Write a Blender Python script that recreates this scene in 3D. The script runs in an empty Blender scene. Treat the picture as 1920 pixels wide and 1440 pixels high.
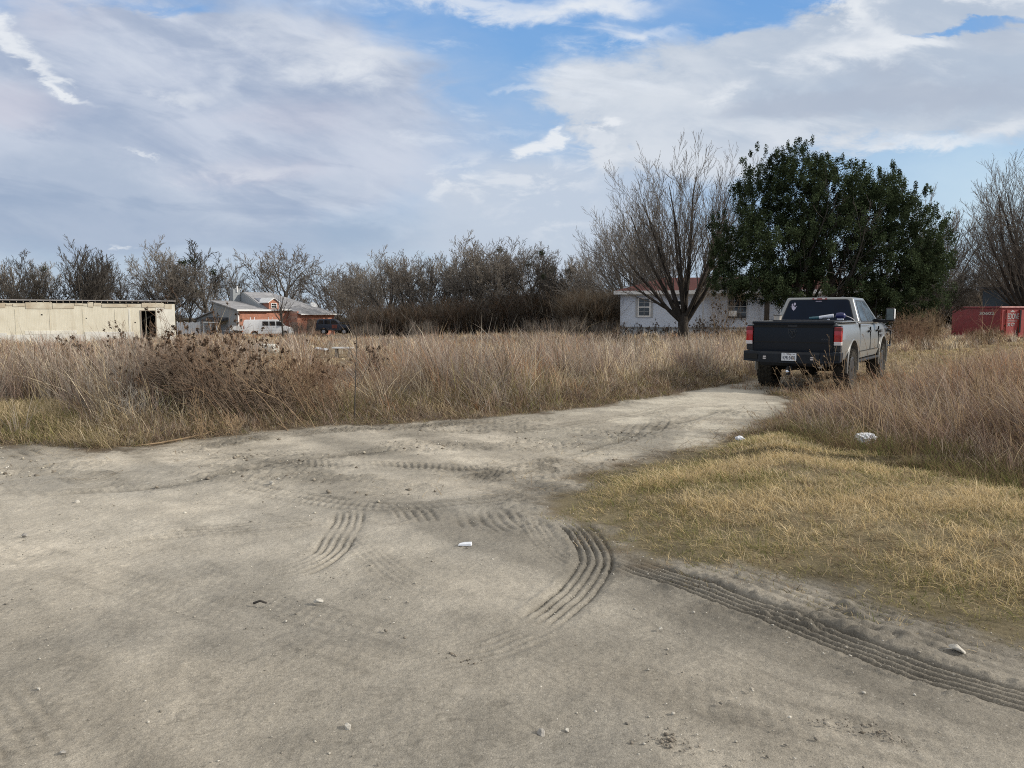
import bpy, bmesh, math, random
import numpy as np
from mathutils import Vector, Matrix
from math import radians, sin, cos, pi, atan, tan, sqrt

random.seed(7)
RNG = np.random.default_rng(11)
SC = bpy.context.scene
COL = SC.collection

# ------------------------------------------------------------------ camera model
F, CX, CY, HZ, CAMZ = 1423.0, 960.0, 720.0, 588.0, 1.62
TH = atan((CY - HZ) / F)
CT, ST = cos(TH), sin(TH)

def ray(px, py):
    a, b = (px - CX) / F, (CY - py) / F
    return (a, CT + b * ST, b * CT - ST)

def sstep(a, b, x):
    t = np.clip((x - a) / (b - a), 0, 1)
    return t * t * (3 - 2 * t)

def zmac(x, y):
    """large shape of the land: the left field falls away gently"""
    x = np.asarray(x, float); y = np.asarray(y, float)
    s = sstep(12.0, -18.0, x)
    z = -0.0135 * np.clip(y - 15.0, 0, 110) * s
    z = z + 0.0035 * np.clip(y - 15.0, 0, 60) * (1 - s) * 0
    return z

def G(px, py):
    """ground point seen at a photo pixel"""
    d = ray(px, py); z = 0.0
    for _ in range(6):
        t = (z - CAMZ) / d[2]
        z = float(zmac(d[0] * t, d[1] * t))
    return (d[0] * t, d[1] * t, z)

def at(px, Y, py=HZ):
    d = ray(px, py)
    return (d[0] / d[1] * Y, Y, CAMZ + d[2] / d[1] * Y)

# ------------------------------------------------------------------ numpy noise
def _hash(ix, iy, seed):
    n = (ix * 374761393 + iy * 668265263 + seed * 1442695041) & 0xFFFFFFFF
    n = ((n ^ (n >> 13)) * 1274126177) & 0xFFFFFFFF
    n = n ^ (n >> 16)
    return (n & 0xFFFFFF) / float(0xFFFFFF)

def vnoise(x, y, seed=0):
    ix = np.floor(x).astype(np.int64); iy = np.floor(y).astype(np.int64)
    fx = x - ix; fy = y - iy
    fx = fx * fx * (3 - 2 * fx); fy = fy * fy * (3 - 2 * fy)
    a = _hash(ix, iy, seed); b = _hash(ix + 1, iy, seed)
    c = _hash(ix, iy + 1, seed); d = _hash(ix + 1, iy + 1, seed)
    return (a + (b - a) * fx) * (1 - fy) + (c + (d - c) * fx) * fy

def fbm(x, y, octv=4, seed=0, gain=0.5):
    x = np.asarray(x, float); y = np.asarray(y, float)
    s = 0; a = 1.0; tot = 0
    for o in range(octv):
        s = s + a * vnoise(x * 2 ** o + 17.3 * o, y * 2 ** o - 9.1 * o, seed + o)
        tot += a; a *= gain
    return s / tot

# ------------------------------------------------------------------ polygons
def in_poly(x, y, poly):
    inside = np.zeros(x.shape, bool); n = len(poly)
    for i in range(n):
        x1, y1 = poly[i]; x2, y2 = poly[(i + 1) % n]
        if y1 == y2: continue
        c = ((y1 > y) != (y2 > y)) & (x < (x2 - x1) * (y - y1) / (y2 - y1) + x1)
        inside ^= c
    return inside

def poly_dist(x, y, pts, closed=True):
    """distance to polyline and arclength of the nearest point, and side offset"""
    best = np.full(x.shape, 1e9); sarc = np.zeros(x.shape); off = np.zeros(x.shape)
    acc = 0.0; n = len(pts)
    for i in range(n if closed else n - 1):
        x1, y1 = pts[i][:2]; x2, y2 = pts[(i + 1) % n][:2]
        dx, dy = x2 - x1, y2 - y1; L2 = dx * dx + dy * dy + 1e-12; L = sqrt(L2)
        t = np.clip(((x - x1) * dx + (y - y1) * dy) / L2, 0, 1)
        ex, ey = x - (x1 + t * dx), y - (y1 + t * dy)
        d = np.sqrt(ex * ex + ey * ey); m = d < best
        best = np.where(m, d, best); sarc = np.where(m, acc + t * L, sarc)
        off = np.where(m, np.sign(dx * ey - dy * ex) * d, off)
        acc += L
    return best, sarc, off, acc

def sdist(x, y, poly):
    d = poly_dist(x, y, poly)[0]
    return np.where(in_poly(x, y, poly), d, -d)

def smooth_path(pts, n=8):
    out = []
    P = [pts[0]] + list(pts) + [pts[-1]]
    for i in range(1, len(P) - 2):
        for k in range(n):
            t = k / n; r = []
            for a in range(2):
                p0, p1, p2, p3 = P[i-1][a], P[i][a], P[i+1][a], P[i+2][a]
                r.append(0.5 * (2*p1 + (p2-p0)*t + (2*p0-5*p1+4*p2-p3)*t*t + (3*p1-p0-3*p2+p3)*t**3))
            out.append(tuple(r))
    out.append(tuple(pts[-1][:2]))
    return out

# ------------------------------------------------------------------ tagging, linking
def tag(o, label=None, cat=None, group=None, kind=None):
    if label: o["label"] = label
    if cat: o["category"] = cat
    if group: o["group"] = group
    if kind: o["kind"] = kind
    return o

def thing(name, label, cat, loc=(0, 0, 0), rz=0.0, group=None):
    o = bpy.data.objects.new(name, None); COL.objects.link(o)
    o.empty_display_size = 0.3
    o.location = loc; o.rotation_euler = (0, 0, rz)
    return tag(o, label, cat, group)

def link(name, me, mat=None, parent=None, smooth=False):
    o = bpy.data.objects.new(name, me); COL.objects.link(o)
    if mat is not None:
        for m in (mat if isinstance(mat, (list, tuple)) else [mat]): me.materials.append(m)
    if parent is not None: o.parent = parent
    if smooth and len(me.polygons):
        me.polygons.foreach_set("use_smooth", np.ones(len(me.polygons), bool))
    return o

def dup(root, loc, rz, scale, label=None, group=None, cat=None):
    r = root.copy(); COL.objects.link(r); r.location = loc; r.rotation_euler = (0, 0, rz); r.scale = scale
    if label: r["label"] = label
    if group: r["group"] = group
    for ch in list(root.children):
        c = ch.copy(); COL.objects.link(c); c.parent = r
        for g in ch.children:
            d = g.copy(); COL.objects.link(d); d.parent = c
    return r

def fast_mesh(name, V, quads=None, tris=None, col=None, smooth=False):
    me = bpy.data.meshes.new(name)
    nq = 0 if quads is None else len(quads); nt = 0 if tris is None else len(tris)
    me.vertices.add(len(V)); me.vertices.foreach_set("co", np.ascontiguousarray(V, np.float32).ravel())
    loops = []
    if nq: loops.append(np.asarray(quads, np.int32).ravel())
    if nt: loops.append(np.asarray(tris, np.int32).ravel())
    loops = np.concatenate(loops)
    me.loops.add(len(loops)); me.loops.foreach_set("vertex_index", loops)
    me.polygons.add(nq + nt)
    st = np.concatenate([np.arange(nq) * 4, nq * 4 + np.arange(nt) * 3]).astype(np.int32)
    me.polygons.foreach_set("loop_start", st)
    if smooth: me.polygons.foreach_set("use_smooth", np.ones(nq + nt, bool))
    if col is not None:
        at_ = me.attributes.new("Col", 'FLOAT_COLOR', 'POINT')
        c4 = np.ones((len(V), 4), np.float32); c4[:, :3] = col
        at_.data.foreach_set("color", c4.ravel())
    me.update(calc_edges=True)
    return me

# ------------------------------------------------------------------ small hard-surface builder
class MB:
    def __init__(s): s.v = []; s.f = []
    def add(s, vs, fs, M=None):
        b = len(s.v)
        s.v += [tuple(M @ Vector(v)) if M else tuple(v) for v in vs]
        s.f += [tuple(i + b for i in f) for f in fs]
        return s
    def box(s, x0, x1, y0, y1, z0, z1, M=None):
        vs = [(x0,y0,z0),(x1,y0,z0),(x1,y1,z0),(x0,y1,z0),(x0,y0,z1),(x1,y0,z1),(x1,y1,z1),(x0,y1,z1)]
        return s.add(vs, [(3,2,1,0),(4,5,6,7),(0,1,5,4),(1,2,6,5),(2,3,7,6),(3,0,4,7)], M)
    def hexa(s, lo, hi, M=None):
        """lo, hi: four corners each, counter-clockwise from above"""
        return s.add(list(lo) + list(hi), [(3,2,1,0),(4,5,6,7),(0,1,5,4),(1,2,6,5),(2,3,7,6),(3,0,4,7)], M)
    def prism(s, prof, x0, x1, M=None):
        """profile in (y,z), extruded along x"""
        n = len(prof)
        vs = [(x0, p[0], p[1]) for p in prof] + [(x1, p[0], p[1]) for p in prof]
        fs = [tuple(range(n - 1, -1, -1)), tuple(range(n, 2 * n))]
        fs += [(i, (i + 1) % n, n + (i + 1) % n, n + i) for i in range(n)]
        return s.add(vs, fs, M)
    def tube(s, pts, r, k=8, caps=True):
        pts = [Vector(p) for p in pts]; n = len(pts); b = len(s.v)
        rr = r if isinstance(r, (list, tuple)) else [r] * n
        for i, p in enumerate(pts):
            t = (pts[min(i + 1, n - 1)] - pts[max(i - 1, 0)]).normalized()
            ref = Vector((0, 0, 1)) if abs(t.z) < 0.9 else Vector((1, 0, 0))
            a = t.cross(ref).normalized(); c = t.cross(a)
            for j in range(k):
                q = p + rr[i] * (a * cos(2*pi*j/k) + c * sin(2*pi*j/k)); s.v.append(tuple(q))
        for i in range(n - 1):
            for j in range(k):
                s.f.append((b+i*k+j, b+(i+1)*k+j, b+(i+1)*k+(j+1)%k, b+i*k+(j+1)%k))
        if caps:
            s.f.append(tuple(b + j for j in range(k))); s.f.append(tuple(b+(n-1)*k+j for j in range(k-1,-1,-1)))
        return s
    def lathe(s, prof, k=24, M=None, axis='x'):
        """profile of (along, radius)"""
        vs = []; fs = []; n = len(prof)
        for (a, r) in prof:
            for j in range(k):
                c, d = r*cos(2*pi*j/k), r*sin(2*pi*j/k)
                vs.append((a, c, d) if axis == 'x' else ((c, a, d) if axis == 'y' else (c, d, a)))
        for i in range(n - 1):
            for j in range(k):
                fs.append((i*k+j, (i+1)*k+j, (i+1)*k+(j+1)%k, i*k+(j+1)%k))
        fs.append(tuple(range(k))); fs.append(tuple((n-1)*k + j for j in range(k-1,-1,-1)))
        return s.add(vs, fs, M)
    def build(s, name, mat, parent=None, smooth=False, bevel=0.0, seg=2, sharp=40):
        me = bpy.data.meshes.new(name); me.from_pydata(s.v, [], s.f); me.update()
        bm = bmesh.new(); bm.from_mesh(me)
        bmesh.ops.recalc_face_normals(bm, faces=bm.faces)
        if bevel > 0:
            es = [e for e in bm.edges if len(e.link_faces) == 2 and e.calc_face_angle(0) > radians(25)]
            bmesh.ops.bevel(bm, geom=es, offset=bevel, segments=seg, affect='EDGES', profile=0.6, clamp_overlap=True)
        if smooth:
            for f in bm.faces: f.smooth = True
            for e in bm.edges:
                if len(e.link_faces) == 2 and e.calc_face_angle(0) > radians(sharp): e.smooth = False
        bm.to_mesh(me); bm.free(); me.update()
        return link(name, me, mat, parent)

def boolean(o, cutters, op='DIFFERENCE'):
    for c in cutters:
        m = o.modifiers.new("b", 'BOOLEAN'); m.operation = op; m.solver = 'EXACT'; m.object = c
    dg = bpy.context.evaluated_depsgraph_get(); dg.update()
    me = bpy.data.meshes.new_from_object(o.evaluated_get(dg))
    mats = [m for m in o.data.materials]
    o.modifiers.clear(); o.data = me
    if not me.materials:
        for m in mats: me.materials.append(m)
    for c in cutters: bpy.data.objects.remove(c, do_unlink=True)
    return o

def soften(o, ang=35):
    me = o.data
    bm = bmesh.new(); bm.from_mesh(me)
    for f in bm.faces: f.smooth = True
    for e in bm.edges:
        e.smooth = not (len(e.link_faces) == 2 and e.calc_face_angle(0) > radians(ang))
    bm.to_mesh(me); bm.free()

def text(name, body, size, mat, parent, M, align='CENTER', ext=0.002, bold=0.0):
    cu = bpy.data.curves.new(name, 'FONT'); cu.body = body; cu.size = size
    cu.align_x = align; cu.align_y = 'CENTER'; cu.extrude = ext; cu.offset = bold; cu.resolution_u = 3
    t = bpy.data.objects.new(name, cu); COL.objects.link(t)
    dg = bpy.context.evaluated_depsgraph_get(); dg.update()
    me = bpy.data.meshes.new_from_object(t.evaluated_get(dg))
    bpy.data.objects.remove(t, do_unlink=True)
    me.transform(M)
    me.materials.clear()
    return link(name, me, mat, parent)

# ------------------------------------------------------------------ materials
def nodes(name):
    m = bpy.data.materials.new(name); m.use_nodes = True
    nt = m.node_tree; nt.nodes.clear()
    out = nt.nodes.new('ShaderNodeOutputMaterial')
    return m, nt, out

def N(nt, typ, **kw):
    n = nt.nodes.new(typ)
    for k, v in kw.items():
        if k.startswith('_'): setattr(n, k[1:], v)
        else: n.inputs[k].default_value = v
    return n

def rgba(c): return (c[0], c[1], c[2], 1.0)

def pmat(name, c, rough=0.6, metal=0.0, var=0.15, scale=8.0, spec=0.5, bump=0.0, bscale=60.0, c2=None, coat=0.0, stretch=None, coords='Object'):
    """principled with procedural colour variation"""
    m, nt, out = nodes(name)
    b = N(nt, 'ShaderNodeBsdfPrincipled', Roughness=rough, Metallic=metal)
    b.inputs['Specular IOR Level'].default_value = spec
    b.inputs['Coat Weight'].default_value = coat
    tc = N(nt, 'ShaderNodeTexCoord')
    src = tc.outputs[coords]
    if stretch:
        mp = N(nt, 'ShaderNodeMapping', Scale=stretch); nt.links.new(src, mp.inputs[0]); src = mp.outputs[0]
    nz = N(nt, 'ShaderNodeTexNoise', Scale=scale, Detail=6.0, Roughness=0.6); nt.links.new(src, nz.inputs['Vector'])
    cr = N(nt, 'ShaderNodeValToRGB')
    cr.color_ramp.elements[0].position = 0.3; cr.color_ramp.elements[1].position = 0.7
    lo = c2 if c2 else tuple(max(0, v * (1 - var)) for v in c)
    hi = c if c2 else tuple(v * (1 + var) for v in c)
    cr.color_ramp.elements[0].color = rgba(lo); cr.color_ramp.elements[1].color = rgba(hi)
    nt.links.new(nz.outputs[0], cr.inputs[0]); nt.links.new(cr.outputs[0], b.inputs['Base Color'])
    if bump > 0:
        n2 = N(nt, 'ShaderNodeTexNoise', Scale=bscale, Detail=4.0); nt.links.new(src, n2.inputs['Vector'])
        bp = N(nt, 'ShaderNodeBump', Strength=bump, Distance=0.02); nt.links.new(n2.outputs[0], bp.inputs['Height'])
        nt.links.new(bp.outputs[0], b.inputs['Normal'])
    nt.links.new(b.outputs[0], out.inputs[0])
    return m

def leafmat(name, trans=0.3, gain=1.0, rough=0.8):
    m, nt, out = nodes(name)
    a = N(nt, 'ShaderNodeAttribute', _attribute_name='Col')
    d = N(nt, 'ShaderNodeBsdfDiffuse'); t = N(nt, 'ShaderNodeBsdfTranslucent'); x = N(nt, 'ShaderNodeMixShader', Fac=trans)
    nt.links.new(a.outputs['Color'], d.inputs[0]); nt.links.new(a.outputs['Color'], t.inputs[0])
    nt.links.new(d.outputs[0], x.inputs[1]); nt.links.new(t.outputs[0], x.inputs[2]); nt.links.new(x.outputs[0], out.inputs[0])
    return m

M = {}
M['grass'] = leafmat('dry_grass', 0.35)
M['leaf'] = leafmat('evergreen_leaf', 0.2)
M['bark'] = pmat('bark', (0.085, 0.068, 0.055), 0.9, var=0.4, scale=5, bump=0.6, bscale=25, spec=0.1)
M['bark_dark'] = pmat('bark_dark', (0.052, 0.045, 0.039), 0.9, var=0.4, scale=5, bump=0.6, bscale=25, spec=0.1)
M['twig'] = pmat('twig', (0.165, 0.145, 0.125), 0.9, var=0.3, scale=1.5, spec=0.1)
M['twig_grey'] = pmat('twig_grey', (0.225, 0.20, 0.172), 0.9, var=0.3, scale=0.6, spec=0.1)
M['twig_dark'] = pmat('twig_dark', (0.080, 0.072, 0.064), 0.9, var=0.3, scale=1.0, spec=0.1)
M['weed'] = pmat('weed_stem', (0.30, 0.215, 0.135), 0.85, var=0.4, scale=3, spec=0.1)
M['weed_brown'] = pmat('weed_brown', (0.20, 0.13, 0.085), 0.85, var=0.4, scale=3, spec=0.1)
M['seed'] = pmat('seed_head', (0.105, 0.075, 0.055), 0.9, var=0.4, scale=6, spec=0.1)
M['white'] = pmat('white_paint', (0.74, 0.74, 0.72), 0.55, var=0.08, scale=3)
M['black'] = pmat('black_plastic', (0.012, 0.012, 0.014), 0.5, var=0.3)
M['rubber'] = pmat('tyre_rubber', (0.022, 0.021, 0.020), 0.85, var=0.4, scale=14, c2=None, spec=0.2)
M['dark'] = pmat('dark_inside', (0.01, 0.01, 0.01), 0.9)
M['steel'] = pmat('steel', (0.45, 0.45, 0.46), 0.35, metal=0.9, var=0.15)
M['stone'] = pmat('pale_stone', (0.50, 0.47, 0.41), 0.85, var=0.3, scale=12, bump=0.5, bscale=50)
M['stone_grey'] = pmat('grey_stone', (0.33, 0.31, 0.28), 0.9, var=0.3, scale=12, bump=0.5, bscale=50)

def glassmat(name, c=(0.01, 0.014, 0.02), rough=0.04):
    m, nt, out = nodes(name)
    b = N(nt, 'ShaderNodeBsdfPrincipled', Roughness=rough); b.inputs['Base Color'].default_value = rgba(c)
    b.inputs['Specular IOR Level'].default_value = 0.7
    tc = N(nt, 'ShaderNodeTexCoord'); nz = N(nt, 'ShaderNodeTexNoise', Scale=2.0, Detail=2.0)
    nt.links.new(tc.outputs['Object'], nz.inputs['Vector'])
    bp = N(nt, 'ShaderNodeBump', Strength=0.03, Distance=0.05); nt.links.new(nz.outputs[0], bp.inputs['Height'])
    nt.links.new(bp.outputs[0], b.inputs['Normal']); nt.links.new(b.outputs[0], out.inputs[0])
    return m
M['glass'] = glassmat('dark_glass')
# ================================================================== GROUND
def GP(lst): return [G(*p)[:2] for p in lst]
upper = GP([(0,832),(100,836),(200,842),(290,836),(380,822),(470,812),(560,800),(690,796),(820,790),(930,782),(1030,772),(1100,764),(1230,745),(1330,727),(1420,712)])
lower = GP([(1440,738),(1500,752),(1480,775),(1420,800),(1340,832),(1240,862),(1150,885),(1080,905),(1035,932),(1060,960),(1130,1010),(1250,1052),(1400,1090),(1560,1125),(1720,1165),(1920,1215)])
tail = [(7.3, 19.6), (8.4, 18.6)]
ROAD = [(-70, 8.6)] + upper + [tail[0], tail[1]] + lower + [(3.6, 2.4), (6.0, 0.6), (16, -6), (16, -14), (-70, -14)]
LAWN = GP([(1035,932),(1080,905),(1150,885),(1240,862),(1340,832),(1430,815),(1500,822),(1600,858),(1700,872),(1800,888),(1920,915)]) + [(6.2, 6.2), (9, 3.4), (14, -1), (16, -6), (6.0, 0.6), (3.6, 2.4)] + GP([(1920,1215),(1720,1165),(1560,1125),(1400,1090),(1250,1052),(1130,1010),(1060,960)])
BROWN = GP([(1478,806),(1540,822),(1600,850),(1700,862),(1800,878),(1920,905)]) + [(6.2, 6.4), (9, 3.8), (15, 0), (16, 15), (13.0, 19), (10.6, 19.2), (7.5, 14.6), (6.3, 13.7), (5.35, 13.2), (4.6, 12.4)]
LANE = [(5.2, 16.0), (6.4, 14.2), (7.2, 14.2), (10.2, 18.6), (17.5, 26), (34, 38), (30, 44), (13, 28.5), (9.2, 23.2), (6.2, 19.4)]
VERGE = [(-70, 8.8)] + GP([(0,832),(100,836),(190,842),(225,836),(215,802),(160,782),(80,774),(0,772)]) + [(-12, 12.6), (-70, 14)]

W_TRACK = [   # pixel path, width, depth, ribs, lug, jitter
 ([(1128,1040),(1250,1078),(1400,1130),(1550,1185),(1700,1240),(1920,1308),(2200,1395)], .27, .034, 5, 0.05),
 ([(1068,978),(1100,1008),(1117,1045),(1098,1090),(1060,1130),(1000,1178)], .26, .030, 5, 0.12),
 ([(655,955),(652,980),(636,1008),(612,1036),(560,1062),(500,1080)], .27, .022, 5, 0.1),
 ([(652,1000),(690,1035),(740,1075),(800,1105),(900,1130),(1000,1145)], .20, .008, 4, 0.2),
 ([(995,972),(1010,1000),(1045,1035),(1085,1065)], .20, .010, 4, 0.2),
 ([(1170,1005),(1300,1048),(1450,1098),(1600,1152),(1760,1200),(1960,1262)], .24, .014, 3, 0.35),
 ([(1440,1062),(1560,1100),(1700,1142),(1850,1180),(2000,1215)], .26, .016, 4, 0.12),
 ([(240,1008),(400,997),(620,976)], .24, .014, 3, 0.5),
 ([(330,845),(450,828),(560,815),(690,806),(800,800),(910,790)], .30, .034, 0, 1.0),
 ([(20,936),(160,925),(300,912),(450,885),(600,860),(760,842)], .26, .022, 1, 0.7),
 ([(560,872),(760,875),(900,880),(1010,868),(1120,838),(1250,800),(1350,772),(1400,756)], .30, .022, 1, 0.8),
 ([(640,830),(800,815),(960,808),(1100,792),(1220,770),(1320,748)], .30, .018, 2, 0.5),
 ([(1150,835),(1178,812),(1195,790)], .34, .018, 3, 0.1),
 ([(1215,812),(1232,796),(1238,778)], .30, .016, 2, 0.3),
 ([(880,905),(950,890),(1020,872),(1080,858)], .34, .030, 0, 1.0),
 ([(940,865),(990,880),(1010,895)], .4, .030, 0, 1.0),
 ([(770,955),(780,970),(790,985)], .3, .018, 4, 0.1),
 ([(868,958),(880,975),(890,988)], .26, .016, 3, 0.1),
 ([(930,962),(945,980),(970,995)], .30, .016, 4, 0.1),
 ([(730,975),(750,965),(790,955)], .26, .02, 0, 1.0),
 ([(150,890),(210,905),(260,895)], .4, .02, 0, 1.0),
 ([(60,855),(20,840),(-40,822)], .4, .03, 3, 0.4),
 ([(330,1075),(470,1118),(620,1160),(760,1195)], .22, .006, 3, 0.6),
 ([(-20,1300),(20,1360),(60,1420)], .26, .008, 4, 0.2),
 ([(1080,1240),(1300,1300),(1600,1370),(1900,1440)], .2, .006, 2, 0.8),
 ([(1130,1075),(1200,1100),(1290,1130)], .2, .009, 3, 0.2),
 ([(960,1000),(1080,1040),(1250,1100),(1450,1175),(1700,1270),(1950,1370)], .2, .005, 4, 0.3),
 ([(-20,1010),(200,1085),(500,1170),(800,1260),(1200,1390)], .22, .004, 3, 0.6),
 ([(300,1040),(420,1100),(560,1150)], .2, .006, 3, 0.6),
 ([(1020,1180),(930,1215),(800,1240)], .22, .008, 4, 0.3),
 ([(420,905),(560,930),(720,950),(900,945),(1040,925)], .28, .016, 2, 0.6),
 ([(150,868),(300,860),(480,852),(640,846)], .28, .016, 2, 0.7),
]

def ground_z(x, y):
    """height of the land without the fine road relief"""
    x = np.asarray(x, float); y = np.asarray(y, float)
    z = zmac(x, y)
    m = (np.abs(x) < 20) & (y < 22) & (y > -15)
    if m.any():
        xs, ys = x[m], y[m]
        sl = np.maximum(sdist(xs, ys, LAWN), sdist(xs, ys, BROWN))
        up = 0.13 * sstep(-0.05, 1.6, sl)
        up = up + 0.10 * sstep(0, 1.2, sdist(xs, ys, ROAD) * -1) * (ys > 8.0) * (xs < 5.0) * 1.0
        nz = (fbm(xs * 1.1, ys * 1.1, 3, 5) - 0.5) * 0.08 * sstep(-.1, .6, sl)
        zz = z.copy(); zz[m] = zz[m] + up + nz
        z = zz
    far = sstep(14, 30, y)
    return z + (fbm(x * 0.11, y * 0.11, 3, 9) - 0.5) * 0.30 * far

def build_ground():
    xs_f = np.arange(-6.0, 6.6, 0.0135)
    
    right = []; x = xs_f[-1]; st = 0.0135
    while x < 330: st = min(st * 1.13, 14); x += st; right.append(x)
    left = []; x = xs_f[0]; st = 0.0135
    while x > -330: st = min(st * 1.13, 14); x -= st; left.append(x)
    X = np.concatenate([np.array(left[::-1]), xs_f, np.array(right)])
    ys = []; y = 1.9
    while y < 13.5: ys.append(y); y += 0.0030 * y + 0.0008
    st = 0.06
    while y < 520: ys.append(y); st = min(st * 1.09, 16); y += st
    back = []; y = 1.9; st = 0.012
    while y > -60: st *= 1.25; y -= st; back.append(y)
    Y = np.array(back[::-1] + ys)
    XX, YY = np.meshgrid(X, Y); sh = XX.shape
    x = XX.ravel(); y = YY.ravel()
    z = ground_z(x, y)
    near = (np.abs(x) < 30) & (y < 22) & (y > -16)
    rd = np.full(x.shape, -5.0); rd[near] = sdist(x[near], y[near], ROAD)
    far_l = (~near) & (y < 8.5); rd[far_l] = 5.0
    rag = (fbm(x * 1.6, y * 1.6, 4, 3) - 0.5) * 0.9 + (fbm(x * 9, y * 9, 2, 4) - 0.5) * 0.25
    rdr = rd + rag * np.clip(1.2 - np.abs(rd) * .5, 0, 1)
    road = sstep(-0.18, 0.22, rdr)
    # --- fine relief of the road
    fine = near & (y > 1.8) & (y < 22)
    zr = np.zeros_like(x)
    xf, yf = x[fine], y[fine]
    zr_f = (fbm(xf * 0.9, yf * 0.9, 3, 21) - .5) * 0.05 + (fbm((xf * .74 + yf * .67) * 2.2, (xf * .67 - yf * .74) * .2, 3, 27) - .5) * .014 + (fbm(xf * 5, yf * 5, 4, 22) - .5) * 0.020
    rough = sstep(0.45, 0.64, fbm(xf * 0.8 + 3, yf * 1.3, 4, 31)) * sstep(5.2, 7.5, yf)
    rough = np.maximum(rough, .85 * sstep(0.5, .65, fbm(xf * 1.4 + 7, yf * 1.8, 3, 37)) * sstep(.9, .2, np.abs(rd[fine])))
    zr_f += rough * (np.abs(fbm(xf * 9, yf * 14, 3, 33) - .5)) * 0.09
    zr_f += (fbm(xf * 38, yf * 38, 2, 23) - .5) * 0.006
    damp_shade = np.zeros_like(xf)  # moist track tone plus groove occlusion painted into the earth colour
    for k, (pp, w, dep, ribs, lug) in enumerate(W_TRACK):
        path = smooth_path(GP(pp), 6)
        pa = np.array(path)
        bb = (xf > pa[:, 0].min() - .5) & (xf < pa[:, 0].max() + .5) & (yf > pa[:, 1].min() - .5) & (yf < pa[:, 1].max() + .5)
        if not bb.any(): continue
        xb, yb = xf[bb], yf[bb]
        wob = (fbm(xb * 3, yb * 3, 2, 50 + k) - .5) * 0.02
        d, s, off, L = poly_dist(xb, yb, path, closed=False)
        off = off + wob; d = np.abs(off) + np.maximum(0, d - np.abs(off - wob))
        hw = w / 2
        env = sstep(hw + .03, hw - .015, d)
        fade = np.minimum(sstep(-.02, .14 * L, s + 0.02), sstep(L + 0.02, L - .14 * L - .02, s + 0.0)) if L < 9 else 1.0
        brk = (.8 if k == 0 else .55 if k in (1, 5, 6) else .25) + (.2 if k == 0 else .45 if k in (1, 5, 6) else .75) * sstep(.38, .56, fbm(xb * 2.3, yb * 2.3, 3, 70 + k))
        env = env * fade * brk
        h = -0.25 * env
        if ribs:
            h = h - 0.95 * env * (0.5 + 0.5 * np.cos(2 * pi * off / w * ribs)) ** 2.6
        if lug > 0:
            ph = s / 0.075 + np.sign(off) * 0.5 + off * 5
            h = h + lug * env * 0.9 * (sstep(-.2, .5, np.sin(2 * pi * ph))) * (0.4 + 0.9 * fbm(xb * 12, yb * 12, 2, 90 + k))
        berm = np.exp(-((d - hw - .03) / 0.026) ** 2) * fade * brk
        h = h + berm * (0.35 + 0.9 * lug) * (2.2 * np.clip(fbm(xb * 32, yb * 32, 3, 110 + k) - .28, 0, 1)) * (0.8 if k != 0 else 1.25)
        zr_f[bb] += dep * (1.0 if k == 0 else .95 if k == 1 else .8) * h
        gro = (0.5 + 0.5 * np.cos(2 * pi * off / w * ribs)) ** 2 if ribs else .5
        damp_shade[bb] = np.maximum(damp_shade[bb], (1.0 if k <= 1 else .85) * env * min(1.1, dep / .024) * (.25 + .75 * gro) + berm * lug * .55)
    zr[fine] = zr_f
    z = z + zr * np.clip(road, 0.25, 1)
    # --- colour of earth
    road_a = np.array([0.378, 0.342, 0.283]); road_b = np.array([0.305, 0.279, 0.234]); pale = np.array([0.45, 0.415, 0.345])
    n1 = fbm(x * .5 + 4, y * .8, 4, 41)[:, None]; n2 = fbm(x * 2.2, y * 2.2, 4, 42)[:, None]
    c = road_b + (road_a - road_b) * sstep(.36, .62, n1)
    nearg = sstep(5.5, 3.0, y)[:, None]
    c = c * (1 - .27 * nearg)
    al, ac = x * .67 - y * .74, x * .74 + y * .67
    band = fbm(ac * 1.7 + 40, al * .16 + 9, 4, 47)[:, None]; c = c * (.80 + .40 * sstep(.3, .7, band))
    scr = np.exp(-(np.abs(fbm(ac * 5.5 + 11, al * .45 + 3, 3, 49) - .5) / .012) ** 2) * sstep(.42, .6, fbm(ac * .9, al * .5, 3, 50)); c = c * (1 - .20 * scr[:, None])
    scr2 = np.exp(-(np.abs(fbm(x * 3.1 + 5, y * 4.5, 4, 51) - .5) / .010) ** 2) * sstep(.5, .66, fbm(x * .7 + 9, y * .9, 3, 52)); c = c * (1 - .22 * scr2[:, None])
    crust = sstep(.52, .66, fbm(x * .9 + 13, y * 1.2 + 5, 5, 53))[:, None]; c = c * (1 + .13 * crust)
    damp2 = sstep(.54, .68, fbm(x * .55 + 31, y * .7 + 3, 5, 48))[:, None]; c = c * (1 - .16 * damp2 * np.array([1.0, .94, .84]))
    dr = sstep(7.2, 10.5, y + 0.5 * x * (x > 0))[:, None] * sstep(-1.0, 2.5, x)[:, None]
    c = c + (pale - c) * dr * (.35 + .65 * sstep(.35, .6, n2))
    c = c * (0.88 + 0.24 * n2)
    soil = np.array([0.135, 0.102, 0.068]) * (0.75 + 0.6 * n2)
    lawnsoil = np.array([0.175, 0.145, 0.088]) * (0.8 + .5 * n2)
    lm = np.zeros_like(x); lm[near] = sstep(-.3, .1, sdist(x[near], y[near], LAWN))
    soil = soil + (lawnsoil - soil) * lm[:, None]
    c = soil + (c - soil) * road[:, None]
    dfull = np.zeros_like(x); dfull[fine] = np.clip(damp_shade + rough * .4, 0, 1)
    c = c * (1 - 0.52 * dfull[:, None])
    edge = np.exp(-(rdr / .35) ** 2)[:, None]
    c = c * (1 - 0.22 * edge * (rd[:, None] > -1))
    # far ground goes tan / brown
    fs = sstep(15, 40, y)[:, None]
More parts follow.
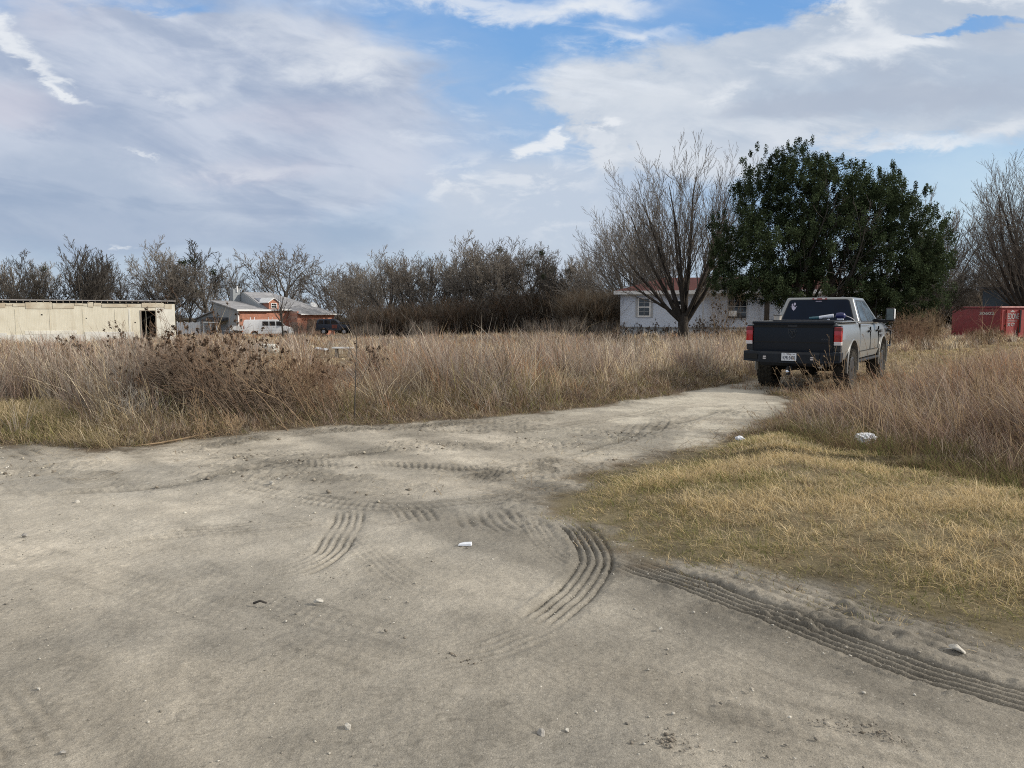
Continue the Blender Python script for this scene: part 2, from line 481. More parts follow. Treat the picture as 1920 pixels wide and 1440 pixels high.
    c = c + (np.array([0.20, 0.155, 0.095]) - c) * fs
    V = np.stack([x, y, z], 1)
    nx, ny = sh[1], sh[0]
    ii = np.arange(nx * ny).reshape(ny, nx)
    Q = np.stack([ii[:-1, :-1], ii[:-1, 1:], ii[1:, 1:], ii[1:, :-1]], -1).reshape(-1, 4)
    rf = rd[Q].mean(1)
    cx = x[Q].mean(1); cy = y[Q].mean(1)
    isroad = rf > 0
    drive = isroad & (cy > 8.9 - .35 * np.clip(cx, -10, 10)) & (cx > -1.2 + 0.0 * cy) & (cy > 7.0)
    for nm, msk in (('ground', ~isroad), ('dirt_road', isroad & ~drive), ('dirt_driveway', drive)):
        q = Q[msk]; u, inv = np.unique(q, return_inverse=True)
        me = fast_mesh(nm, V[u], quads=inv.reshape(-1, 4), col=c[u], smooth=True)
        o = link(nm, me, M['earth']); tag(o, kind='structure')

def earth_mat():
    m, nt, out = nodes('earth')
    b = N(nt, 'ShaderNodeBsdfPrincipled', Roughness=0.95); b.inputs['Specular IOR Level'].default_value = 0.15
    a = N(nt, 'ShaderNodeAttribute', _attribute_name='Col')
    g = N(nt, 'ShaderNodeNewGeometry')
    def mul(col_in, noise_scale, lo, hi, p0, p1, detail=3, typ='noise'):
        nz = N(nt, 'ShaderNodeTexNoise', Scale=noise_scale, Detail=float(detail), Roughness=0.65)
        nt.links.new(g.outputs['Position'], nz.inputs['Vector'])
        mr = N(nt, 'ShaderNodeMapRange'); mr.inputs[1].default_value = p0; mr.inputs[2].default_value = p1
        mr.inputs[3].default_value = lo; mr.inputs[4].default_value = hi
        nt.links.new(nz.outputs[0], mr.inputs[0])
        vm = N(nt, 'ShaderNodeVectorMath', _operation='SCALE'); nt.links.new(col_in, vm.inputs[0]); nt.links.new(mr.outputs[0], vm.inputs['Scale'])
        return vm.outputs[0]
    c = mul(a.outputs['Color'], 190.0, 0.66, 1.34, 0.28, 0.72)
    c = mul(c, 48.0, 0.85, 1.15, 0.3, 0.7, 4)
    c = mul(c, 3.0, 0.88, 1.12, 0.35, 0.65, 5)
    # pale chips of stone in the surface
    vo = N(nt, 'ShaderNodeTexVoronoi', Scale=42.0); nt.links.new(g.outputs['Position'], vo.inputs['Vector'])
    cm = N(nt, 'ShaderNodeMath', _operation='LESS_THAN'); cm.inputs[1].default_value = 0.16; nt.links.new(vo.outputs['Distance'], cm.inputs[0])
    sp = N(nt, 'ShaderNodeSeparateColor'); nt.links.new(vo.outputs['Color'], sp.inputs[0])
    c2 = N(nt, 'ShaderNodeMath', _operation='GREATER_THAN'); c2.inputs[1].default_value = 0.80; nt.links.new(sp.outputs[0], c2.inputs[0])
    c3 = N(nt, 'ShaderNodeMath', _operation='MULTIPLY'); nt.links.new(cm.outputs[0], c3.inputs[0]); nt.links.new(c2.outputs[0], c3.inputs[1])
    c4 = N(nt, 'ShaderNodeMath', _operation='MULTIPLY'); c4.inputs[1].default_value = 0.5; nt.links.new(c3.outputs[0], c4.inputs[0])
    mx = N(nt, 'ShaderNodeMix', _data_type='RGBA'); nt.links.new(c4.outputs[0], mx.inputs[0]); nt.links.new(c, mx.inputs[6]); mx.inputs[7].default_value = (0.5, 0.47, 0.41, 1)
    nt.links.new(mx.outputs[2], b.inputs['Base Color'])
    n1 = N(nt, 'ShaderNodeTexNoise', Scale=120.0, Detail=5.0, Roughness=0.7); nt.links.new(g.outputs['Position'], n1.inputs['Vector'])
    n2 = N(nt, 'ShaderNodeTexNoise', Scale=18.0, Detail=4.0, Roughness=0.6); nt.links.new(g.outputs['Position'], n2.inputs['Vector'])
    b1 = N(nt, 'ShaderNodeBump', Strength=0.55, Distance=0.008); nt.links.new(n1.outputs[0], b1.inputs['Height'])
    b2 = N(nt, 'ShaderNodeBump', Strength=0.5, Distance=0.02); nt.links.new(n2.outputs[0], b2.inputs['Height']); nt.links.new(b1.outputs[0], b2.inputs['Normal'])
    nt.links.new(b2.outputs[0], b.inputs['Normal']); nt.links.new(b.outputs[0], out.inputs[0])
    return m
M['earth'] = earth_mat()
build_ground()

# ================================================================== GRASS
PAL = dict(straw=(.56,.46,.30), tan=(.44,.35,.225), brown=(.25,.175,.115), grey=(.37,.325,.27), red=(.37,.205,.115),
           green=(.155,.165,.062), olive=(.26,.23,.105), gold=(.53,.42,.238), mauve=(.285,.215,.175), pale=(.66,.57,.42), dark=(.12,.09,.062))
def pal(names, w, n):
    A = np.array([PAL[k] for k in names]); p = np.array(w, float); p /= p.sum()
    return A[RNG.choice(len(names), n, p=p)]

def blades(root, h, az, lean, curve, w, col, tip=1.15):
    n = len(h)
    D = np.stack([np.cos(az), np.sin(az), np.zeros(n)], 1)
    be = az + RNG.uniform(0, pi, n)
    P = np.stack([np.cos(be), np.sin(be), np.zeros(n)], 1)
    T = [0.0, 0.42, 0.76, 1.0]; W = [1.0, 0.85, 0.55, 0.0]
    V = np.zeros((n, 7, 3)); C = np.zeros((n, 7, 3)); k = 0
    for t, ww in zip(T, W):
        hor = lean * t + curve * t * t
        c = root + D * (hor * h)[:, None]
        c[:, 2] += h * t / np.sqrt(1 + hor * hor) * 1.0
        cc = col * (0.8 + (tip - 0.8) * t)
        if ww > 0:
            V[:, k] = c - P * (w * ww / 2)[:, None]; V[:, k + 1] = c + P * (w * ww / 2)[:, None]
            C[:, k] = C[:, k + 1] = cc; k += 2
        else:
            V[:, k] = c; C[:, k] = cc
    b = np.arange(n)[:, None] * 7
    q = np.concatenate([b + np.array([0, 1, 3, 2]), b + np.array([2, 3, 5, 4])], 0)
    t3 = b + np.array([4, 5, 6])
    return V.reshape(-1, 3), q, t3, C.reshape(-1, 3)

def grass_object(name, batches, label, cat):
    Vs, Qs, Ts, Cs = [], [], [], []; o = 0
    for (V, q, t, C) in batches:
        Vs.append(V); Qs.append(q + o); Ts.append(t + o); Cs.append(C); o += len(V)
    me = fast_mesh(name, np.concatenate(Vs), np.concatenate(Qs), np.concatenate(Ts), np.concatenate(Cs))
    ob = link(name, me, M['grass']); tag(ob, label, cat, kind='stuff'); return ob

def scatter(n, x0, x1, y0, y1):
    return RNG.uniform(x0, x1, n), RNG.uniform(y0, y1, n)

TRUCK_BOX = [(4.7, 16.3), (6.55, 14.75), (10.4, 19.9), (8.6, 21.2)]
HOUSE_BOX = [(7.6, 57.4), (29, 51.6), (32.5, 63), (10, 68)]
def clumps(cx, cy, k, spread, hmul, hbase, colour, lean0, leans, wmin, wk, wind=(pi * 0.95, .25), hvar=.35):
    """tufts: centre arrays -> k blades each"""
    n = len(cx)
    hc = hbase * RNG.uniform(1 - hvar, 1 + hvar, n) * hmul
    sp = np.repeat(np.broadcast_to(spread, (n,)), k)
    X = np.repeat(cx, k) + RNG.normal(0, 1, n * k) * sp; Y = np.repeat(cy, k) + RNG.normal(0, 1, n * k) * sp
    H = np.repeat(hc, k) * RNG.uniform(.45, 1.12, n * k)
    az = RNG.uniform(0, 2 * pi, n * k)
    sw = RNG.random(n * k) < wind[1]
    az = np.where(sw, wind[0] + RNG.normal(0, .6, n * k), az)
    lean = np.abs(RNG.normal(lean0, leans, n * k)); curve = np.abs(RNG.normal(.12, .28, n * k))
    dist = np.sqrt(X * X + Y * Y)
    w = np.maximum(wmin, wk * dist) * RNG.uniform(.6, 1.4, n * k)
    C = np.repeat(colour * RNG.uniform(.62, 1.38, (n, 1)), k, 0) * RNG.uniform(.75, 1.25, n * k)[:, None]
    Z = ground_z(X, Y) - 0.02
    return blades(np.stack([X, Y, Z], 1), H, az, lean, curve, w, C)

def field():
    B = []
    bands = [(8.8, 14, 38, 16, .0055, .0006), (14, 21, 24, 16, .0055, .0006), (21, 34, 11, 14, .006, .0006), (34, 55, 4.4, 12, .006, .00060), (55, 84, 2.2, 10, .006, .00060)]
    for (y0, y1, dens, k, wmin, wk) in bands:
        xl, xr = -0.86 * y1 - 4, 0.60 * y1 + 2
        n = int(dens * (y1 - y0) * (xr - xl))
        x, y = scatter(n, xl, xr, y0, y1)
        ok = (np.abs(x) < .86 * y + 4)
        dr = sdist(x, y, ROAD); ok &= dr < -0.12 - 0.32 * RNG.random(n)
        ok &= ~in_poly(x, y, LAWN) & ~in_poly(x, y, BROWN) & ~in_poly(x, y, LANE) & ~in_poly(x, y, TRUCK_BOX) & ~in_poly(x, y, HOUSE_BOX)
        ok &= sdist(x, y, VERGE) < .5 * RNG.random(n) ** 2
        # right of the lane everything near belongs to the brown stand
        ok &= ~((x > 5.5 + (y - 14) * .8) & (y < 40) & (y > 5))
        dens_n = fbm(x * .35, y * .35, 3, 61)
        ok &= RNG.random(n) < np.clip(.35 + 1.3 * (dens_n - .25), .25, 1)
        x, y, dr, dens_n = x[ok], y[ok], dr[ok], dens_n[ok]; n = len(x)
        p1 = fbm(x * .22 + 5, y * .16, 3, 62); p2 = fbm(x * .8, y * .6, 3, 63)
        base = pal(['straw', 'tan', 'brown', 'grey', 'mauve', 'pale'], [3.2, 3.0, 2.0, 3.2, 2.4, 2.2], n)
        rd_ = pal(['red', 'tan', 'brown'], [3, 2, 1], n)
        gy = pal(['mauve', 'grey', 'brown', 'dark'], [3, 3, 1.5, .6], n)
        c = np.where((p1 > .60)[:, None], rd_, base)
        c = np.where((p2 + .25 * (RNG.random(n) - .5) > .54)[:, None], gy, c)
        farred = (y > 48) & (p2 < .5) & (RNG.random(n) < .5); c = np.where(farred[:, None], rd_ * 1.05, c)
        c = c * (1 + .24 * sstep(12.5, 17, y))[:, None]
        fringe = sstep(-1.5, -.25, dr)
        gm = (RNG.random(n) < fringe * .45 * sstep(.40, .6, p2) * (y < 22))
        c = np.where(gm[:, None], pal(['green', 'olive', 'straw'], [1.2, 2, 1.2], n), c)
        dkf = RNG.random(n) < sstep(-1.1, -.3, dr) * .65 * sstep(.62, .42, p2); c = np.where(dkf[:, None], pal(['dark', 'brown', 'mauve', 'tan'], [2.4, 2.4, 2, 1], n), c)
        hm = (.50 + 1.05 * sstep(.25, .75, p2)) * (1 - .58 * fringe) * (1 + .18 * (p1 > .6))
        hm *= 1 - .42 * sstep(20, 50, y); hm *= 1 - .13 * sstep(11, 15, y)
        pxx = CX + F * x / (y * CT)
        low = (((pxx > 488) & (pxx < 540)) | ((pxx > 578) & (pxx < 672))) & (y < 34) & (y > 11)
        cap = np.clip((1.50 - .0495 * y - zmac(x, y)) / 1.75, .10, 2); hm = np.where(low, np.minimum(hm, cap), hm)
        leftlow = sstep(-6, -10, x) * sstep(16, 11, y); hm *= 1 - .2 * leftlow
        B.append(clumps(x, y, k, .05 + .0010 * y, hm, .74, c, .20, .26, wmin, wk))
        # tall straw stalks rising out of it
        nb = (dr > -2.6) & (y < 16) & (RNG.random(n) < .55)
        if nb.any():
            B.append(clumps(x[nb], y[nb], 5, .10, np.minimum(hm[nb] * 1.3, 1.1), .85, pal(['straw', 'pale', 'tan', 'grey'], [3, 3, 2, 1.5], nb.sum()), .75, .35, .0055, .0005, wind=(pi * .95, .3)))
        m = RNG.random(n) < .22
        B.append(clumps(x[m], y[m], 3, .06, hm[m], .88, pal(['straw', 'pale', 'tan', 'mauve'], [3, 2, 3, 2], m.sum()), .12, .15, wmin * .8, wk * .8))
    # matted dark growth right at the road edge
    x, y = scatter(60000, -13, 6.5, 8.6, 19); d = sdist(x, y, ROAD); ok = (d < .02) & (d > -1.7) & (sdist(x, y, VERGE) < .2) & ~in_poly(x, y, LAWN) & ~in_poly(x, y, BROWN) & ~in_poly(x, y, LANE) & (x < 5.6) & (y < 18.2)
    x, y, d = x[ok], y[ok], d[ok]; n = len(x)
    B.append(clumps(x, y, 7, .05, .45 + 1.0 * np.clip(-d, 0, 1), .24, pal(['brown', 'mauve', 'olive', 'tan', 'dark', 'green', 'grey'], [3, 2, 1.6, 2.4, 1.2, .5, 2], n), .7, .5, .005, .0005))
    grass_object('field_grass', B, 'tall dry tan and grey field grass left of the driveway', 'grass')

def verge():
    B = []
    x, y = scatter(30000, -14, -3.0, 8.9, 14.2)
    ok = (sdist(x, y, VERGE) > -.55 * RNG.random(30000) ** 2) & (sdist(x, y, ROAD) < -.02); x, y = x[ok], y[ok]; n = len(x)
    p = fbm(x * .9, y * .9, 3, 64)
    k = RNG.random(n) < .82; x, y, p = x[k], y[k], p[k]; n = len(x)
    c = np.where((p > .5)[:, None], pal(['tan', 'olive', 'straw', 'gold'], [3, 2, 3, 1.5], n), pal(['olive', 'green', 'tan', 'brown'], [3, 1.2, 3, 1], n))
    c = c * np.where(y < 10.2, .82, 1.0)[:, None]
    B.append(clumps(x, y, 6, .05, .55 + .75 * p, .21, c, .45, .34, .0045, .0005))
    grass_object('verge_grass', B, 'short greenish yellow verge grass at the left road edge', 'grass')

def lawn():
    B = []
    x, y = scatter(100000, 0, 12, 1.0, 11.5)
    ok = np.abs(x) < .9 * y + 3.4
    sl = sdist(x, y, LAWN)
    ok &= (sl + (fbm(x * 1.7, y * 1.7, 3, 65) - .5) * .9 > -.02); x, y, sl = x[ok], y[ok], sl[ok]
    p = fbm(x * 1.1 + y * .7, y * 2.4 - x * .8, 4, 66); p2 = fbm(x * .5, y * .9, 3, 67); n = len(x)
    keep = RNG.random(n) < np.clip(.55 + sl * .9, .4, 1) * np.clip(.45 + 1.4 * (p - .3), .3, 1)
    x, y, sl, p, p2 = x[keep], y[keep], sl[keep], p[keep], p2[keep]; n = len(x)
    c = pal(['gold', 'straw', 'tan', 'olive'], [5, 3, 1.2, .6], n)
    g = pal(['olive', 'green', 'gold'], [3, 1.6, 1.2], n)
    dk = pal(['brown', 'olive', 'dark', 'tan'], [2, 2, 1, 1], n)
    edge = sstep(1.1, .1, sl + .5 * (p2 - .5))
    gm = RNG.random(n) < np.maximum(edge * .8, sstep(.50, .64, p2) * .75)
    c = np.where(gm[:, None], g, c)
    dm = RNG.random(n) < sstep(.46, .36, p) * .75
    c = np.where(dm[:, None], dk, c)
    hm = (.45 + 1.0 * p) * (.5 + .5 * sstep(0, .8, sl))
    B.append(clumps(x, y, 6, .028, hm, .115, c * 1.15, .75, .45, .0038, .0006, wind=(pi * 1.15, .45)))
    grass_object('mown_grass', B, 'golden mown grass bank at the right of the road', 'grass')

def brown():
    B = []
    x, y = scatter(15000, 3.4, 16, 2, 19.5)
    ok = in_poly(x, y, BROWN) & (np.abs(x) < .95 * y + 4) & ~in_poly(x, y, TRUCK_BOX); x, y = x[ok], y[ok]; n = len(x)
    sb = sdist(x, y, BROWN); p = fbm(x * .5, y * .5, 3, 68)
    k = RNG.random(n) < np.clip(.4 + sb * .8, .4, 1); x, y, sb, p = x[k], y[k], sb[k], p[k]; n = len(x)
    c = np.where((p > .5)[:, None], pal(['brown', 'mauve', 'tan', 'red'], [2.2, 3, 2, .8], n), pal(['mauve', 'grey', 'tan', 'dark'], [3, 2, 2, .7], n))
    hm = (.38 + .62 * sstep(0, 2.4, sb)) * (.8 + .45 * p) * (1 - .18 * sstep(10, 14, y))
    hm = hm * (1 - .45 * sstep(11, 13.5, y) * sstep(9, 6, x))
    B.append(clumps(x, y, 11, .09, hm, .95, c * np.array([1.12, 1.05, 1.01]), .32, .28, .006, .00062, wind=(pi * .9, .4)))
    m = RNG.random(n) < .5
    B.append(clumps(x[m], y[m], 2, .08, hm[m] * 1.12, 1.0, pal(['straw', 'tan', 'pale', 'mauve'], [2.0, 3, 1.2, 3], m.sum()), .4, .3, .0055, .0005, wind=(pi * .9, .4)))
    # short green regrowth under the front edge
    x2, y2 = scatter(16000, 3.5, 9, 5, 10); s2 = sdist(x2, y2, BROWN); o2 = (s2 < .5) & (s2 > -.55) & (sdist(x2, y2, ROAD) < -.3); x2, y2 = x2[o2], y2[o2]
    B.append(clumps(x2, y2, 5, .04, np.ones(len(x2)), .2, pal(['olive', 'green', 'brown', 'dark'], [2, 1.3, 2, 2], len(x2)), .4, .3, .004, .0004))
    grass_object('brown_grass', B, 'tall brown and mauve dry grass stand beyond the mown bank', 'grass')

def lane():
    B = []
    x, y = scatter(16000, 3.6, 36, 11, 44)
    rd = sdist(x, y, ROAD)
    ok = ((in_poly(x, y, LANE) & (rd < .1)) | ((rd < 0) & (rd > -.9) & (x > 3.5) & (y < 17) & (y > 10) & ~in_poly(x, y, BROWN))) & ~in_poly(x, y, TRUCK_BOX)
    x, y = x[ok], y[ok]; n = len(x); p = fbm(x * .6, y * .6, 3, 69)
    c = pal(['gold', 'tan', 'olive', 'brown', 'straw'], [2, 3, 1.4, 1.6, 2], n)
    B.append(clumps(x, y, 7, .06, .5 + p, .13, c, .5, .4, .005, .0006))
    # dead stuff beneath the truck
    x, y = scatter(1500, 4.6, 10.5, 14.6, 21.3); ok = in_poly(x, y, TRUCK_BOX); x, y = x[ok], y[ok]
    B.append(clumps(x, y, 7, .06, np.ones(len(x)), .16, pal(['red', 'brown', 'tan'], [1, 2, 2], len(x)), .4, .3, .005, .0005))
    # short rough growth beyond the lane, right side
    x, y = scatter(19000, 10, 66, 15, 62)
    ok = (x > 5.5 + (y - 14) * .8) & (x < .95 * y + 5) & ~in_poly(x, y, BROWN) & ~in_poly(x, y, LANE) & ~in_poly(x, y, HOUSE_BOX)
    x, y = x[ok], y[ok]; n = len(x); p = fbm(x * .15, y * .15, 3, 71)
    B.append(clumps(x, y, 8, .1, .4 + 1.1 * p, .42, pal(['tan', 'brown', 'grey', 'mauve', 'olive'], [3, 2, 2, 1, .8], n), .3, .3, .006, .0006))
    grass_object('rough_grass', B, 'short rough tan grass along the lane beside the pickup', 'grass')

field(); verge(); lawn(); brown(); lane()
# ================================================================== TREES
def norm3(x, y, z):
    l = sqrt(x*x + y*y + z*z) or 1.0
    return x/l, y/l, z/l

def grow(seed, spec):
    """branches as (level, [(x,y,z)...], [r...]); spec: lists per level"""
    rnd = random.Random(seed); out = []
    seg, ratio, num, ang, gn, up, t0, rr, tap = (spec[k] for k in ('seg','ratio','num','ang','gn','up','t0','rr','tap'))
    maxl = len(seg) - 1; rmin = spec.get('rmin', .008); lean = spec.get('lean', (0, 0))
    def branch(p, d, L, r, lv):
        n = seg[lv]; pts = [p]; rad = [r]; step = L / n; dirs = [d]
        for i in range(n):
            g = gn[lv]
            dx = d[0] + rnd.gauss(0, g) + lean[0] * .1; dy = d[1] + rnd.gauss(0, g) + lean[1] * .1
            dz = d[2] + rnd.gauss(0, g) + up[lv] / n
            d = norm3(dx, dy, dz)
            p = (p[0] + d[0]*step, p[1] + d[1]*step, p[2] + d[2]*step)
            pts.append(p); dirs.append(d); rad.append(max(rmin, r * (1 - (1 - tap[lv]) * (i + 1) / n)))
        out.append((lv, pts, rad))
        if lv == maxl: return
        k = num[lv]; k = max(1, int(round(k * rnd.uniform(.8, 1.2) * (1 if lv == 0 else min(1.3, .45 + .6 * L / spec['Lref'][lv])))))
        phi = rnd.uniform(0, 6.28)
        for j in range(k):
            t = t0[lv] + (1 - t0[lv]) * ((j + rnd.random() * .9) / k)
            f = min(t * n, n - 1e-6); i = int(f); u = f - i
            q = tuple(pts[i][a] + (pts[i+1][a] - pts[i][a]) * u for a in range(3))
            rl = rad[i] + (rad[i+1] - rad[i]) * u
            dd = dirs[min(i + 1, n)]
            phi += 2.4 + rnd.uniform(-.5, .5)
            a = radians((rnd.uniform(*ang[lv]) if lv else ang[0][1] + (ang[0][0] - ang[0][1]) * min(1, max(0, (j + rnd.uniform(-.3, .8)) / k)) ** .8))
            rx, ry, rz = (0, 0, 1) if abs(dd[2]) < .92 else (1, 0, 0)
            ax = norm3(dd[1]*rz - dd[2]*ry, dd[2]*rx - dd[0]*rz, dd[0]*ry - dd[1]*rx)
            bx = (dd[1]*ax[2] - dd[2]*ax[1], dd[2]*ax[0] - dd[0]*ax[2], dd[0]*ax[1] - dd[1]*ax[0])
            c, s = cos(phi), sin(phi)
            nd = norm3(*[dd[m]*cos(a) + (ax[m]*c + bx[m]*s)*sin(a) for m in range(3)])
            branch(q, nd, spec['L'] * ratio[lv] * (1.12 - .45 * t) * rnd.uniform(*spec.get('v0', (.75, 1.2))) if lv == 0 else L * ratio[lv] * (1.1 - .5 * t) * rnd.uniform(.65, 1.25), max(rmin, rl * rr[lv] * rnd.uniform(.8, 1.05)), lv + 1)
    for (p, d, L, r) in spec['stems']: branch(p, norm3(*d), L, r, 0)
    return out

def tubes(branches, sides):
    groups = {}
    for lv, pts, rad in branches: groups.setdefault((lv, len(pts)), []).append((pts, rad))
    Vs, Qs = [], []; base = 0
    for (lv, n), lst in groups.items():
        k = sides[lv]
        P = np.array([b[0] for b in lst]); R = np.array([b[1] for b in lst]); B = len(lst)
        T = np.gradient(P, axis=1); T /= np.linalg.norm(T, axis=2, keepdims=True) + 1e-9
        ref = np.array([0.31, 0.52, 0.79]); A = np.cross(T, ref); A /= np.linalg.norm(A, axis=2, keepdims=True) + 1e-9
        C = np.cross(T, A)
        an = np.arange(k) * 2 * pi / k
        V = P[:, :, None] + R[:, :, None, None] * (A[:, :, None] * np.cos(an)[None, None, :, None] + C[:, :, None] * np.sin(an)[None, None, :, None])
        idx = base + np.arange(B * n * k).reshape(B, n, k); nx = np.roll(idx, -1, axis=2)
        q = np.stack([idx[:, :-1], idx[:, 1:], nx[:, 1:], nx[:, :-1]], -1).reshape(-1, 4)
        Vs.append(V.reshape(-1, 3)); Qs.append(q); base += B * n * k
    return np.concatenate(Vs), np.concatenate(Qs)

def bare_tree(name, label, loc, seed, spec, mat_trunk, mat_crown, split=1, group=None, rz=0, mistletoe=0, cat='tree'):
    t = thing(name, label, cat, loc, rz, group)
    br = grow(seed, spec); S = spec.get('sides', [8, 6, 4, 3, 3])
    V, Q = tubes([b for b in br if b[0] <= split], S); link('trunk', fast_mesh('trunk', V, Q, smooth=True), mat_trunk, t)
    V, Q = tubes([b for b in br if b[0] > split], S); link('crown', fast_mesh('crown', V, Q, smooth=True), mat_crown, t)
    if mistletoe:
        r = random.Random(seed + 5); tips = [b[1][-1] for b in br if b[0] == 2]
        for _ in range(mistletoe):
            c = r.choice(tips); V, Q, C = leaf_cloud([c], [(.32, .32, .3)], 110, .13, RNG, (.05, .06, .028))
            link('mistletoe_leaves', fast_mesh('mistletoe_leaves', V, Q, col=C), M['leaf'], t)
    return t

def leaf_cloud(centres, radii, per, size, rng, colour, upbias=0.0):
    c = np.repeat(np.asarray(centres, float), per, 0); r = np.repeat(np.asarray(radii, float), per, 0); n = len(c)
    d = rng.normal(0, 1, (n, 3)); d /= np.linalg.norm(d, axis=1, keepdims=True)
    p = c + d * r * (rng.random((n, 1)) ** .5)
    a = rng.normal(0, 1, (n, 3)); a[:, 2] += upbias; a /= np.linalg.norm(a, axis=1, keepdims=True)
    b = np.cross(a, rng.normal(0, 1, (n, 3))); b /= np.linalg.norm(b, axis=1, keepdims=True) + 1e-9
    s = size * rng.uniform(.6, 1.35, (n, 1)); w = s * rng.uniform(.38, .6, (n, 1))
    V = np.stack([p - a * s * .5, p + b * w * .5, p + a * s * .5, p - b * w * .5], 1).reshape(-1, 3)
    Q = np.arange(n * 4).reshape(n, 4)
    C = np.repeat(np.asarray(colour)[None] * rng.uniform(.55, 1.6, (n, 1)), 4, 0)
    return V, Q, C

# ---- the vase-shaped bare tree in front of the pale house
hx, hy, hz = at(1282, 47)
FAN = [(-6.2, 5.6, .6), (-5.2, 7.9, -1.0), (-4.0, 9.6, 1.2), (-2.8, 11.0, -.8), (-1.5, 11.8, .9), (-.4, 12.2, -1.2), (.7, 12.2, 1.0), (1.7, 11.9, -.6), (2.7, 11.2, .8), (3.6, 9.8, -1.2), (4.2, 7.6, .7), (3.2, 6.0, 1.6), (-2.6, 8.2, 2.6), (.6, 9.4, 3.0), (-.8, 9.0, -3.0), (2.0, 8.6, -2.8)]
def fan_spec(seed, s=1.0, flip=1, r=.17, rmin=.0085, low=True):
    """ascending limbs fanning out of a short trunk into a rounded crown of fine upright twigs"""
    rnd = random.Random(seed); st = []
    for i, (dx, z, dy) in enumerate(FAN):
        if i == 0 and not low: continue
        dx *= .94 * flip * s * rnd.uniform(.92, 1.08); dy *= s; dz = (z - 1.4) * s; z0 = s * rnd.uniform(.9, 1.7)
        L = sqrt(dx*dx + dy*dy + dz*dz) * .80
        st.append(((.10 * dx / (abs(dx) + 1), .1 * dy / (abs(dy) + 1), z0), (dx * 1.22, dy * 1.2, dz * .80), L, r * s * (L / (9 * s)) ** .8 * rnd.uniform(.8, 1.15)))
    return dict(stems=st, L=3.9 * s, seg=[11, 7, 5, 4], ratio=[1.0, .50, .50], num=[12, 7, 5], v0=(.8, 1.2), ang=[(34, 15), (15, 34), (16, 38)], gn=[.045, .05, .06, .07], up=[.30, .34, .36, .3],
        t0=[.20, .14, .12], rr=[.42, .55, .6], tap=[.16, .2, .3, .4], Lref=[9 * s, 3.6 * s, 1.7 * s], rmin=rmin, sides=[8, 5, 3, 3])
def fan_tree(label, loc, seed, s, flip, mt, mc, rmin=.0085, r=.17, low=True):
    t = thing('bare_tree', label, 'tree', loc)
    br = grow(seed, fan_spec(seed, s, flip, r, rmin, low)); S = [8, 5, 3, 3]
    tp = [(0, 0, -.4), (.03 * s, 0, .3 * s), (-.02 * s, .02, .9 * s), (0, 0, 1.35 * s), (.02, 0, 1.9 * s)]
    tv, tq = tubes([(0, tp, [.52 * s, .40 * s, .34 * s, .36 * s, .20 * s])] + [b for b in br if b[0] == 0], [10]); link('trunk', fast_mesh('trunk', tv, tq, smooth=True), mt, t)
    V, Q = tubes([b for b in br if b[0] > 0], S); link('crown', fast_mesh('crown', V, Q, smooth=True), mc, t); return t
fan_tree('large bare vase shaped tree standing in front of the pale house', (hx, hy, 0), 21, .97, 1, M['bark_dark'], M['twig'], .0078)

# ---- bare trees behind the house and to the right
def vase(h, spread=1.0, r=.26, rmin=.012, n0=7, dens=1.0):
    return dict(stems=[((0, 0, -.3), (0, 0, 1), h * .24, r)], L=h * .78, seg=[4, 8, 6, 5, 3], ratio=[1.0, .48, .48, .52], num=[n0 + 2, int(10 * dens), int(9 * dens), int(7 * dens)], v0=(.85, 1.12),
        ang=[(14 * spread, 50 * spread), (15, 35), (15, 36), (16, 40)], gn=[.06, .06, .06, .07, .08], up=[.1, .55, .45, .4, .3], t0=[.4, .2, .12, .1],
        rr=[.55, .45, .55, .6], tap=[.8, .14, .2, .3, .4], Lref=[1, h * .75, h * .36, h * .17], rmin=rmin, sides=[8, 6, 4, 3, 3])
def broad(h, r=.24, rmin=.016, n0=8, dens=1.0, gn=.11):
    return dict(stems=[((0, 0, -.3), (0, 0, 1), h * .5, r)], L=h * .62, seg=[6, 8, 6, 5, 3], ratio=[1.0, .52, .5, .52], num=[n0 + 1, int(9 * dens), int(8 * dens), int(6 * dens)],
        ang=[(24, 60), (22, 52), (22, 50), (22, 55)], gn=[.08, gn, gn, .15, .15], up=[.1, .55, .45, .4, .3], t0=[.3, .2, .12, .1],
        rr=[.6, .5, .55, .6], tap=[.55, .15, .2, .3, .4], Lref=[1, h * .6, h * .3, h * .15], rmin=rmin, sides=[8, 6, 4, 3, 3])

x, y, _ = at(1185, 68)
fan_tree('pale twiggy bare tree rising behind the left end of the pale house', (x, y, 0), 5, .90, 1, M['twig'], M['twig_grey'], .011)
x, y, _ = at(1926, 58)
fan_tree('large bare tree behind the red dumpster at the right edge', (x, y, 0), 33, 1.12, -1, M['bark_dark'], M['twig'], .0092)
x, y, _ = at(1757, 46)
bare_tree('bare_tree', 'small bare tree between the evergreen and the red dumpster', (x, y, 0), 41, broad(5.6, .15, .009, 8), M['bark'], M['twig_dark'], 0)
x, y, _ = at(1748, 62)
bare_tree('bare_tree', 'tall thin bare tree showing past the right side of the evergreen', (x, y, 0), 44, vase(12.0, .9, .2, .012, 6), M['bark'], M['twig_grey'], 1)

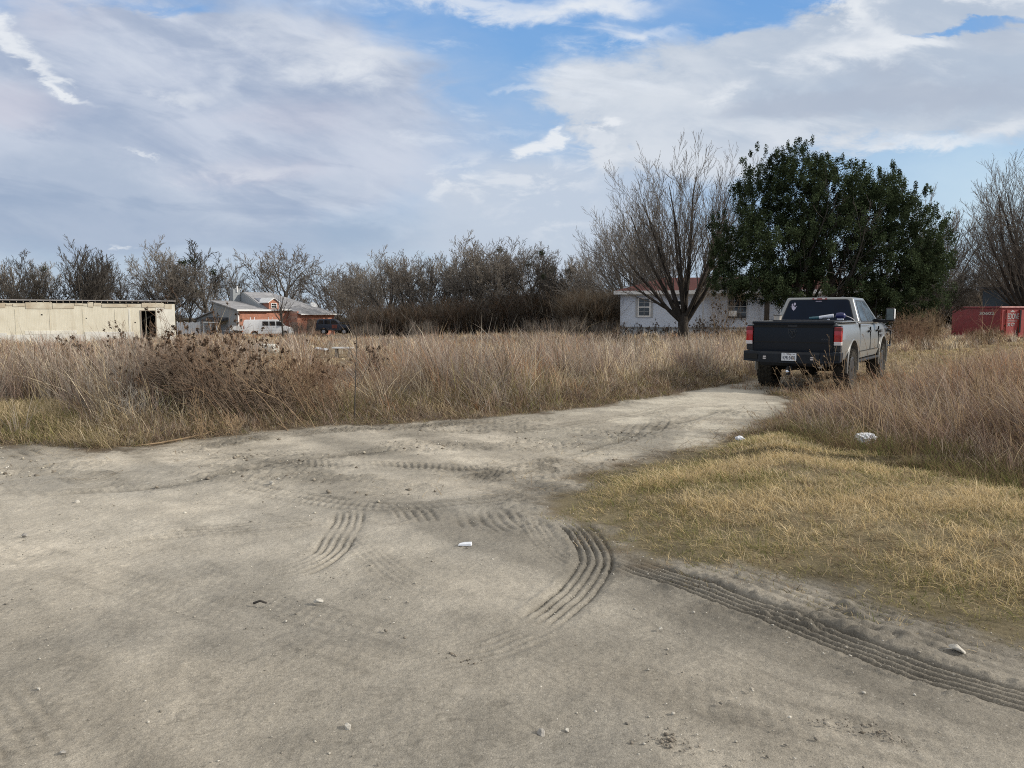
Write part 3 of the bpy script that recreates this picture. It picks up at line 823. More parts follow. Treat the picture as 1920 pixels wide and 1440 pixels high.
# ---- evergreen oak behind the pickup
def evergreen():
    D = 41.0; k = D / F
    cxp = 1562
    x0, y0, _ = at(cxp - 9, D)
    t = thing('evergreen_tree', 'big dense dark evergreen tree standing behind the grey pickup', 'tree', (x0, y0, 0))
    spec = dict(stems=[((-1.7, -.4, -.3), (-.1, 0, 1), 4.5, .27), ((.4, .3, -.3), (.1, .1, 1), 5, .30), ((2.2, 0, -.3), (.2, 0, 1), 4.2, .24), ((-.6, .9, -.3), (0, .1, 1), 4.5, .24)], L=5.6, seg=[5, 7, 5, 4], ratio=[1.0, .5, .5], num=[9, 8, 6],
        ang=[(18, 62), (20, 50), (20, 50)], gn=[.08, .09, .1, .1], up=[.1, .6, .4, .3], t0=[.3, .2, .15], rr=[.5, .45, .5], tap=[.5, .15, .2, .3], Lref=[1, 5, 2.6], rmin=.012, sides=[10, 6, 4, 3])
    br = grow(8, spec)
    V, Q = tubes([b for b in br if b[0] == 0], spec['sides']); link('trunk', fast_mesh('trunk', V, Q, smooth=True), M['bark'], t)
    V, Q = tubes([b for b in br if b[0] > 0], spec['sides']); link('limbs', fast_mesh('limbs', V, Q, smooth=True), M['twig_dark'], t)
    lobes = [(1425,352,46,82),(1462,320,26,58),(1492,335,52,84),(1522,325,30,44),(1562,352,66,70),(1552,308,22,30),(1600,345,40,52),(1645,385,56,72),(1655,335,26,34),(1690,400,52,62),(1705,362,24,34),(1712,450,48,80),(1745,470,34,74),
             (1402,440,50,66),(1372,470,34,36),(1366,520,36,30),(1348,425,16,40),(1470,450,80,96),(1570,450,100,100),(1660,490,90,90),(1430,522,66,34),(1500,530,90,44),(1600,540,90,44),(1680,555,52,44),(1728,530,44,56),(1690,590,34,26),(1765,480,22,36)]
    rng = np.random.default_rng(5); cs, rs = [], []
    tot = sum(a * b for _, _, a, b in lobes)
    for (px, py, ra, rb) in lobes:
        n = max(14, int(3100 * ra * rb / tot))
        py = py * .94 + 45; X = (px - cxp) * k * .97; Z = CAMZ + (HZ - py) * k; A, Bz = ra * k * .95, rb * k * .92
        dep = min(3.6, max(1.0, 1.1 * A + .6)); yo = rng.uniform(-1.3, 1.3) if ra < 60 else 0
        for _ in range(n):
            d = rng.normal(0, 1, 3); d /= np.linalg.norm(d); rr = rng.uniform(.25, 1.0) ** .55
            c = np.array([X + d[0] * A * rr, yo + d[1] * dep * rr, Z + d[2] * Bz * rr])
            if fbm(np.array([c[0] * .85 + 3]), np.array([c[2] * .85 + c[1] * .5]), 3, 19)[0] < .33 + .06 * rng.random(): continue
            e = rng.uniform(.6, 1.2)
            cs.append(c); rs.append((.27 * e, .27 * e, .42 * e if d[2] > 0 else .30 * e))
    # ragged upright shoots along the top and side outline
    for (px, py, ra, rb) in lobes:
        py = py * .94 + 45
        for _ in range(12):
            a = rng.uniform(-.2, pi + .2); s = rng.uniform(.92, 1.16)
            X = (px + ra * cos(a) * s - cxp) * k * .97; Z = CAMZ + (HZ - (py - rb * sin(a) * s)) * k
            cs.append(np.array([X, rng.uniform(-1, 1), Z])); rs.append((.13, .13, rng.uniform(.2, .42)))
    cs = np.array(cs); rs = np.array(rs)
    V, Q, C = leaf_cloud(cs, rs, 104, .098, rng, (.046, .061, .031), .35)
    # clumps differ in tone
    cl = rng.uniform(.5, 1.7, (len(cs), 1)); tone = np.repeat(cl, 104 * 4, 0); C = C * tone
    link('crown', fast_mesh('crown', V, Q, col=C), M['leaf'], t)
evergreen()

# ---- background trees: a few kinds grown once, then copied
protos = {}
def proto(kind):
    if kind not in protos:
        sp = {'broad': (broad(9.0, .24, .015), M['twig_grey'], 61), 'broad_b': (broad(9.0, .22, .015, 9, 1.0, .14), M['twig'], 67), 'vase': (vase(9.0, 1.1, .2, .015), M['twig_grey'], 71), 'open': (broad(9.0, .26, .017, 7, .9, .15), M['twig_dark'], 83), 'thicket': (dict(broad(9.0, .16, .015, 11, 1.0, .12), t0=[.08, .15, .1, .1]), M['twig'], 91), 'upright': (vase(9.0, .7, .17, .015, 5), M['twig_dark'], 97)}[kind]
        br = grow(sp[2], sp[0]); S = sp[0]['sides']
        a = tubes([b for b in br if b[0] <= 1], S); b = tubes([b for b in br if b[0] > 1], S)
        protos[kind] = (fast_mesh('trunk', *a, smooth=True), fast_mesh('crown', *b, smooth=True), [q[1][-1] for q in br if q[0] == 2], sp[1])
    return protos[kind]

def far_tree(px, Y, top, kind, label, group, seed, wide=1.0, mist=0, cat='tree'):
    tr, cr, tips, mc = proto(kind)
    x, y, ztop = at(px, Y, top); zg = float(ground_z(np.array([x]), np.array([Y]))[0])
    s = 1.10 * (ztop - zg) / (sorted(v[2] for v in tips)[int(len(tips) * .97)] + .5)
    r = random.Random(seed)
    t = thing('bare_tree', label, cat, (x, y, zg), r.uniform(0, 6.28), group); t.scale = (s * wide, s * wide, s)
    for nm, me, mm in (('trunk', tr, M['twig_dark'] if kind != 'vase' else M['bark']), ('crown', cr, mc)):
        o = bpy.data.objects.new(nm, me); COL.objects.link(o); o.parent = t
        if not me.materials: me.materials.append(mm)
    for _ in range(mist):
        c = r.choice(tips); V, Q, C = leaf_cloud([c], [(.40, .40, .36)], 120, .17, RNG, (.045, .055, .03))
        link('mistletoe_leaves', fast_mesh('mistletoe_leaves', V, Q, col=C), M['leaf'], t)
    return t

GL = 'bare trees along the left horizon'
for i, (px, Y, top, kind, lab, wide, mist) in enumerate([
    (8, 92, 478, 'open', 'bare tree at the far left edge above the cream trailer', .9, 0),
    (62, 100, 500, 'vase', 'low pale bare tree second from the left edge', 1.1, 0),
    (105, 96, 508, 'open', 'bare tree with a mistletoe ball above the middle of the trailer', 1.1, 2),
    (146, 94, 472, 'upright', 'tallest thin bare tree above the cream trailer roof', 1.25, 0),
    (172, 98, 490, 'upright', 'thin bare tree just right of the tallest one above the trailer', 1.2, 0),
    (236, 104, 512, 'broad', 'spreading low bare tree left of the trailer door', 1.2, 0),
    (305, 106, 470, 'broad', 'broad bare tree above the open trailer door', 1.1, 0),
    (352, 104, 500, 'thicket', 'bushy bare tree behind the trailer right corner', 1.0, 0),
    (392, 110, 466, 'open', 'dark bare tree full of mistletoe left of the brick house', 1.15, 9),
    (440, 116, 505, 'broad', 'bare tree behind the brick house chimney', 1.0, 2),
    (535, 118, 472, 'broad_b', 'round crowned bare tree rising behind the brick house roof', 1.25, 0),
    (628, 112, 506, 'thicket', 'tan bushy bare tree behind the right end of the brick house', 1.3, 0)]):
    far_tree(px, Y, top, kind, lab, GL, 300 + i, wide, mist)
GM = 'bare trees of the thicket behind the field'
for i, (px, Y, top, kind, lab, wide, mist) in enumerate([
    (722, 82, 486, 'broad', 'bare tree at the left end of the middle thicket', 1.05, 0),
    (768, 78, 484, 'broad_b', 'bare tree with a pale trunk near the left of the middle thicket', 1.05, 0),
    (812, 86, 492, 'vase', 'hazy pale bare tree between the two humps of the thicket', 1.1, 0),
    (845, 80, 498, 'thicket', 'reddish bushy bare tree in the dip of the thicket', 1.0, 0),
    (882, 76, 462, 'broad', 'tallest bare tree of the middle thicket', 1.05, 0),
    (935, 78, 464, 'thicket', 'dense bare tree in the middle of the thicket', 1.05, 1),
    (962, 84, 478, 'broad_b', 'bare tree behind the dense middle one of the thicket', 1.0, 1),
    (1000, 76, 470, 'broad_b', 'bare tree with a pale leaning trunk right of the thicket centre', 1.0, 2),
    (1040, 72, 478, 'open', 'dark bare tree with mistletoe at the right of the thicket', 1.0, 3),
    (1078, 74, 494, 'thicket', 'dense low bare tree next to the pale house left corner', 1.0, 0),
    (1106, 72, 520, 'thicket', 'low dark bare tree beside the left wall of the pale house', 1.1, 0),
    (690, 92, 508, 'thicket', 'low bushy bare tree left of the middle thicket', 1.0, 0),
    (662, 98, 512, 'broad', 'tan bare tree in the gap right of the brick house', 1.1, 0),
    (905, 92, 490, 'vase', 'pale bare tree deep behind the tallest thicket tree', 1.1, 0),
    (1062, 90, 490, 'vase', 'pale bare tree deep in the right of the thicket', 1.1, 0)]):
    far_tree(px, Y, top, kind, lab, GM, 340 + i, wide, mist)
GR = 'bare trees behind the red dumpster'
for i, (px, Y, top, kind, lab, wide, mist) in enumerate([
    (1800, 78, 505, 'thicket', 'low dark bare tree left behind the dumpster', 1.2, 0),
    (1850, 84, 500, 'broad_b', 'low dark bare tree straight behind the dumpster', 1.2, 0),
    (1895, 80, 470, 'thicket', 'bushy bare tree behind the dark blue shed', 1.1, 0),
    (1715, 86, 500, 'thicket', 'low bare tree glimpsed under the right of the evergreen', 1.2, 0),
    (1975, 70, 430, 'broad', 'bare tree just beyond the right edge of the view', 1.1, 0)]):
    far_tree(px, Y, top, kind, lab, GR, 380 + i, wide, mist)

# ---- undergrowth and far woods that read as one mass
def brush(name, label, cat, samples, colours, weights, per=1.0, spread=.35):
    """samples: arrays x, y, zg, height; arching twigs as thin ribbons, forked"""
    x, y, zg, h = samples; n = len(x)
    az = RNG.uniform(0, 2 * pi, n); lean = np.abs(RNG.normal(.15, .28, n)); cu = np.abs(RNG.normal(0, .3, n))
    dist = np.sqrt(x * x + y * y); w = (.00042 * dist) * RNG.uniform(.6, 1.5, n)
    C = pal(colours, weights, n) * RNG.uniform(.55, 1.15, (n, 1))
    b = [blades(np.stack([x, y, zg - .05], 1), h, az, lean, cu, w, C * np.array([.60, .62, .64]))]
    for _ in range(3):       # side twigs
        t = RNG.uniform(.25, .85, n); hor = lean * t + cu * t * t
        rt = np.stack([x + np.cos(az) * hor * h, y + np.sin(az) * hor * h, zg + h * t / np.sqrt(1 + hor * hor)], 1)
        b.append(blades(rt, h * RNG.uniform(.25, .5, n), az + RNG.normal(0, 1.3, n), np.abs(RNG.normal(.6, .4, n)), np.abs(RNG.normal(.2, .3, n)), w * .7, C * np.array([.66, .68, .70])))
    o = grass_object(name, b, label, cat); return o

def line_samples(pxs, Yr, hfun, n):
    px = RNG.uniform(pxs[0], pxs[1], n); Y = RNG.uniform(Yr[0], Yr[1], n)
    x = (px - CX) / F / CT * Y; zg = ground_z(x, Y)
    h = hfun(px) * RNG.uniform(.35, 1.1, n); return x, Y, zg, h

def hm(px):      # height of the undergrowth along the middle thicket
    return 2.2 + 1.9 * fbm(px * .018, px * 0 + 2.5, 3, 81) + .8 * sstep(860, 960, px)
brush('thicket_undergrowth', 'grey brown tangled undergrowth of the middle thicket', 'undergrowth', line_samples((672, 1165), (72, 84), hm, 26000), ['grey', 'brown', 'mauve', 'dark', 'red'], [3, 3, 2, 2, .5])
brush('far_woodland', 'dark hazy woodland strip along the left horizon', 'woodland', line_samples((-160, 700), (112, 122), lambda p: 1.6 + 2.4 * fbm(p * .015, p * 0 + 7, 3, 82), 22000), ['grey', 'brown', 'dark', 'olive'], [3, 2, 2, 1.1])
brush('lane_woodland', 'dark brush strip behind the red dumpster', 'woodland', line_samples((1660, 2600), (82, 90), lambda p: 3.4 + 1.8 * fbm(p * .02, p * 0 + 3, 3, 83), 30000), ['grey', 'dark', 'brown', 'mauve'], [2, 4, 2, 1])
brush('house_brush', 'dark tangled brush between the thicket and the pale house', 'undergrowth', line_samples((1070, 1143), (58, 68), lambda p: 3.0 + 1.0 * fbm(p * .03, p * 0 + 3, 2, 84), 5200), ['dark', 'grey', 'brown'], [3, 2, 2])

# ---- evergreen bushes above the trailer and reddish bushes
def leafy_bush(px, Y, top, wpx, label, colour, name='green_bush', cat='bush', per=70, size=.2):
    x, y, zt = at(px, Y, top); zg = float(ground_z(np.array([x]), np.array([Y]))[0]); hw = wpx / F * Y / 2; H = zt - zg
    t = thing(name, label, cat, (x, y, zg)); rng = np.random.default_rng(int(px))
    cs, rs = [], []
    for _ in range(60):
        d = rng.normal(0, 1, 3); d /= np.linalg.norm(d); r = rng.uniform(.3, 1) ** .5
        cs.append((d[0] * hw * r, d[1] * hw * .8 * r, H * .52 + d[2] * H * .46 * r)); rs.append((.34, .34, .36))
    V, Q, C = leaf_cloud(cs, rs, per, size, rng, colour, .3); link('foliage', fast_mesh('foliage', V, Q, col=C), M['leaf'], t)
    mb = MB()
    for _ in range(5): a = rng.uniform(0, 6.28); mb.tube([(0, 0, -.1), (cos(a) * hw * .3, sin(a) * hw * .3, H * .5), (cos(a) * hw * .5, sin(a) * hw * .5, H * .8)], [.07, .05, .02], 5)
    mb.build('stem', M['bark'], t)
leafy_bush(55, 106, 543, 75, 'dark cedar bush above the left part of the trailer roof', (.045, .055, .03))
leafy_bush(78, 104, 555, 40, 'bright green bush peeking over the trailer roof', (.10, .13, .035))
leafy_bush(195, 112, 546, 40, 'orange brown leafy bush over the right part of the trailer roof', (.28, .17, .08))
leafy_bush(150, 114, 552, 60, 'dull green bush behind the middle of the trailer roof', (.07, .08, .045))
# ================================================================== BUILDINGS AND LARGE STRUCTURES
def stripes(name, c, c2, scale, axis='Z', rough=.7, bump=.4, var_scale=2.0, dirt=(.2, .17, .12), dirtamt=.25):
    """siding / ribs: a wave bump along one object axis plus grime"""
    m, nt, out = nodes(name); L = nt.links.new
    b = N(nt, 'ShaderNodeBsdfPrincipled', Roughness=rough); b.inputs['Specular IOR Level'].default_value = .25
    tc = N(nt, 'ShaderNodeTexCoord')
    wv = N(nt, 'ShaderNodeTexWave', _bands_direction=axis, _wave_profile='SAW', Scale=scale, Distortion=0.0); L(tc.outputs['Object'], wv.inputs['Vector'])
    nz = N(nt, 'ShaderNodeTexNoise', Scale=var_scale, Detail=7.0, Roughness=.65); L(tc.outputs['Object'], nz.inputs['Vector'])
    cr = N(nt, 'ShaderNodeValToRGB'); cr.color_ramp.elements[0].position = .35; cr.color_ramp.elements[1].position = .65
    cr.color_ramp.elements[0].color = rgba(c2); cr.color_ramp.elements[1].color = rgba(c); L(nz.outputs[0], cr.inputs[0])
    mp = N(nt, 'ShaderNodeMapping', Scale=(2.2, 2.2, .35)); L(tc.outputs['Object'], mp.inputs[0])
    n2 = N(nt, 'ShaderNodeTexNoise', Scale=1.6, Detail=8.0, Roughness=.7); L(mp.outputs[0], n2.inputs['Vector'])
    mr = N(nt, 'ShaderNodeMapRange'); mr.inputs[1].default_value = .5; mr.inputs[2].default_value = .75; mr.inputs[4].default_value = dirtamt; L(n2.outputs[0], mr.inputs[0])
    mx = N(nt, 'ShaderNodeMix', _data_type='RGBA'); L(mr.outputs[0], mx.inputs[0]); L(cr.outputs[0], mx.inputs[6]); mx.inputs[7].default_value = rgba(dirt)
    bp = N(nt, 'ShaderNodeBump', Strength=bump, Distance=.03); L(wv.outputs[0], bp.inputs['Height'])
    L(mx.outputs[2], b.inputs['Base Color']); L(bp.outputs[0], b.inputs['Normal']); L(b.outputs[0], out.inputs[0])
    return m

def shingles(name, c, c2, sx=3.0, sy=6.5):
    m, nt, out = nodes(name); L = nt.links.new
    b = N(nt, 'ShaderNodeBsdfPrincipled', Roughness=.9); b.inputs['Specular IOR Level'].default_value = .2
    tc = N(nt, 'ShaderNodeTexCoord')
    br = N(nt, 'ShaderNodeTexBrick', Scale=1.0); br.inputs['Color1'].default_value = rgba(c); br.inputs['Color2'].default_value = rgba(c2)
    br.inputs['Mortar'].default_value = rgba(tuple(v * .5 for v in c)); br.inputs['Mortar Size'].default_value = .012
    br.inputs['Brick Width'].default_value = .33; br.inputs['Row Height'].default_value = .15
    L(tc.outputs['Object'], br.inputs['Vector'])
    nz = N(nt, 'ShaderNodeTexNoise', Scale=.9, Detail=8.0, Roughness=.7); L(tc.outputs['Object'], nz.inputs['Vector'])
    mr = N(nt, 'ShaderNodeMapRange'); mr.inputs[1].default_value = .3; mr.inputs[2].default_value = .7; mr.inputs[3].default_value = .65; mr.inputs[4].default_value = 1.25; L(nz.outputs[0], mr.inputs[0])
    sc = N(nt, 'ShaderNodeVectorMath', _operation='SCALE'); L(br.outputs[0], sc.inputs[0]); L(mr.outputs[0], sc.inputs['Scale'])
    L(sc.outputs[0], b.inputs['Base Color']); L(b.outputs[0], out.inputs[0]); return m

def brickmat():
    m, nt, out = nodes('brick'); L = nt.links.new
    b = N(nt, 'ShaderNodeBsdfPrincipled', Roughness=.9); tc = N(nt, 'ShaderNodeTexCoord')
    mp = N(nt, 'ShaderNodeMapping'); mp.inputs['Rotation'].default_value = (pi / 2, 0, 0); L(tc.outputs['Object'], mp.inputs[0])
    br = N(nt, 'ShaderNodeTexBrick', Scale=1.0); br.inputs['Color1'].default_value = (.47, .145, .068, 1); br.inputs['Color2'].default_value = (.36, .10, .05, 1)
    br.inputs['Mortar'].default_value = (.42, .33, .27, 1); br.inputs['Mortar Size'].default_value = .010
    br.inputs['Brick Width'].default_value = .22; br.inputs['Row Height'].default_value = .075; L(mp.outputs[0], br.inputs['Vector'])
    nz = N(nt, 'ShaderNodeTexNoise', Scale=2.0, Detail=7.0, Roughness=.7); L(tc.outputs['Object'], nz.inputs['Vector'])
    mr = N(nt, 'ShaderNodeMapRange'); mr.inputs[1].default_value = .3; mr.inputs[2].default_value = .7; mr.inputs[3].default_value = .7; mr.inputs[4].default_value = 1.25; L(nz.outputs[0], mr.inputs[0])
    sc = N(nt, 'ShaderNodeVectorMath', _operation='SCALE'); L(br.outputs[0], sc.inputs[0]); L(mr.outputs[0], sc.inputs['Scale'])
    L(sc.outputs[0], b.inputs['Base Color']); L(b.outputs[0], out.inputs[0]); return m

M['panel_white'] = stripes('pale_wall_panel', (.64, .70, .80), (.59, .65, .75), 2.2, 'X', bump=0.0, dirtamt=.06)
M['siding_white'] = stripes('pale_siding', (.64, .70, .80), (.59, .65, .75), 5.0, 'Z', bump=.5)
M['siding_grey'] = stripes('grey_siding', (.36, .38, .39), (.31, .33, .34), 5.0, 'Z', bump=.5)
M['cream'] = stripes('cream_metal', (.76, .715, .585), (.69, .645, .515), 3.3, 'X', bump=.3, dirt=(.40, .32, .21), dirtamt=.40)
M['shingle_red'] = shingles('red_shingle', (.098, .034, .029), (.078, .030, .027))
M['shingle_grey'] = shingles('grey_shingle', (.34, .34, .35), (.28, .28, .295))
M['shingle_dark'] = shingles('dark_shingle', (.08, .08, .085), (.06, .06, .065))
M['brick'] = brickmat()
M['trim'] = pmat('white_trim', (.74, .74, .73), .6, var=.1, scale=2)
M['trim_grey'] = pmat('grey_trim', (.40, .41, .42), .7, var=.15, scale=2)
M['wood_grey'] = pmat('weathered_wood', (.30, .26, .21), .9, var=.35, scale=4)
M['wood_dark'] = pmat('dark_wood', (.045, .037, .03), .9, var=.4, scale=4)
M['red_paint'] = pmat('dumpster_red', (.22, .018, .024), .55, var=.25, scale=3, c2=(.14, .018, .02), bump=.15, bscale=6)
M['red_sunlit'] = pmat('dumpster_sunlit_red', (.40, .060, .050), .6, var=.2, scale=2.5, c2=(.28, .05, .045), bump=.15, bscale=6)  # lighter copy of the dumpster red: sunlight painted into the end face
M['red_worn'] = pmat('worn_red_edge', (.60, .30, .27), .6, var=.3, scale=5)
M['letter_white'] = pmat('white_lettering', (.44, .43, .41), .6, var=.12, scale=12)
M['blue_dark'] = pmat('dark_blue_panel', (.020, .040, .060), .5, var=.3, scale=2)
M['rust'] = pmat('rust', (.16, .075, .04), .9, var=.5, scale=9)

def window(parent, x0, x1, z0, z1, y, cols, rows, frame=.06, mat='trim', name='window'):
    """frame, muntins and pane facing -y, in the parent's space"""
    f = MB()
    f.box(x0, x1, y - .05, y + .02, z0, z0 + frame).box(x0, x1, y - .05, y + .02, z1 - frame, z1)
    f.box(x0, x0 + frame, y - .048, y + .02, z0 + frame, z1 - frame).box(x1 - frame, x1, y - .048, y + .02, z0 + frame, z1 - frame)
    zm = (z0 + z1) / 2
    f.box(x0 + frame, x1 - frame, y - .044, y + .01, zm - frame * .45, zm + frame * .45)
    o = f.build(name, M[mat], parent)
    mu = MB()
    for i in range(1, cols):
        xx = x0 + frame + (x1 - x0 - 2 * frame) * i / cols
        mu.box(xx - .012, xx + .012, y - .030, y + .01, z0 + frame, zm - frame * .45); mu.box(xx - .012, xx + .012, y - .030, y + .01, zm + frame * .45, z1 - frame)
    for hf in (0, 1):
        a, b = (z0 + frame, zm - frame * .45) if hf == 0 else (zm + frame * .45, z1 - frame)
        for j in range(1, rows):
            zz = a + (b - a) * j / rows; mu.box(x0 + frame, x1 - frame, y - .028, y + .009, zz - .012, zz + .012)
    if mu.v: mu.build('muntin', M['trim_grey'], o)
    MB().box(x0 + frame, x1 - frame, y - .018, y + .015, z0 + frame, z1 - frame).build('pane', M['glass'], o)
    return o

# ---------------------------------------------------------------- the pale house
def pale_house():
    x0 = at(1163, 58)[0]; Y = 58.0; HR = radians(-14)
    t = thing('pale_house', 'long pale grey white house with a red hipped roof behind the field', 'house', (x0, Y, 0), HR)
    def px(p):
        r = at(p, 1.0)[0]; return (r * Y - x0) / (cos(HR) - r * sin(HR))
    pz = lambda p: CAMZ + (HZ - p) / F * Y
    W = px(1684); Dp = 9.5
    # walls as slabs around the openings so that the windows sit in real recesses
    wl = MB(); xm = px(1392 + 30)
    wl.box(0, xm, 0, .15, .60, 3.06); wl.box(0.0, .15, .152, Dp, .60, 3.06); wl.box(.152, W - .152, Dp - .15, Dp, .60, 3.06)
    wl.build('wall', M['panel_white'], t)
    MB().box(xm + .002, W, -.01, .15, .60, 3.06).box(W - .15, W, .152, Dp, .6, 3.06).build('wall', M['siding_white'], t)
    MB().box(-.02, W + .02, .04, .12, -.5, .597).box(-.02, .1, .122, Dp, -.5, .597).build('skirting', pmat('skirting', (.42, .45, .47), .8, var=.15, scale=2), t)
    MB().box(-.04, W + .04, -.05, .10, .575, .64).build('ledge', M['trim_grey'], t)
    # roof: hipped, overhanging
    e = .42; zr = 3.32; ridge = 4.50; yr = Dp / 2
    xl = 2.9; xr = W - 4.0
    r = MB()
    r.add([(-e, -e, zr), (W + e, -e, zr), (W + e, Dp + e, zr), (-e, Dp + e, zr), (xl, yr, ridge), (xr, yr, ridge)],
          [(0, 1, 5, 4), (1, 2, 5), (2, 3, 4, 5), (3, 0, 4), (3, 2, 1, 0)])
    r.build('roof', M['shingle_red'], t)
    f = MB()
    f.box(-e - .02, W + e + .02, -e - .05, -e - .003, 3.06, zr + .01); f.box(-e - .05, -e - .003, -e, Dp + e, 3.06, zr + .01); f.box(W + e + .003, W + e + .05, -e, Dp + e, 3.06, zr + .01)
    f.build('fascia', M['trim'], t)
    MB().box(-e, W + e, -e + .001, -.002, 3.062, 3.09).build('soffit', M['trim_grey'], t)
    # entrance gable, coloured dark for the evergreen's shadow, with pale barge boards
    a, b, c = px(1306), px(1452), px(1385); zt = CAMZ + (HZ - 524) / F * 58
    g = MB(); g.add([(a, -1.0, 3.33), (b, -1.0, 3.33), (c, -1.0, zt), (a, 4.0, 3.36), (b, 4.0, 3.36), (c, 4.4, zt)], [(0, 1, 2), (0, 2, 5, 3), (1, 4, 5, 2), (0, 3, 4, 1), (3, 5, 4)])
    gb = g.build('entrance_gable', M['shingle_dark'], t)
    bb = MB()
    for (p, q) in (((a - .15, 3.27), (c, zt + .04)), ((c, zt + .04), (b + .15, 3.27))):
        bb.hexa([(p[0], -1.06, p[1]), (q[0], -1.06, q[1]), (q[0], -1.003, q[1]), (p[0], -1.003, p[1])], [(p[0], -1.06, p[1] + .14), (q[0], -1.06, q[1] + .14), (q[0], -1.003, q[1] + .14), (p[0], -1.003, p[1] + .14)])
    bb.build('barge_board', M['trim_grey'], gb)
    MB().box(a, b, -.99, -.45, 3.08, 3.325).build('porch_beam', M['trim_grey'], t)
    for p in (1436,):
        MB().box(px(p) - .17, px(p) + .17, -.95, -.62, -.2, 3.08).build('porch_post', M['wood_dark'], t, bevel=.02)
    MB().box(px(1318) - .05, px(1318) + .05, -.9, -.8, -.2, 3.08).build('porch_post', M['trim_grey'], t)
    window(t, px(1195.5), px(1220), pz(594), pz(558), -.03, 2, 2, .10)
    sh = MB()
    sh.box(px(1191.5), px(1195), -.04, -.002, pz(595), pz(557)).build('shutter', M['trim_grey'], t)
    MB().box(px(1220.5), px(1224), -.04, -.002, pz(595), pz(557)).build('shutter', M['trim_grey'], t)
    window(t, px(1261), px(1278), pz(583), pz(563), -.03, 1, 1, .09)
    window(t, px(1364), px(1400), pz(597), pz(554), -.03, 3, 2, .05, 'trim_grey')
    MB().box(px(1366), px(1381), -.42, -.06, pz(593), pz(583)).build('air_conditioner', M['trim'], t, bevel=.02)
    window(t, px(1651), px(1665), pz(592), pz(558), -.05, 1, 1, .09)
    MB().box(px(1470), px(1492), -.05, -.012, .64, pz(553)).build('door', pmat('grey_door', (.28, .28, .28), .6, var=.1), t, bevel=.01)
pale_house()

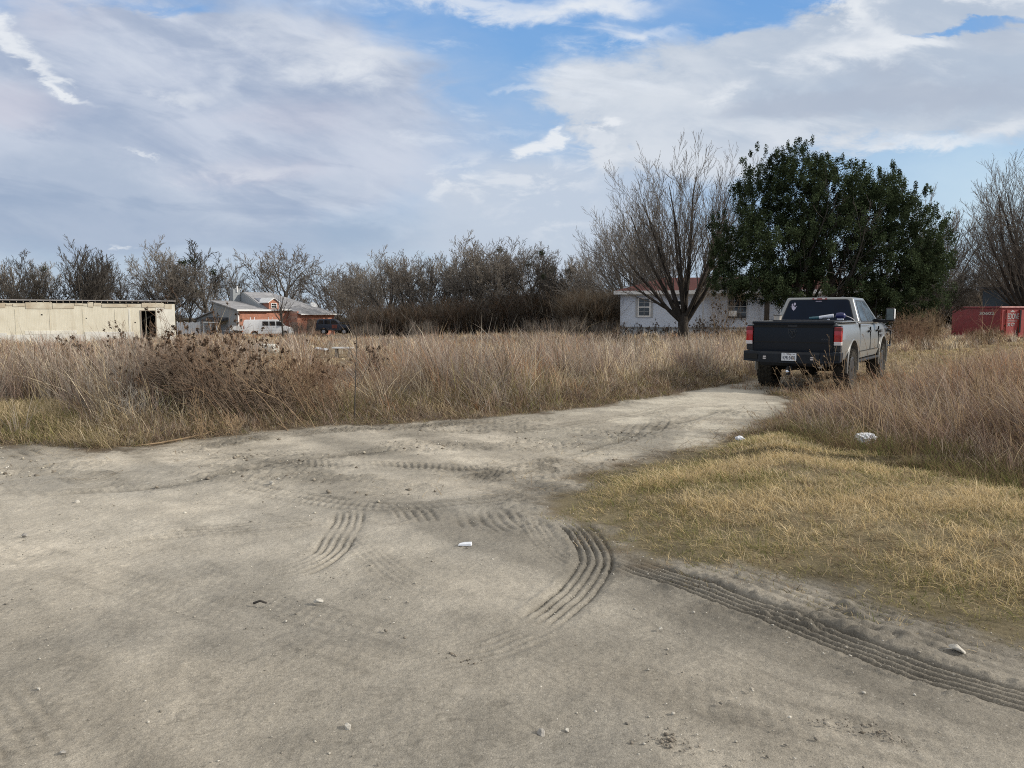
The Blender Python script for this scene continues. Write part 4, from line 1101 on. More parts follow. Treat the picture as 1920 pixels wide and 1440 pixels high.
# ---------------------------------------------------------------- the cream trailer
def cream_trailer():
    A = Vector(at(328, 55)); e = Vector((-.881, -.473, 0)); n = Vector((.473, -.881, 0))
    def s_of(p):
        d = ray(p, HZ); k = d[0] / d[1]
        return (k * A.y - A.x) / (e.x - k * e.y)
    zg = -.62; zt = 2.30
    t = thing('cream_trailer', 'long cream abandoned trailer home with stripped roof edge and open doorway', 'trailer', (A.x, A.y, 0), math.atan2(e.y, e.x) + pi)
    # local x: leftwards is negative; front faces -y
    Lx = 15.5; d0, d1 = -s_of(291), -s_of(265)
    d0, d1 = min(d0, d1), max(d0, d1); zd = CAMZ + (HZ - 583) / F * 53; zs = CAMZ - (634 - HZ) / F * 53
    w = MB()
    w.box(-Lx, d0, 0, .08, zg + .25, zt).box(d1, 0, 0, .08, zg + .25, zt).box(d0 + .001, d1 - .001, 0.002, .082, zd, zt - .001).box(d0 + .001, d1 - .001, .002, .082, zg + .25, zs)
    w.build('wall', M['cream'], t)
    MB().box(-.08, 0, .084, 3.0, zg + .25, zt).box(-Lx, -.084, 2.92, 3.0, zg + .25, zt).box(-Lx, -Lx + .08, .084, 2.9, zg + .25, zt).build('wall', M['cream'], t)
    MB().box(-Lx + .1, -.1, .2, 2.9, zg + .2, zg + .26).build('floor', M['wood_dark'], t)
    MB().box(-Lx + .1, -.1, 2.0, 2.05, zg + .26, zt).build('partition', M['dark'], t)
    # bare torn bottom skirt and white repainted strips
    fw = pmat('faded_white', (.66, .65, .60), .75, var=.12, scale=2); r = random.Random(4); x = -Lx
    while x < -0.3:
        l = r.uniform(.6, 2.4); x1 = min(x + l, -.05)
        if not (x1 > d0 - .1 and x < d1 + .1): MB().box(x, x1 - .02, -.022, -.003, zg + .22, zg + .80 + r.uniform(0, .22)).build('pale_skirt', fw, t)
        x = x1
    pm_ = pmat('patched_white', (.70, .68, .60), .75, var=.14, scale=1.2)
    for q in ((-3.0, d0 - .7, -.02, -.002, zg + .5, zt - .35), (d1 + .06, -.03, -.02, -.002, zg + .4, zt - .06), (-9.2, -6.2, -.02, -.002, .25, .48)): MB().box(*q).build('white_patch', pm_, t)
    for i in range(7): MB().box(-1.9 - i * 1.95, -1.885 - i * 1.95, -.028, -.0225, zg + .45, zt - .38).build('panel_seam', M['cream'], t)
    for (xx, zz, q) in ((-8.2, 1.55, .05), (-5.6, 1.3, .035), (-2.6, 1.0, .045), (-11.4, 1.2, .04), (-4.1, .6, .03)): MB().box(xx - q, xx + q, -.006, -.002, zz - q, zz + q * .7).build('hole', M['dark'], t)
    # stripped roof edge: dark batten, loose boards, broken trim
    MB().box(-Lx - .1, .08, -.10, 3.1, zt + .19, zt + .25).build('roof', pmat('old_roof', (.36, .34, .33), .8, var=.3, scale=2), t)
    MB().box(-Lx, -.02, .05, .12, zt, zt + .19).build('roof_gap', M['dark'], t)
    tm_ = pmat('torn_trim', (.68, .64, .52), .8, var=.2, scale=1.5, c2=(.42, .34, .24)); x = -Lx
    while x < -.3:
        l = r.uniform(.25, 1.6); x1 = min(x + l, -.05)
        z1 = zt + r.uniform(-.05, .10); z0 = zt - r.uniform(.10, .36)
        if r.random() < .8: MB().hexa([(x, -.04, z0), (x1 - .04, -.04, z0 + r.uniform(-.03, .03)), (x1 - .04, -.024, z0), (x, -.024, z0)], [(x, -.04, z1), (x1 - .04, -.04, z1 + r.uniform(-.04, .03)), (x1 - .04, -.024, z1), (x, -.024, z1)]).build('torn_trim', tm_, t)
        x = x1
    for i in range(40): xx = -Lx + .2 + i * .38; MB().box(xx, xx + .045, -.06, .5, zt + .06, zt + .15).build('rafter', M['wood_grey'], t)
    f = MB(); f.box(d0 - .07, d0, -.05, .1, zs, zd + .06).box(d1, d1 + .07, -.05, .1, zs, zd + .06).box(d0 + .001, d1 - .001, -.048, .1, zd, zd + .06); f.build('door_frame', M['wood_grey'], t)
    MB().box(d0 - .1, d1 + .2, -.25, -.02, zs - .16, zs - .03).build('door_sill', M['wood_grey'], t)
cream_trailer()

# ---------------------------------------------------------------- the brick house
def brick_house():
    K = at(447, 92); z0 = -1.0; c = sqrt(.5)
    t = thing('brick_house', 'distant orange brick house with grey roofs, dormer and grey sided gable', 'house', (K[0], K[1], z0), pi / 4)
    # local x = s along the brick front, local y = depth
    def slab(name, mat, *boxes, parent=t):
        b = MB()
        for q in boxes: b.box(*q)
        return b.build(name, mat, parent)
    slab('wall', M['brick'], (0, 6.8, 0, .2, -.4, 3.0))
    slab('wall', M['brick'], (6.802, 11.9, -2.2, -2.0, -.4, 2.55), (6.6, 6.8, -2.2, -.002, -.4, 2.9), (11.7, 11.9, -1.998, 9, -.4, 2.55))
    g = MB()      # grey sided gable end, facing left
    prof = [(0.02, -.4), (12.1, -.4), (12.1, 1.9), (6.9, 2.9), (6.7, 2.95), (6.7, 4.15), (0.02, 3.02)]
    g.prism(prof, -.06, .14); g.build('gable_wall', M['siding_grey'], t)
    slab('corner_trim', M['trim'], (-.09, .06, -.05, .015, -.4, 3.0))
    r = MB()      # low front slope with the stepped back edge
    r.hexa([(-.4, -.5, 2.98), (6.7, -.5, 2.98), (6.7, 6.9, 4.14), (-.4, 6.9, 4.14)], [(-.4, -.5, 3.10), (6.7, -.5, 3.10), (6.7, 6.9, 4.28), (-.4, 6.9, 4.28)])
    r.build('roof', M['shingle_grey'], t)
    r = MB(); r.hexa([(-.4, 6.5, 2.90), (6, 6.5, 2.90), (6, 12.5, 1.80), (-.4, 12.5, 1.80)], [(-.4, 6.5, 3.02), (6, 6.5, 3.02), (6, 12.5, 1.92), (-.4, 12.5, 1.92)])
    r.build('lean_to_roof', M['shingle_grey'], t)
    slab('fascia', M['trim'], (-.42, 4.0, -.56, -.503, 2.93, 3.12), (5.2, 8.2, -.58, -.503, 3.02, 3.16))
    # upper roof with the long right-hand hip
    u = MB(); R0, R1 = (3.6, 6.0, 5.42), (7.3, 6.0, 5.42)
    P = [(3.6, .2, 3.26), (6.6, -.3, 3.14), (6.6, -2.7, 2.58), (12.4, -2.7, 2.56), (12.4, 10, 2.6), (3.6, 10.5, 3.6), R0, R1, (8.8, .6, 4.0)]
    u.add(P, [(0, 1, 8, 7, 6), (1, 2, 8), (2, 3, 8), (3, 4, 7, 8), (4, 5, 6, 7), (0, 6, 5), (0, 5, 4, 3, 2, 1)])
    u.build('upper_roof', M['shingle_grey'], t)
    g2 = MB(); g2.prism([(.6, 3.3), (10.3, 3.6), (6.0, 5.36)], 3.50, 3.58); g2.build('upper_gable', M['siding_grey'], t)
    slab('fascia', M['trim'], (6.8, 12.42, -2.78, -2.703, 2.46, 2.60))
    # dormer
    d = slab('dormer', M['brick'], (3.95, 5.25, -.08, 1.6, 3.12, 3.98))
    dr = MB(); dr.prism([(0, 0)], 0, 0) if False else None
    b = MB(); b.add([(3.75, -.25, 3.92), (4.6, -.25, 4.5), (5.45, -.25, 3.92), (3.75, 3, 3.92), (4.6, 3, 4.5), (5.45, 3, 3.92), (3.75, -.25, 4.02), (4.6, -.25, 4.62), (5.45, -.25, 4.02), (3.75, 3, 4.02), (4.6, 3, 4.62), (5.45, 3, 4.02)],
        [(6, 7, 10, 9), (7, 8, 11, 10), (0, 3, 4, 1), (1, 4, 5, 2), (0, 1, 7, 6), (1, 2, 8, 7), (0, 6, 9, 3), (2, 5, 11, 8)])
    b.build('dormer_roof', M['trim'], d)
    MB().add([(3.95, -.06, 3.98), (5.25, -.06, 3.98), (4.6, -.06, 4.42)], [(0, 1, 2)]).build('dormer_gable', M['brick'], d)
    window(t, 4.2, 5.0, 3.28, 3.92, -.10, 2, 1, .07)
    slab('roof_panel', pmat('dark_roof_panel', (.12, .13, .16), .5), (0, 0.01, 0, .01, 3.3, 3.31)) if False else None
    pn = MB(); pn.hexa([(3.9, 2.0, 3.98), (7.0, 2.0, 3.98), (7.0, 3.6, 4.52), (3.9, 3.6, 4.52)], [(3.9, 2.0, 4.06), (7.0, 2.0, 4.06), (7.0, 3.6, 4.60), (3.9, 3.6, 4.60)]); pn.build('roof_panel', pmat('dark_roof_panel', (.13, .14, .17), .5), t)
    ch = slab('chimney', M['siding_grey'], (2.5, 3.45, 6.6, 7.6, 3.9, 5.75))
    MB().tube([(3.0, 6.5, 5.4), (3.0, 6.5, 6.15)], .09, 8).build('flue', M['trim'], ch)
    slab('chimney_cap', M['trim'], (2.75, 3.55, 6.5, 7.7, 5.752, 5.82), parent=ch)
    # side porch on the gable end
    po = MB(); po.hexa([(-1.3, 2.8, 1.62), (-.065, 2.6, 1.85), (-.065, 8.2, 1.85), (-1.3, 8.0, 1.62)], [(-1.3, 2.8, 1.74), (-.065, 2.6, 2.15), (-.065, 8.2, 2.15), (-1.3, 8.0, 1.74)])
    pr = po.build('porch_roof', M['shingle_dark'], t)
    slab('porch_beam', M['trim'], (-1.28, -1.2, 2.9, 7.9, 1.46, 1.62), parent=pr)
    for yy in (3.4, 5.0, 7.2): slab('porch_post', M['trim'], (-1.25, -1.1, yy, yy + .16, -.5, 1.46), parent=pr)
    slab('door', M['dark'], (-.10, -.062, 4.9, 6.6, -.3, 1.5))
    slab('garage_door', pmat('brown_door', (.20, .13, .09), .7), (8.0, 10.6, -2.24, -2.202, -.4, 1.9))
    # satellite dish
    m = Matrix.Translation((10.1, -.4, 3.75)) @ Matrix.Rotation(radians(-35), 4, 'X')
    ds = MB(); ds.lathe([(0, .02), (.03, .25), (.10, .48), (.13, .5), (.11, .47), (.05, .25), (.03, .02)], 18, m, axis='y'); o = ds.build('satellite_dish', M['trim'], t, smooth=True)
    MB().tube([(10.1, -.3, 3.1), (10.1, -.35, 3.75)], .04, 6).build('dish_mast', M['steel'], o)
brick_house()

# ---------------------------------------------------------------- white fence left of the house
def white_fence():
    x, y, _ = at(331, 98); x1 = at(373, 98)[0]
    t = thing('white_fence', 'white board fence between the trailer and the brick house', 'fence', (x, y, -1.15), .05)
    L = x1 - x; n = 12; b = MB()
    for i in range(n): b.box(i * L / n + .01, (i + 1) * L / n - .01, 0, .03, .1, 1.62 + .03 * ((i * 7) % 3))
    b.build('board', M['trim'], t)
    for i in range(4):
        MB().box(i * L / 3 - .06, i * L / 3 + .06, .032, .15, 0, 1.75).build('post', M['trim'], t, bevel=.01)
    MB().box(0, L, .031, .07, .4, .5).box(0, L, .031, .07, 1.3, 1.4).build('rail', M['trim'], t)
white_fence()

# ---------------------------------------------------------------- red dumpster
def dumpster():
    Kx, Ky, _ = at(1876, 49); zg = float(ground_z(np.array([Kx]), np.array([Ky]))[0])
    t = thing('dumpster', 'open red roll off dumpster with white lettering at the right edge', 'dumpster', (Kx, Ky, zg), .15)
    # local: end face along +x (facing -y), long side along +y (facing -x)
    W, L, H, b0 = 2.45, 4.3, 2.0, .12
    side = MB(); side.box(0, .06, .0, L, b0, H); side.build('side_wall', M['red_paint'], t)
    MB().box(W - .06, W, .0, L, b0, H).build('side_wall', M['red_paint'], t)
    MB().box(.062, W - .062, L - .06, L, b0, H).box(.062, W - .062, .002, L - .062, b0, b0 + .08).build('body', M['red_paint'], t)
    # end face in the sunlit red, with a tapered foot
    en = MB(); en.hexa([(.0, -.06, b0), (W, -.06, b0), (W, -.003, b0), (.0, -.003, b0)], [(0, -.06, H), (W, -.06, H), (W, -.003, H), (0, -.003, H)])
    door = en.build('end_door', M['red_sunlit'], t)
    ri = MB()
    for xx in (.02, .35, 1.28, 1.9, 2.37): ri.box(xx, xx + .07, -.13, -.062, b0, H - .12)
    ri.build('rib', M['red_sunlit'], door)
    MB().box(1.27, 1.37, -.17, -.132, b0 + .3, H - .14).build('hinge_post', M['dark'], door)
    MB().add([(1.05, -.066, b0 + .02), (1.26, -.066, b0 + .02), (1.26, -.066, b0 + .75)], [(0, 1, 2)]).build('taper_shade', M['wood_dark'], door)  # flat dark triangle painted for the shade of the tapered foot
    MB().box(-.08, W + .08, -.15, -.0, H - .002 + .004, H + .10).build('top_rail', M['red_worn'], t, bevel=.015)
    MB().box(-.08, .10, .004, L + .05, H + .002, H + .10).box(W - .10, W + .08, .004, L + .05, H + .002, H + .10).build('top_rail', M['red_paint'], t, bevel=.015)
    MB().box(-.085, -.02, L * .42, L + .05, H + .102, H + .112).build('worn_edge', M['red_worn'], t)
    sr = MB()
    for i in range(7): yy = .25 + i * (L - .5) / 6; sr.box(-.075, -.002, yy - .05, yy + .05, b0, H - .3)
    sr.box(-.07, -.002, 0, L, H - .34, H - .22).build('side_rib', M['red_paint'], t) if False else None
    MB().box(-.05, -.002, .0, L, b0, b0 + .12).build('bottom_rail', M['red_paint'], t)
    for yy in (.6, L - .6):
        for xx in (.3, W - .3):
            MB().lathe([(-.06, .02), (-.06, .10), (.06, .10), (.06, .02)], 14, Matrix.Translation((xx, yy, .08))).build('roller', M['dark'], t)
    RX = Matrix.Rotation(pi / 2, 4, 'X')
    ms = Matrix.Translation((-.012, 1.15, H - .36)) @ Matrix.Rotation(-pi / 2, 4, 'Z') @ RX
    text('number', '30602', .26, M['letter_white'], t, ms @ Matrix.Scale(2.0, 4, (1, 0, 0)), ext=.004, bold=.006)
    ml = Matrix.Translation((.80, -.072, H - .56)) @ RX
    text('lettering', 'REDONE', .40, M['letter_white'], door, ml @ Matrix.Scale(.62, 4, (1, 0, 0)) @ Matrix.Scale(1.3, 4, (0, 1, 0)), ext=.004, bold=.006)
    lg = MB(); lg.add([(.62, -.072, H - .27), (.98, -.072, H - .27), (.80, -.072, H - .12)], [(0, 1, 2)]); lg.box(.45, 1.15, -.076, -.068, H - .86, H - .82); lg.build('logo', M['letter_white'], door)
    ml = Matrix.Translation((.74, -.072, H - 1.08)) @ RX
    text('lettering', '30 CY', .30, M['letter_white'], door, ml @ Matrix.Scale(.7, 4, (1, 0, 0)), ext=.004, bold=.008)
dumpster()

# ---------------------------------------------------------------- dark blue shed behind the dumpster
def blue_shed():
    Y = 60; x0 = at(1893, Y)[0]; t = thing('shed', 'dark blue shed with a slanting pale edge behind the dumpster', 'shed', (x0, Y, 0))
    p = lambda q: at(q, Y)[0] - x0
    z1 = CAMZ + (HZ - 541) / F * Y
    w = MB(); w.hexa([(p(1909), 0, -.2), (p(2010), 0, -.2), (p(2010), 3.4, -.2), (p(1893), 3.4, -.2)], [(p(1899), 0, z1), (p(2010), 0, z1), (p(2010), 3.4, z1), (p(1890), 3.4, z1)])
    w.build('wall', M['blue_dark'], t)
    MB().hexa([(p(1888), -.3, z1 + .004), (p(2014), -.3, z1 + .004), (p(2014), 3.8, z1 + .004), (p(1884), 3.8, z1 + .004)], [(p(1888), -.3, z1 + .1), (p(2014), -.3, z1 + .1), (p(2014), 3.8, z1 + .22), (p(1884), 3.8, z1 + .22)]).build('roof', M['shingle_dark'], t)
    MB().hexa([(p(1908), -.06, -.2), (p(1910.3), -.06, -.2), (p(1910.3), -.004, -.2), (p(1908), -.004, -.2)], [(p(1898), -.06, z1), (p(1900.3), -.06, z1), (p(1900.3), -.004, z1), (p(1898), -.004, z1)]).build('corner_trim', M['trim'], t)
blue_shed()
# ================================================================== VEHICLES
def paint(name, c, rough=.3, metal=.4, dust=(.36, .32, .25), z0=.5, z1=1.1, amt=.75, base=.12, coat=.25, spec=.5):
    """vehicle paint with road dust low on the body"""
    m, nt, out = nodes(name); L = nt.links.new
    b = N(nt, 'ShaderNodeBsdfPrincipled', Roughness=rough, Metallic=metal); b.inputs['Coat Weight'].default_value = coat; b.inputs['Specular IOR Level'].default_value = spec; b.inputs['Coat Roughness'].default_value = .12
    tc = N(nt, 'ShaderNodeTexCoord'); sp = N(nt, 'ShaderNodeSeparateXYZ'); L(tc.outputs['Object'], sp.inputs[0])
    nz = N(nt, 'ShaderNodeTexNoise', Scale=1.6, Detail=5.0, Roughness=.5); L(tc.outputs['Object'], nz.inputs['Vector'])
    mr = N(nt, 'ShaderNodeMapRange'); mr.inputs[1].default_value = z1; mr.inputs[2].default_value = z0; mr.inputs[3].default_value = base; mr.inputs[4].default_value = 1.0; L(sp.outputs[2], mr.inputs[0])
    mm = N(nt, 'ShaderNodeMath', _operation='MULTIPLY', _use_clamp=True); L(mr.outputs[0], mm.inputs[0])
    m2 = N(nt, 'ShaderNodeMapRange'); m2.inputs[1].default_value = .1; m2.inputs[2].default_value = .85; m2.inputs[4].default_value = amt * 1.5; L(nz.outputs[0], m2.inputs[0]); L(m2.outputs[0], mm.inputs[1])
    mx = N(nt, 'ShaderNodeMix', _data_type='RGBA'); L(mm.outputs[0], mx.inputs[0]); mx.inputs[6].default_value = rgba(c); mx.inputs[7].default_value = rgba(dust)
    L(mx.outputs[2], b.inputs['Base Color'])
    r2 = N(nt, 'ShaderNodeMath', _operation='MULTIPLY_ADD'); L(mm.outputs[0], r2.inputs[0]); r2.inputs[1].default_value = .45; r2.inputs[2].default_value = rough; L(r2.outputs[0], b.inputs['Roughness'])
    m3 = N(nt, 'ShaderNodeMath', _operation='MULTIPLY_ADD'); L(mm.outputs[0], m3.inputs[0]); m3.inputs[1].default_value = -metal; m3.inputs[2].default_value = metal; L(m3.outputs[0], b.inputs['Metallic'])
    L(b.outputs[0], out.inputs[0]); return m

M['truck_paint'] = paint('grey_truck_paint', (.255, .265, .268), .30, .35, dust=(.33, .305, .255), z0=.45, z1=1.05, amt=.75, base=.06)
M['tailgate_paint'] = paint('black_tailgate_paint', (.005, .008, .014), .30, .0, dust=(.03, .034, .04), z0=.6, z1=1.5, amt=.15, base=.15, coat=0.0, spec=.28)
M['bumper_black'] = pmat('bumper_black', (.008, .011, .016), .5, var=.3, scale=5, spec=.3)
M['red_lens'] = pmat('red_lens', (.40, .008, .016), .12, var=.3, scale=9, coat=.6)
M['dark_red_lens'] = pmat('dark_red_lens', (.16, .006, .012), .12, var=.2, scale=9, coat=.6)
M['clear_lens'] = pmat('clear_lens', (.62, .58, .58), .15, var=.12, scale=30, coat=.5)
M['plate_white'] = pmat('plate_white', (.70, .72, .75), .45, var=.05)
M['plate_ink'] = pmat('plate_ink', (.012, .014, .03), .5, var=.05)
M['decal'] = pmat('decal_white', (.50, .45, .56), .5, var=.05)
M['chrome'] = pmat('chrome', (.7, .7, .72), .12, metal=1.0, var=.05)
M['truck_glass'] = pmat('tinted_rear_glass', (.004, .011, .026), .10, var=.3, scale=1.2, spec=.12)
M['side_glass'] = pmat('side_glass', (.035, .04, .042), .06, var=.7, scale=4.0, spec=.4)
M['gunmetal'] = pmat('gunmetal', (.10, .10, .105), .4, metal=.8, var=.2)
M['tyre_dusty'] = pmat('dusty_tyre', (.03, .028, .025), .9, var=.5, scale=10, c2=(.075, .068, .056), spec=.1)

def section_loft(stations):
    """stations: (y, [(x,z)...]) with x >= 0 from bottom centre outwards to top centre; mirrored; closed solid"""
    mb = MB(); rings = []
    for (y, half) in stations:
        ring = [(x, y, z) for x, z in half] + [(-x, y, z) for x, z in reversed(half) if x > 1e-6]
        rings.append(ring)
    n = len(rings[0])
    for r in rings: mb.v += r
    for i in range(len(rings) - 1):
        for j in range(n): mb.f.append((i*n+j, (i+1)*n+j, (i+1)*n+(j+1)%n, i*n+(j+1)%n))
    mb.f.append(tuple(range(n))); mb.f.append(tuple((len(rings)-1)*n + j for j in range(n-1, -1, -1)))
    return mb

def cyl_cutter(x0, x1, y, z, r, k=40):
    b = MB(); b.lathe([(x0, r), (x1, r)], k, Matrix.Translation((0, y, z))); return b.build('cutter', None)

def wheel(parent, x, y, z, R, w, rim_mat, tyre_mat, lugs=True, k=40, spokes=8, side=1):
    tr = MB(); rr = R * .62
    prof = [(-w/2*.80, rr), (-w/2*.98, rr + (R-rr)*.35), (-w/2, rr + (R-rr)*.65), (-w/2*.90, R*.955), (-w/2*.72, R*.985), (w/2*.72, R*.985), (w/2*.90, R*.955), (w/2, rr + (R-rr)*.65), (w/2*.98, rr + (R-rr)*.35), (w/2*.80, rr)]
    Mx = Matrix.Translation((x, y, z))
    n = len(prof)
    vs = []; fs = []
    for (a, r) in prof:
        for j in range(k): vs.append((a, r*cos(2*pi*j/k), r*sin(2*pi*j/k)))
    for i in range(n):
        for j in range(k): fs.append((i*k+j, ((i+1) % n)*k+j, ((i+1) % n)*k+(j+1)%k, i*k+(j+1)%k))
    tr.add(vs, fs, Mx)
    if lugs:
        nl = 30
        for i in range(nl):
            for (row, ph) in ((-.36, 0), (-.12, .5), (.12, 0), (.36, .5)):
                a = 2*pi*(i+ph)/nl; c, s = cos(a), sin(a); bw = w*.19
                m = Mx @ Matrix.Rotation(a, 4, 'X')
                x0 = row*w
                tr.box(x0 - bw/2, x0 + bw/2, R*.97, R*1.004, -R*.062, R*.062, m)
            for sd in (-1, 1):
                m = Mx @ Matrix.Rotation(2*pi*(i + (.25 if sd > 0 else .75))/nl, 4, 'X')
                xa, xb = sorted((sd*w*.40, sd*w*.515)); tr.box(xa, xb, R*.88, R*.975, -R*.055, R*.055, m)
    wh = thing_part('wheel', parent)
    tr.build('tyre', tyre_mat, wh, smooth=True, sharp=30)
    ri = MB(); o = side * w / 2
    ri.lathe([(o*.86, rr*1.01), (o*.90, rr*.90), (o*.55, rr*.86), (o*.50, .01)], 32, Mx)
    for i in range(spokes):
        m = Mx @ Matrix.Rotation(2*pi*i/spokes, 4, 'X'); a, b = sorted((o*.48, o*.82))
        ri.box(a, b, rr*.16, rr*.92, -rr*.09, rr*.09, m)
    a, b = sorted((o*.45, o*.92)); ri.lathe([(a, rr*.20), (b, rr*.17)], 16, Mx)
    ri.build('rim', rim_mat, wh, smooth=True, sharp=30)
    return wh

def thing_part(name, parent):
    o = bpy.data.objects.new(name, None); COL.objects.link(o); o.parent = parent; o.empty_display_size = .1; return o

def quad_panel(name, pts, mat, parent, off=.004, thick=.006, round_=0.0):
    """slightly proud panel over a planar polygon (counter-clockwise seen from outside)"""
    P = [Vector(p) for p in pts]; n = (P[1]-P[0]).cross(P[2]-P[0]).normalized()
    if round_ > 0:
        Q = []
        for i, p in enumerate(P):
            a, b = P[i-1], P[(i+1) % len(P)]
            da, db = (a-p), (b-p); r = min(round_, da.length*.45, db.length*.45)
            s, e = p + da.normalized()*r, p + db.normalized()*r
            for k in range(5):
                u = k/4; Q.append(s*(1-u)**2 + p*2*u*(1-u) + e*u*u)
        P = Q
    m = len(P); mb = MB()
    vs = [tuple(p + n*(off - thick)) for p in P] + [tuple(p + n*off) for p in P]
    fs = [tuple(range(m-1, -1, -1)), tuple(range(m, 2*m))] + [(i, (i+1) % m, m+(i+1) % m, m+i) for i in range(m)]
    mb.add(vs, fs); return mb.build(name, mat, parent)

def pickup():
    R_ = Vector((6.50, 15.05, 0)); hd = Vector((.60, .80, 0)); rt = Vector((.80, -.60, 0))
    o = R_ - rt * .95 + Vector((.03, 0, 0))
    t = thing('pickup_truck', 'dusty grey crew cab pickup with a black tailgate parked on the track', 'truck', (o.x, o.y, 0), -math.atan2(.60, .80) + radians(2.0)); t.scale = (.95, .96, 1.0)
    # local: x right, y forward from the tailgate, z up
    AX = (1.25, 5.05); RW = .445; TW = .33
    def sec(zb, zt, w, shoulder=.10, tuck=.07):
        return [(0, zb), (w-.16, zb), (w-tuck, zb+.04), (w-.012, zb+.20), (w, zb+.42), (w-.004, zt-.34), (w-.022, zt-.16), (w-shoulder*.5, zt-.05), (w-shoulder, zt-.006), (w-shoulder-.06, zt), (0, zt)]
    st = [(0.0, sec(.74, 1.43, .965)), (.06, sec(.68, 1.44, .995)), (.5, sec(.64, 1.44, 1.0)), (1.93, sec(.62, 1.44, 1.0)), (1.955, sec(.62, 1.44, .975)), (1.985, sec(.62, 1.43, .975)), (2.01, sec(.60, 1.42, 1.0)), (4.1, sec(.60, 1.40, .995)), (4.5, sec(.60, 1.40, .99)), (5.2, sec(.62, 1.37, .985)), (5.6, sec(.62, 1.31, .96)), (5.82, sec(.66, 1.22, .90)), (5.9, sec(.72, 1.12, .84))]
    body = section_loft(st).build('body', M['truck_paint'], None)
    cut = [cyl_cutter(.55, 1.3, a, .50, .56) for a in AX] + [cyl_cutter(-1.3, -.55, a, .50, .56) for a in AX]
    bed = MB().box(-.80, .80, -.10, 1.88, .86, 1.70).build('cutter', None)
    body = boolean(body, cut + [bed]); body.name = 'body'; body.parent = t; soften(body, 28)
    bv = body.modifiers.new('soft', 'BEVEL'); bv.width = .012; bv.segments = 2; bv.limit_method = 'ANGLE'; bv.angle_limit = radians(50)
    MB().box(-.80, .80, .12, 1.875, .861, .87).build('bed_floor', M['black'], t)
    MB().box(.80, .985, .04, 1.90, 1.441, 1.462).box(-.985, -.80, .04, 1.90, 1.441, 1.462).build('bed_rail', M['truck_paint'], t, bevel=.008)
    # fender flares
    for a in AX:
        for s in (1, -1):
            fl = MB(); n = 22
            for i in range(n + 1):
                an = pi * (-.06 + 1.12 * i / n)
                for (r, xo) in ((.556, .94), (.556, 1.006), (.578, 1.008), (.592, .99)): fl.v.append((s*xo, a + r*cos(an), .50 + r*sin(an)))
            for i in range(n):
                for j in range(4): fl.f.append((i*4+j, (i+1)*4+j, (i+1)*4+(j+1) % 4, i*4+(j+1) % 4))
            fl.build('wheel_arch', M['truck_paint'], t, smooth=True)
    # inner dark chassis
    MB().box(-.62, .62, .25, 5.6, .52, .72).build('chassis', M['dark'], t)
    for a in AX: MB().tube([(-.75, a, .45), (.75, a, .45)], .07, 10).build('axle', M['dark'], t)
    MB().lathe([(-.2, .05), (-.12, .17), (.12, .17), (.2, .05)], 16, Matrix.Translation((.05, AX[0], .45))).build('differential', M['dark'], t, smooth=True)
    MB().tube([(.55, .12, .56), (.55, 1.2, .60)], .055, 12).build('exhaust', M['steel'], t)
    # cab
    zb, zt = 1.39, 1.985
    lo = [(-.955, 2.03, zb), (.955, 2.03, zb), (.955, 4.62, zb), (-.955, 4.62, zb)]
    hi = [(-.745, 2.22, zt), (.745, 2.22, zt), (.72, 3.62, zt), (-.72, 3.62, zt)]
    cab = MB().hexa(lo, hi); c = cab.build('cab', M['truck_paint'], t, smooth=True, bevel=.055, seg=4, sharp=60)
    def lerp(a, b, u): return tuple(a[i] + (b[i]-a[i])*u for i in range(3))
    def face(q, u, v):      # q: bl, br, tr, tl
        return lerp(lerp(q[0], q[1], u), lerp(q[3], q[2], u), v)
    rear = [lo[0], lo[1], hi[1], hi[0]]
    rw = quad_panel('rear_window', [face(rear, .065, .09), face(rear, .935, .09), face(rear, .93, .90), face(rear, .07, .90)], M['truck_glass'], c, .006, .01, .06)
    quad_panel('window_seal', [face(rear, .052, .065), face(rear, .948, .065), face(rear, .944, .925), face(rear, .056, .925)], M['black'], c, .003, .008, .07)
    # headrest shape and stickers on the rear glass
    nrm = (Vector(rear[1])-Vector(rear[0])).cross(Vector(rear[3])-Vector(rear[0])).normalized()
    up = (Vector(rear[3])-Vector(rear[0])); up = (up - Vector((1, 0, 0))*up.x).normalized()
    def glass_m(u, v, k=.009):
        p = Vector(face(rear, u, v)) + nrm * k
        return Matrix(((1, up.x, nrm.x, p.x), (0, up.y, nrm.y, p.y), (0, up.z, nrm.z, p.z), (0, 0, 0, 1)))
    dm = glass_m(.155, .64); d = MB()
    def disc(cx, cy, rx, ry, k=18): d.add([(cx + rx*cos(2*pi*i/k), cy + ry*sin(2*pi*i/k), 0) for i in range(k)], [tuple(range(k))], dm)
    disc(.018, .07, .026, .034); disc(-.036, .05, .014, .030); disc(-.012, .012, .03, .02)
    d.add([(-.045, -.005, .0005), (.055, -.005, .0005), (.045, -.05, .0005), (.006, -.09, .0005), (-.035, -.05, .0005)], [(0, 4, 3, 2, 1)], dm)
    d.add([(-.075, .0, 0), (-.05, .014, 0), (-.045, -.008, 0)], [(0, 2, 1)], dm); d.add([(.085, .004, 0), (.05, .014, 0), (.052, -.01, 0)], [(0, 1, 2)], dm)
    d.build('decal', M['decal'], rw)
    quad_panel('brake_light', [face(rear, .40, .905), face(rear, .62, .905), face(rear, .62, .975), face(rear, .40, .975)], M['dark_red_lens'], c, .022, .03, .02)
    for u in (.43, .55): quad_panel('cargo_lamp', [face(rear, u, .92), face(rear, u+.045, .92), face(rear, u+.045, .96), face(rear, u, .96)], M['clear_lens'], c, .026, .01, .01)
    quad_panel('sticker', [face(rear, .455, .845), face(rear, .545, .845), face(rear, .545, .862), face(rear, .455, .862)], M['decal'], rw, .009, .004)
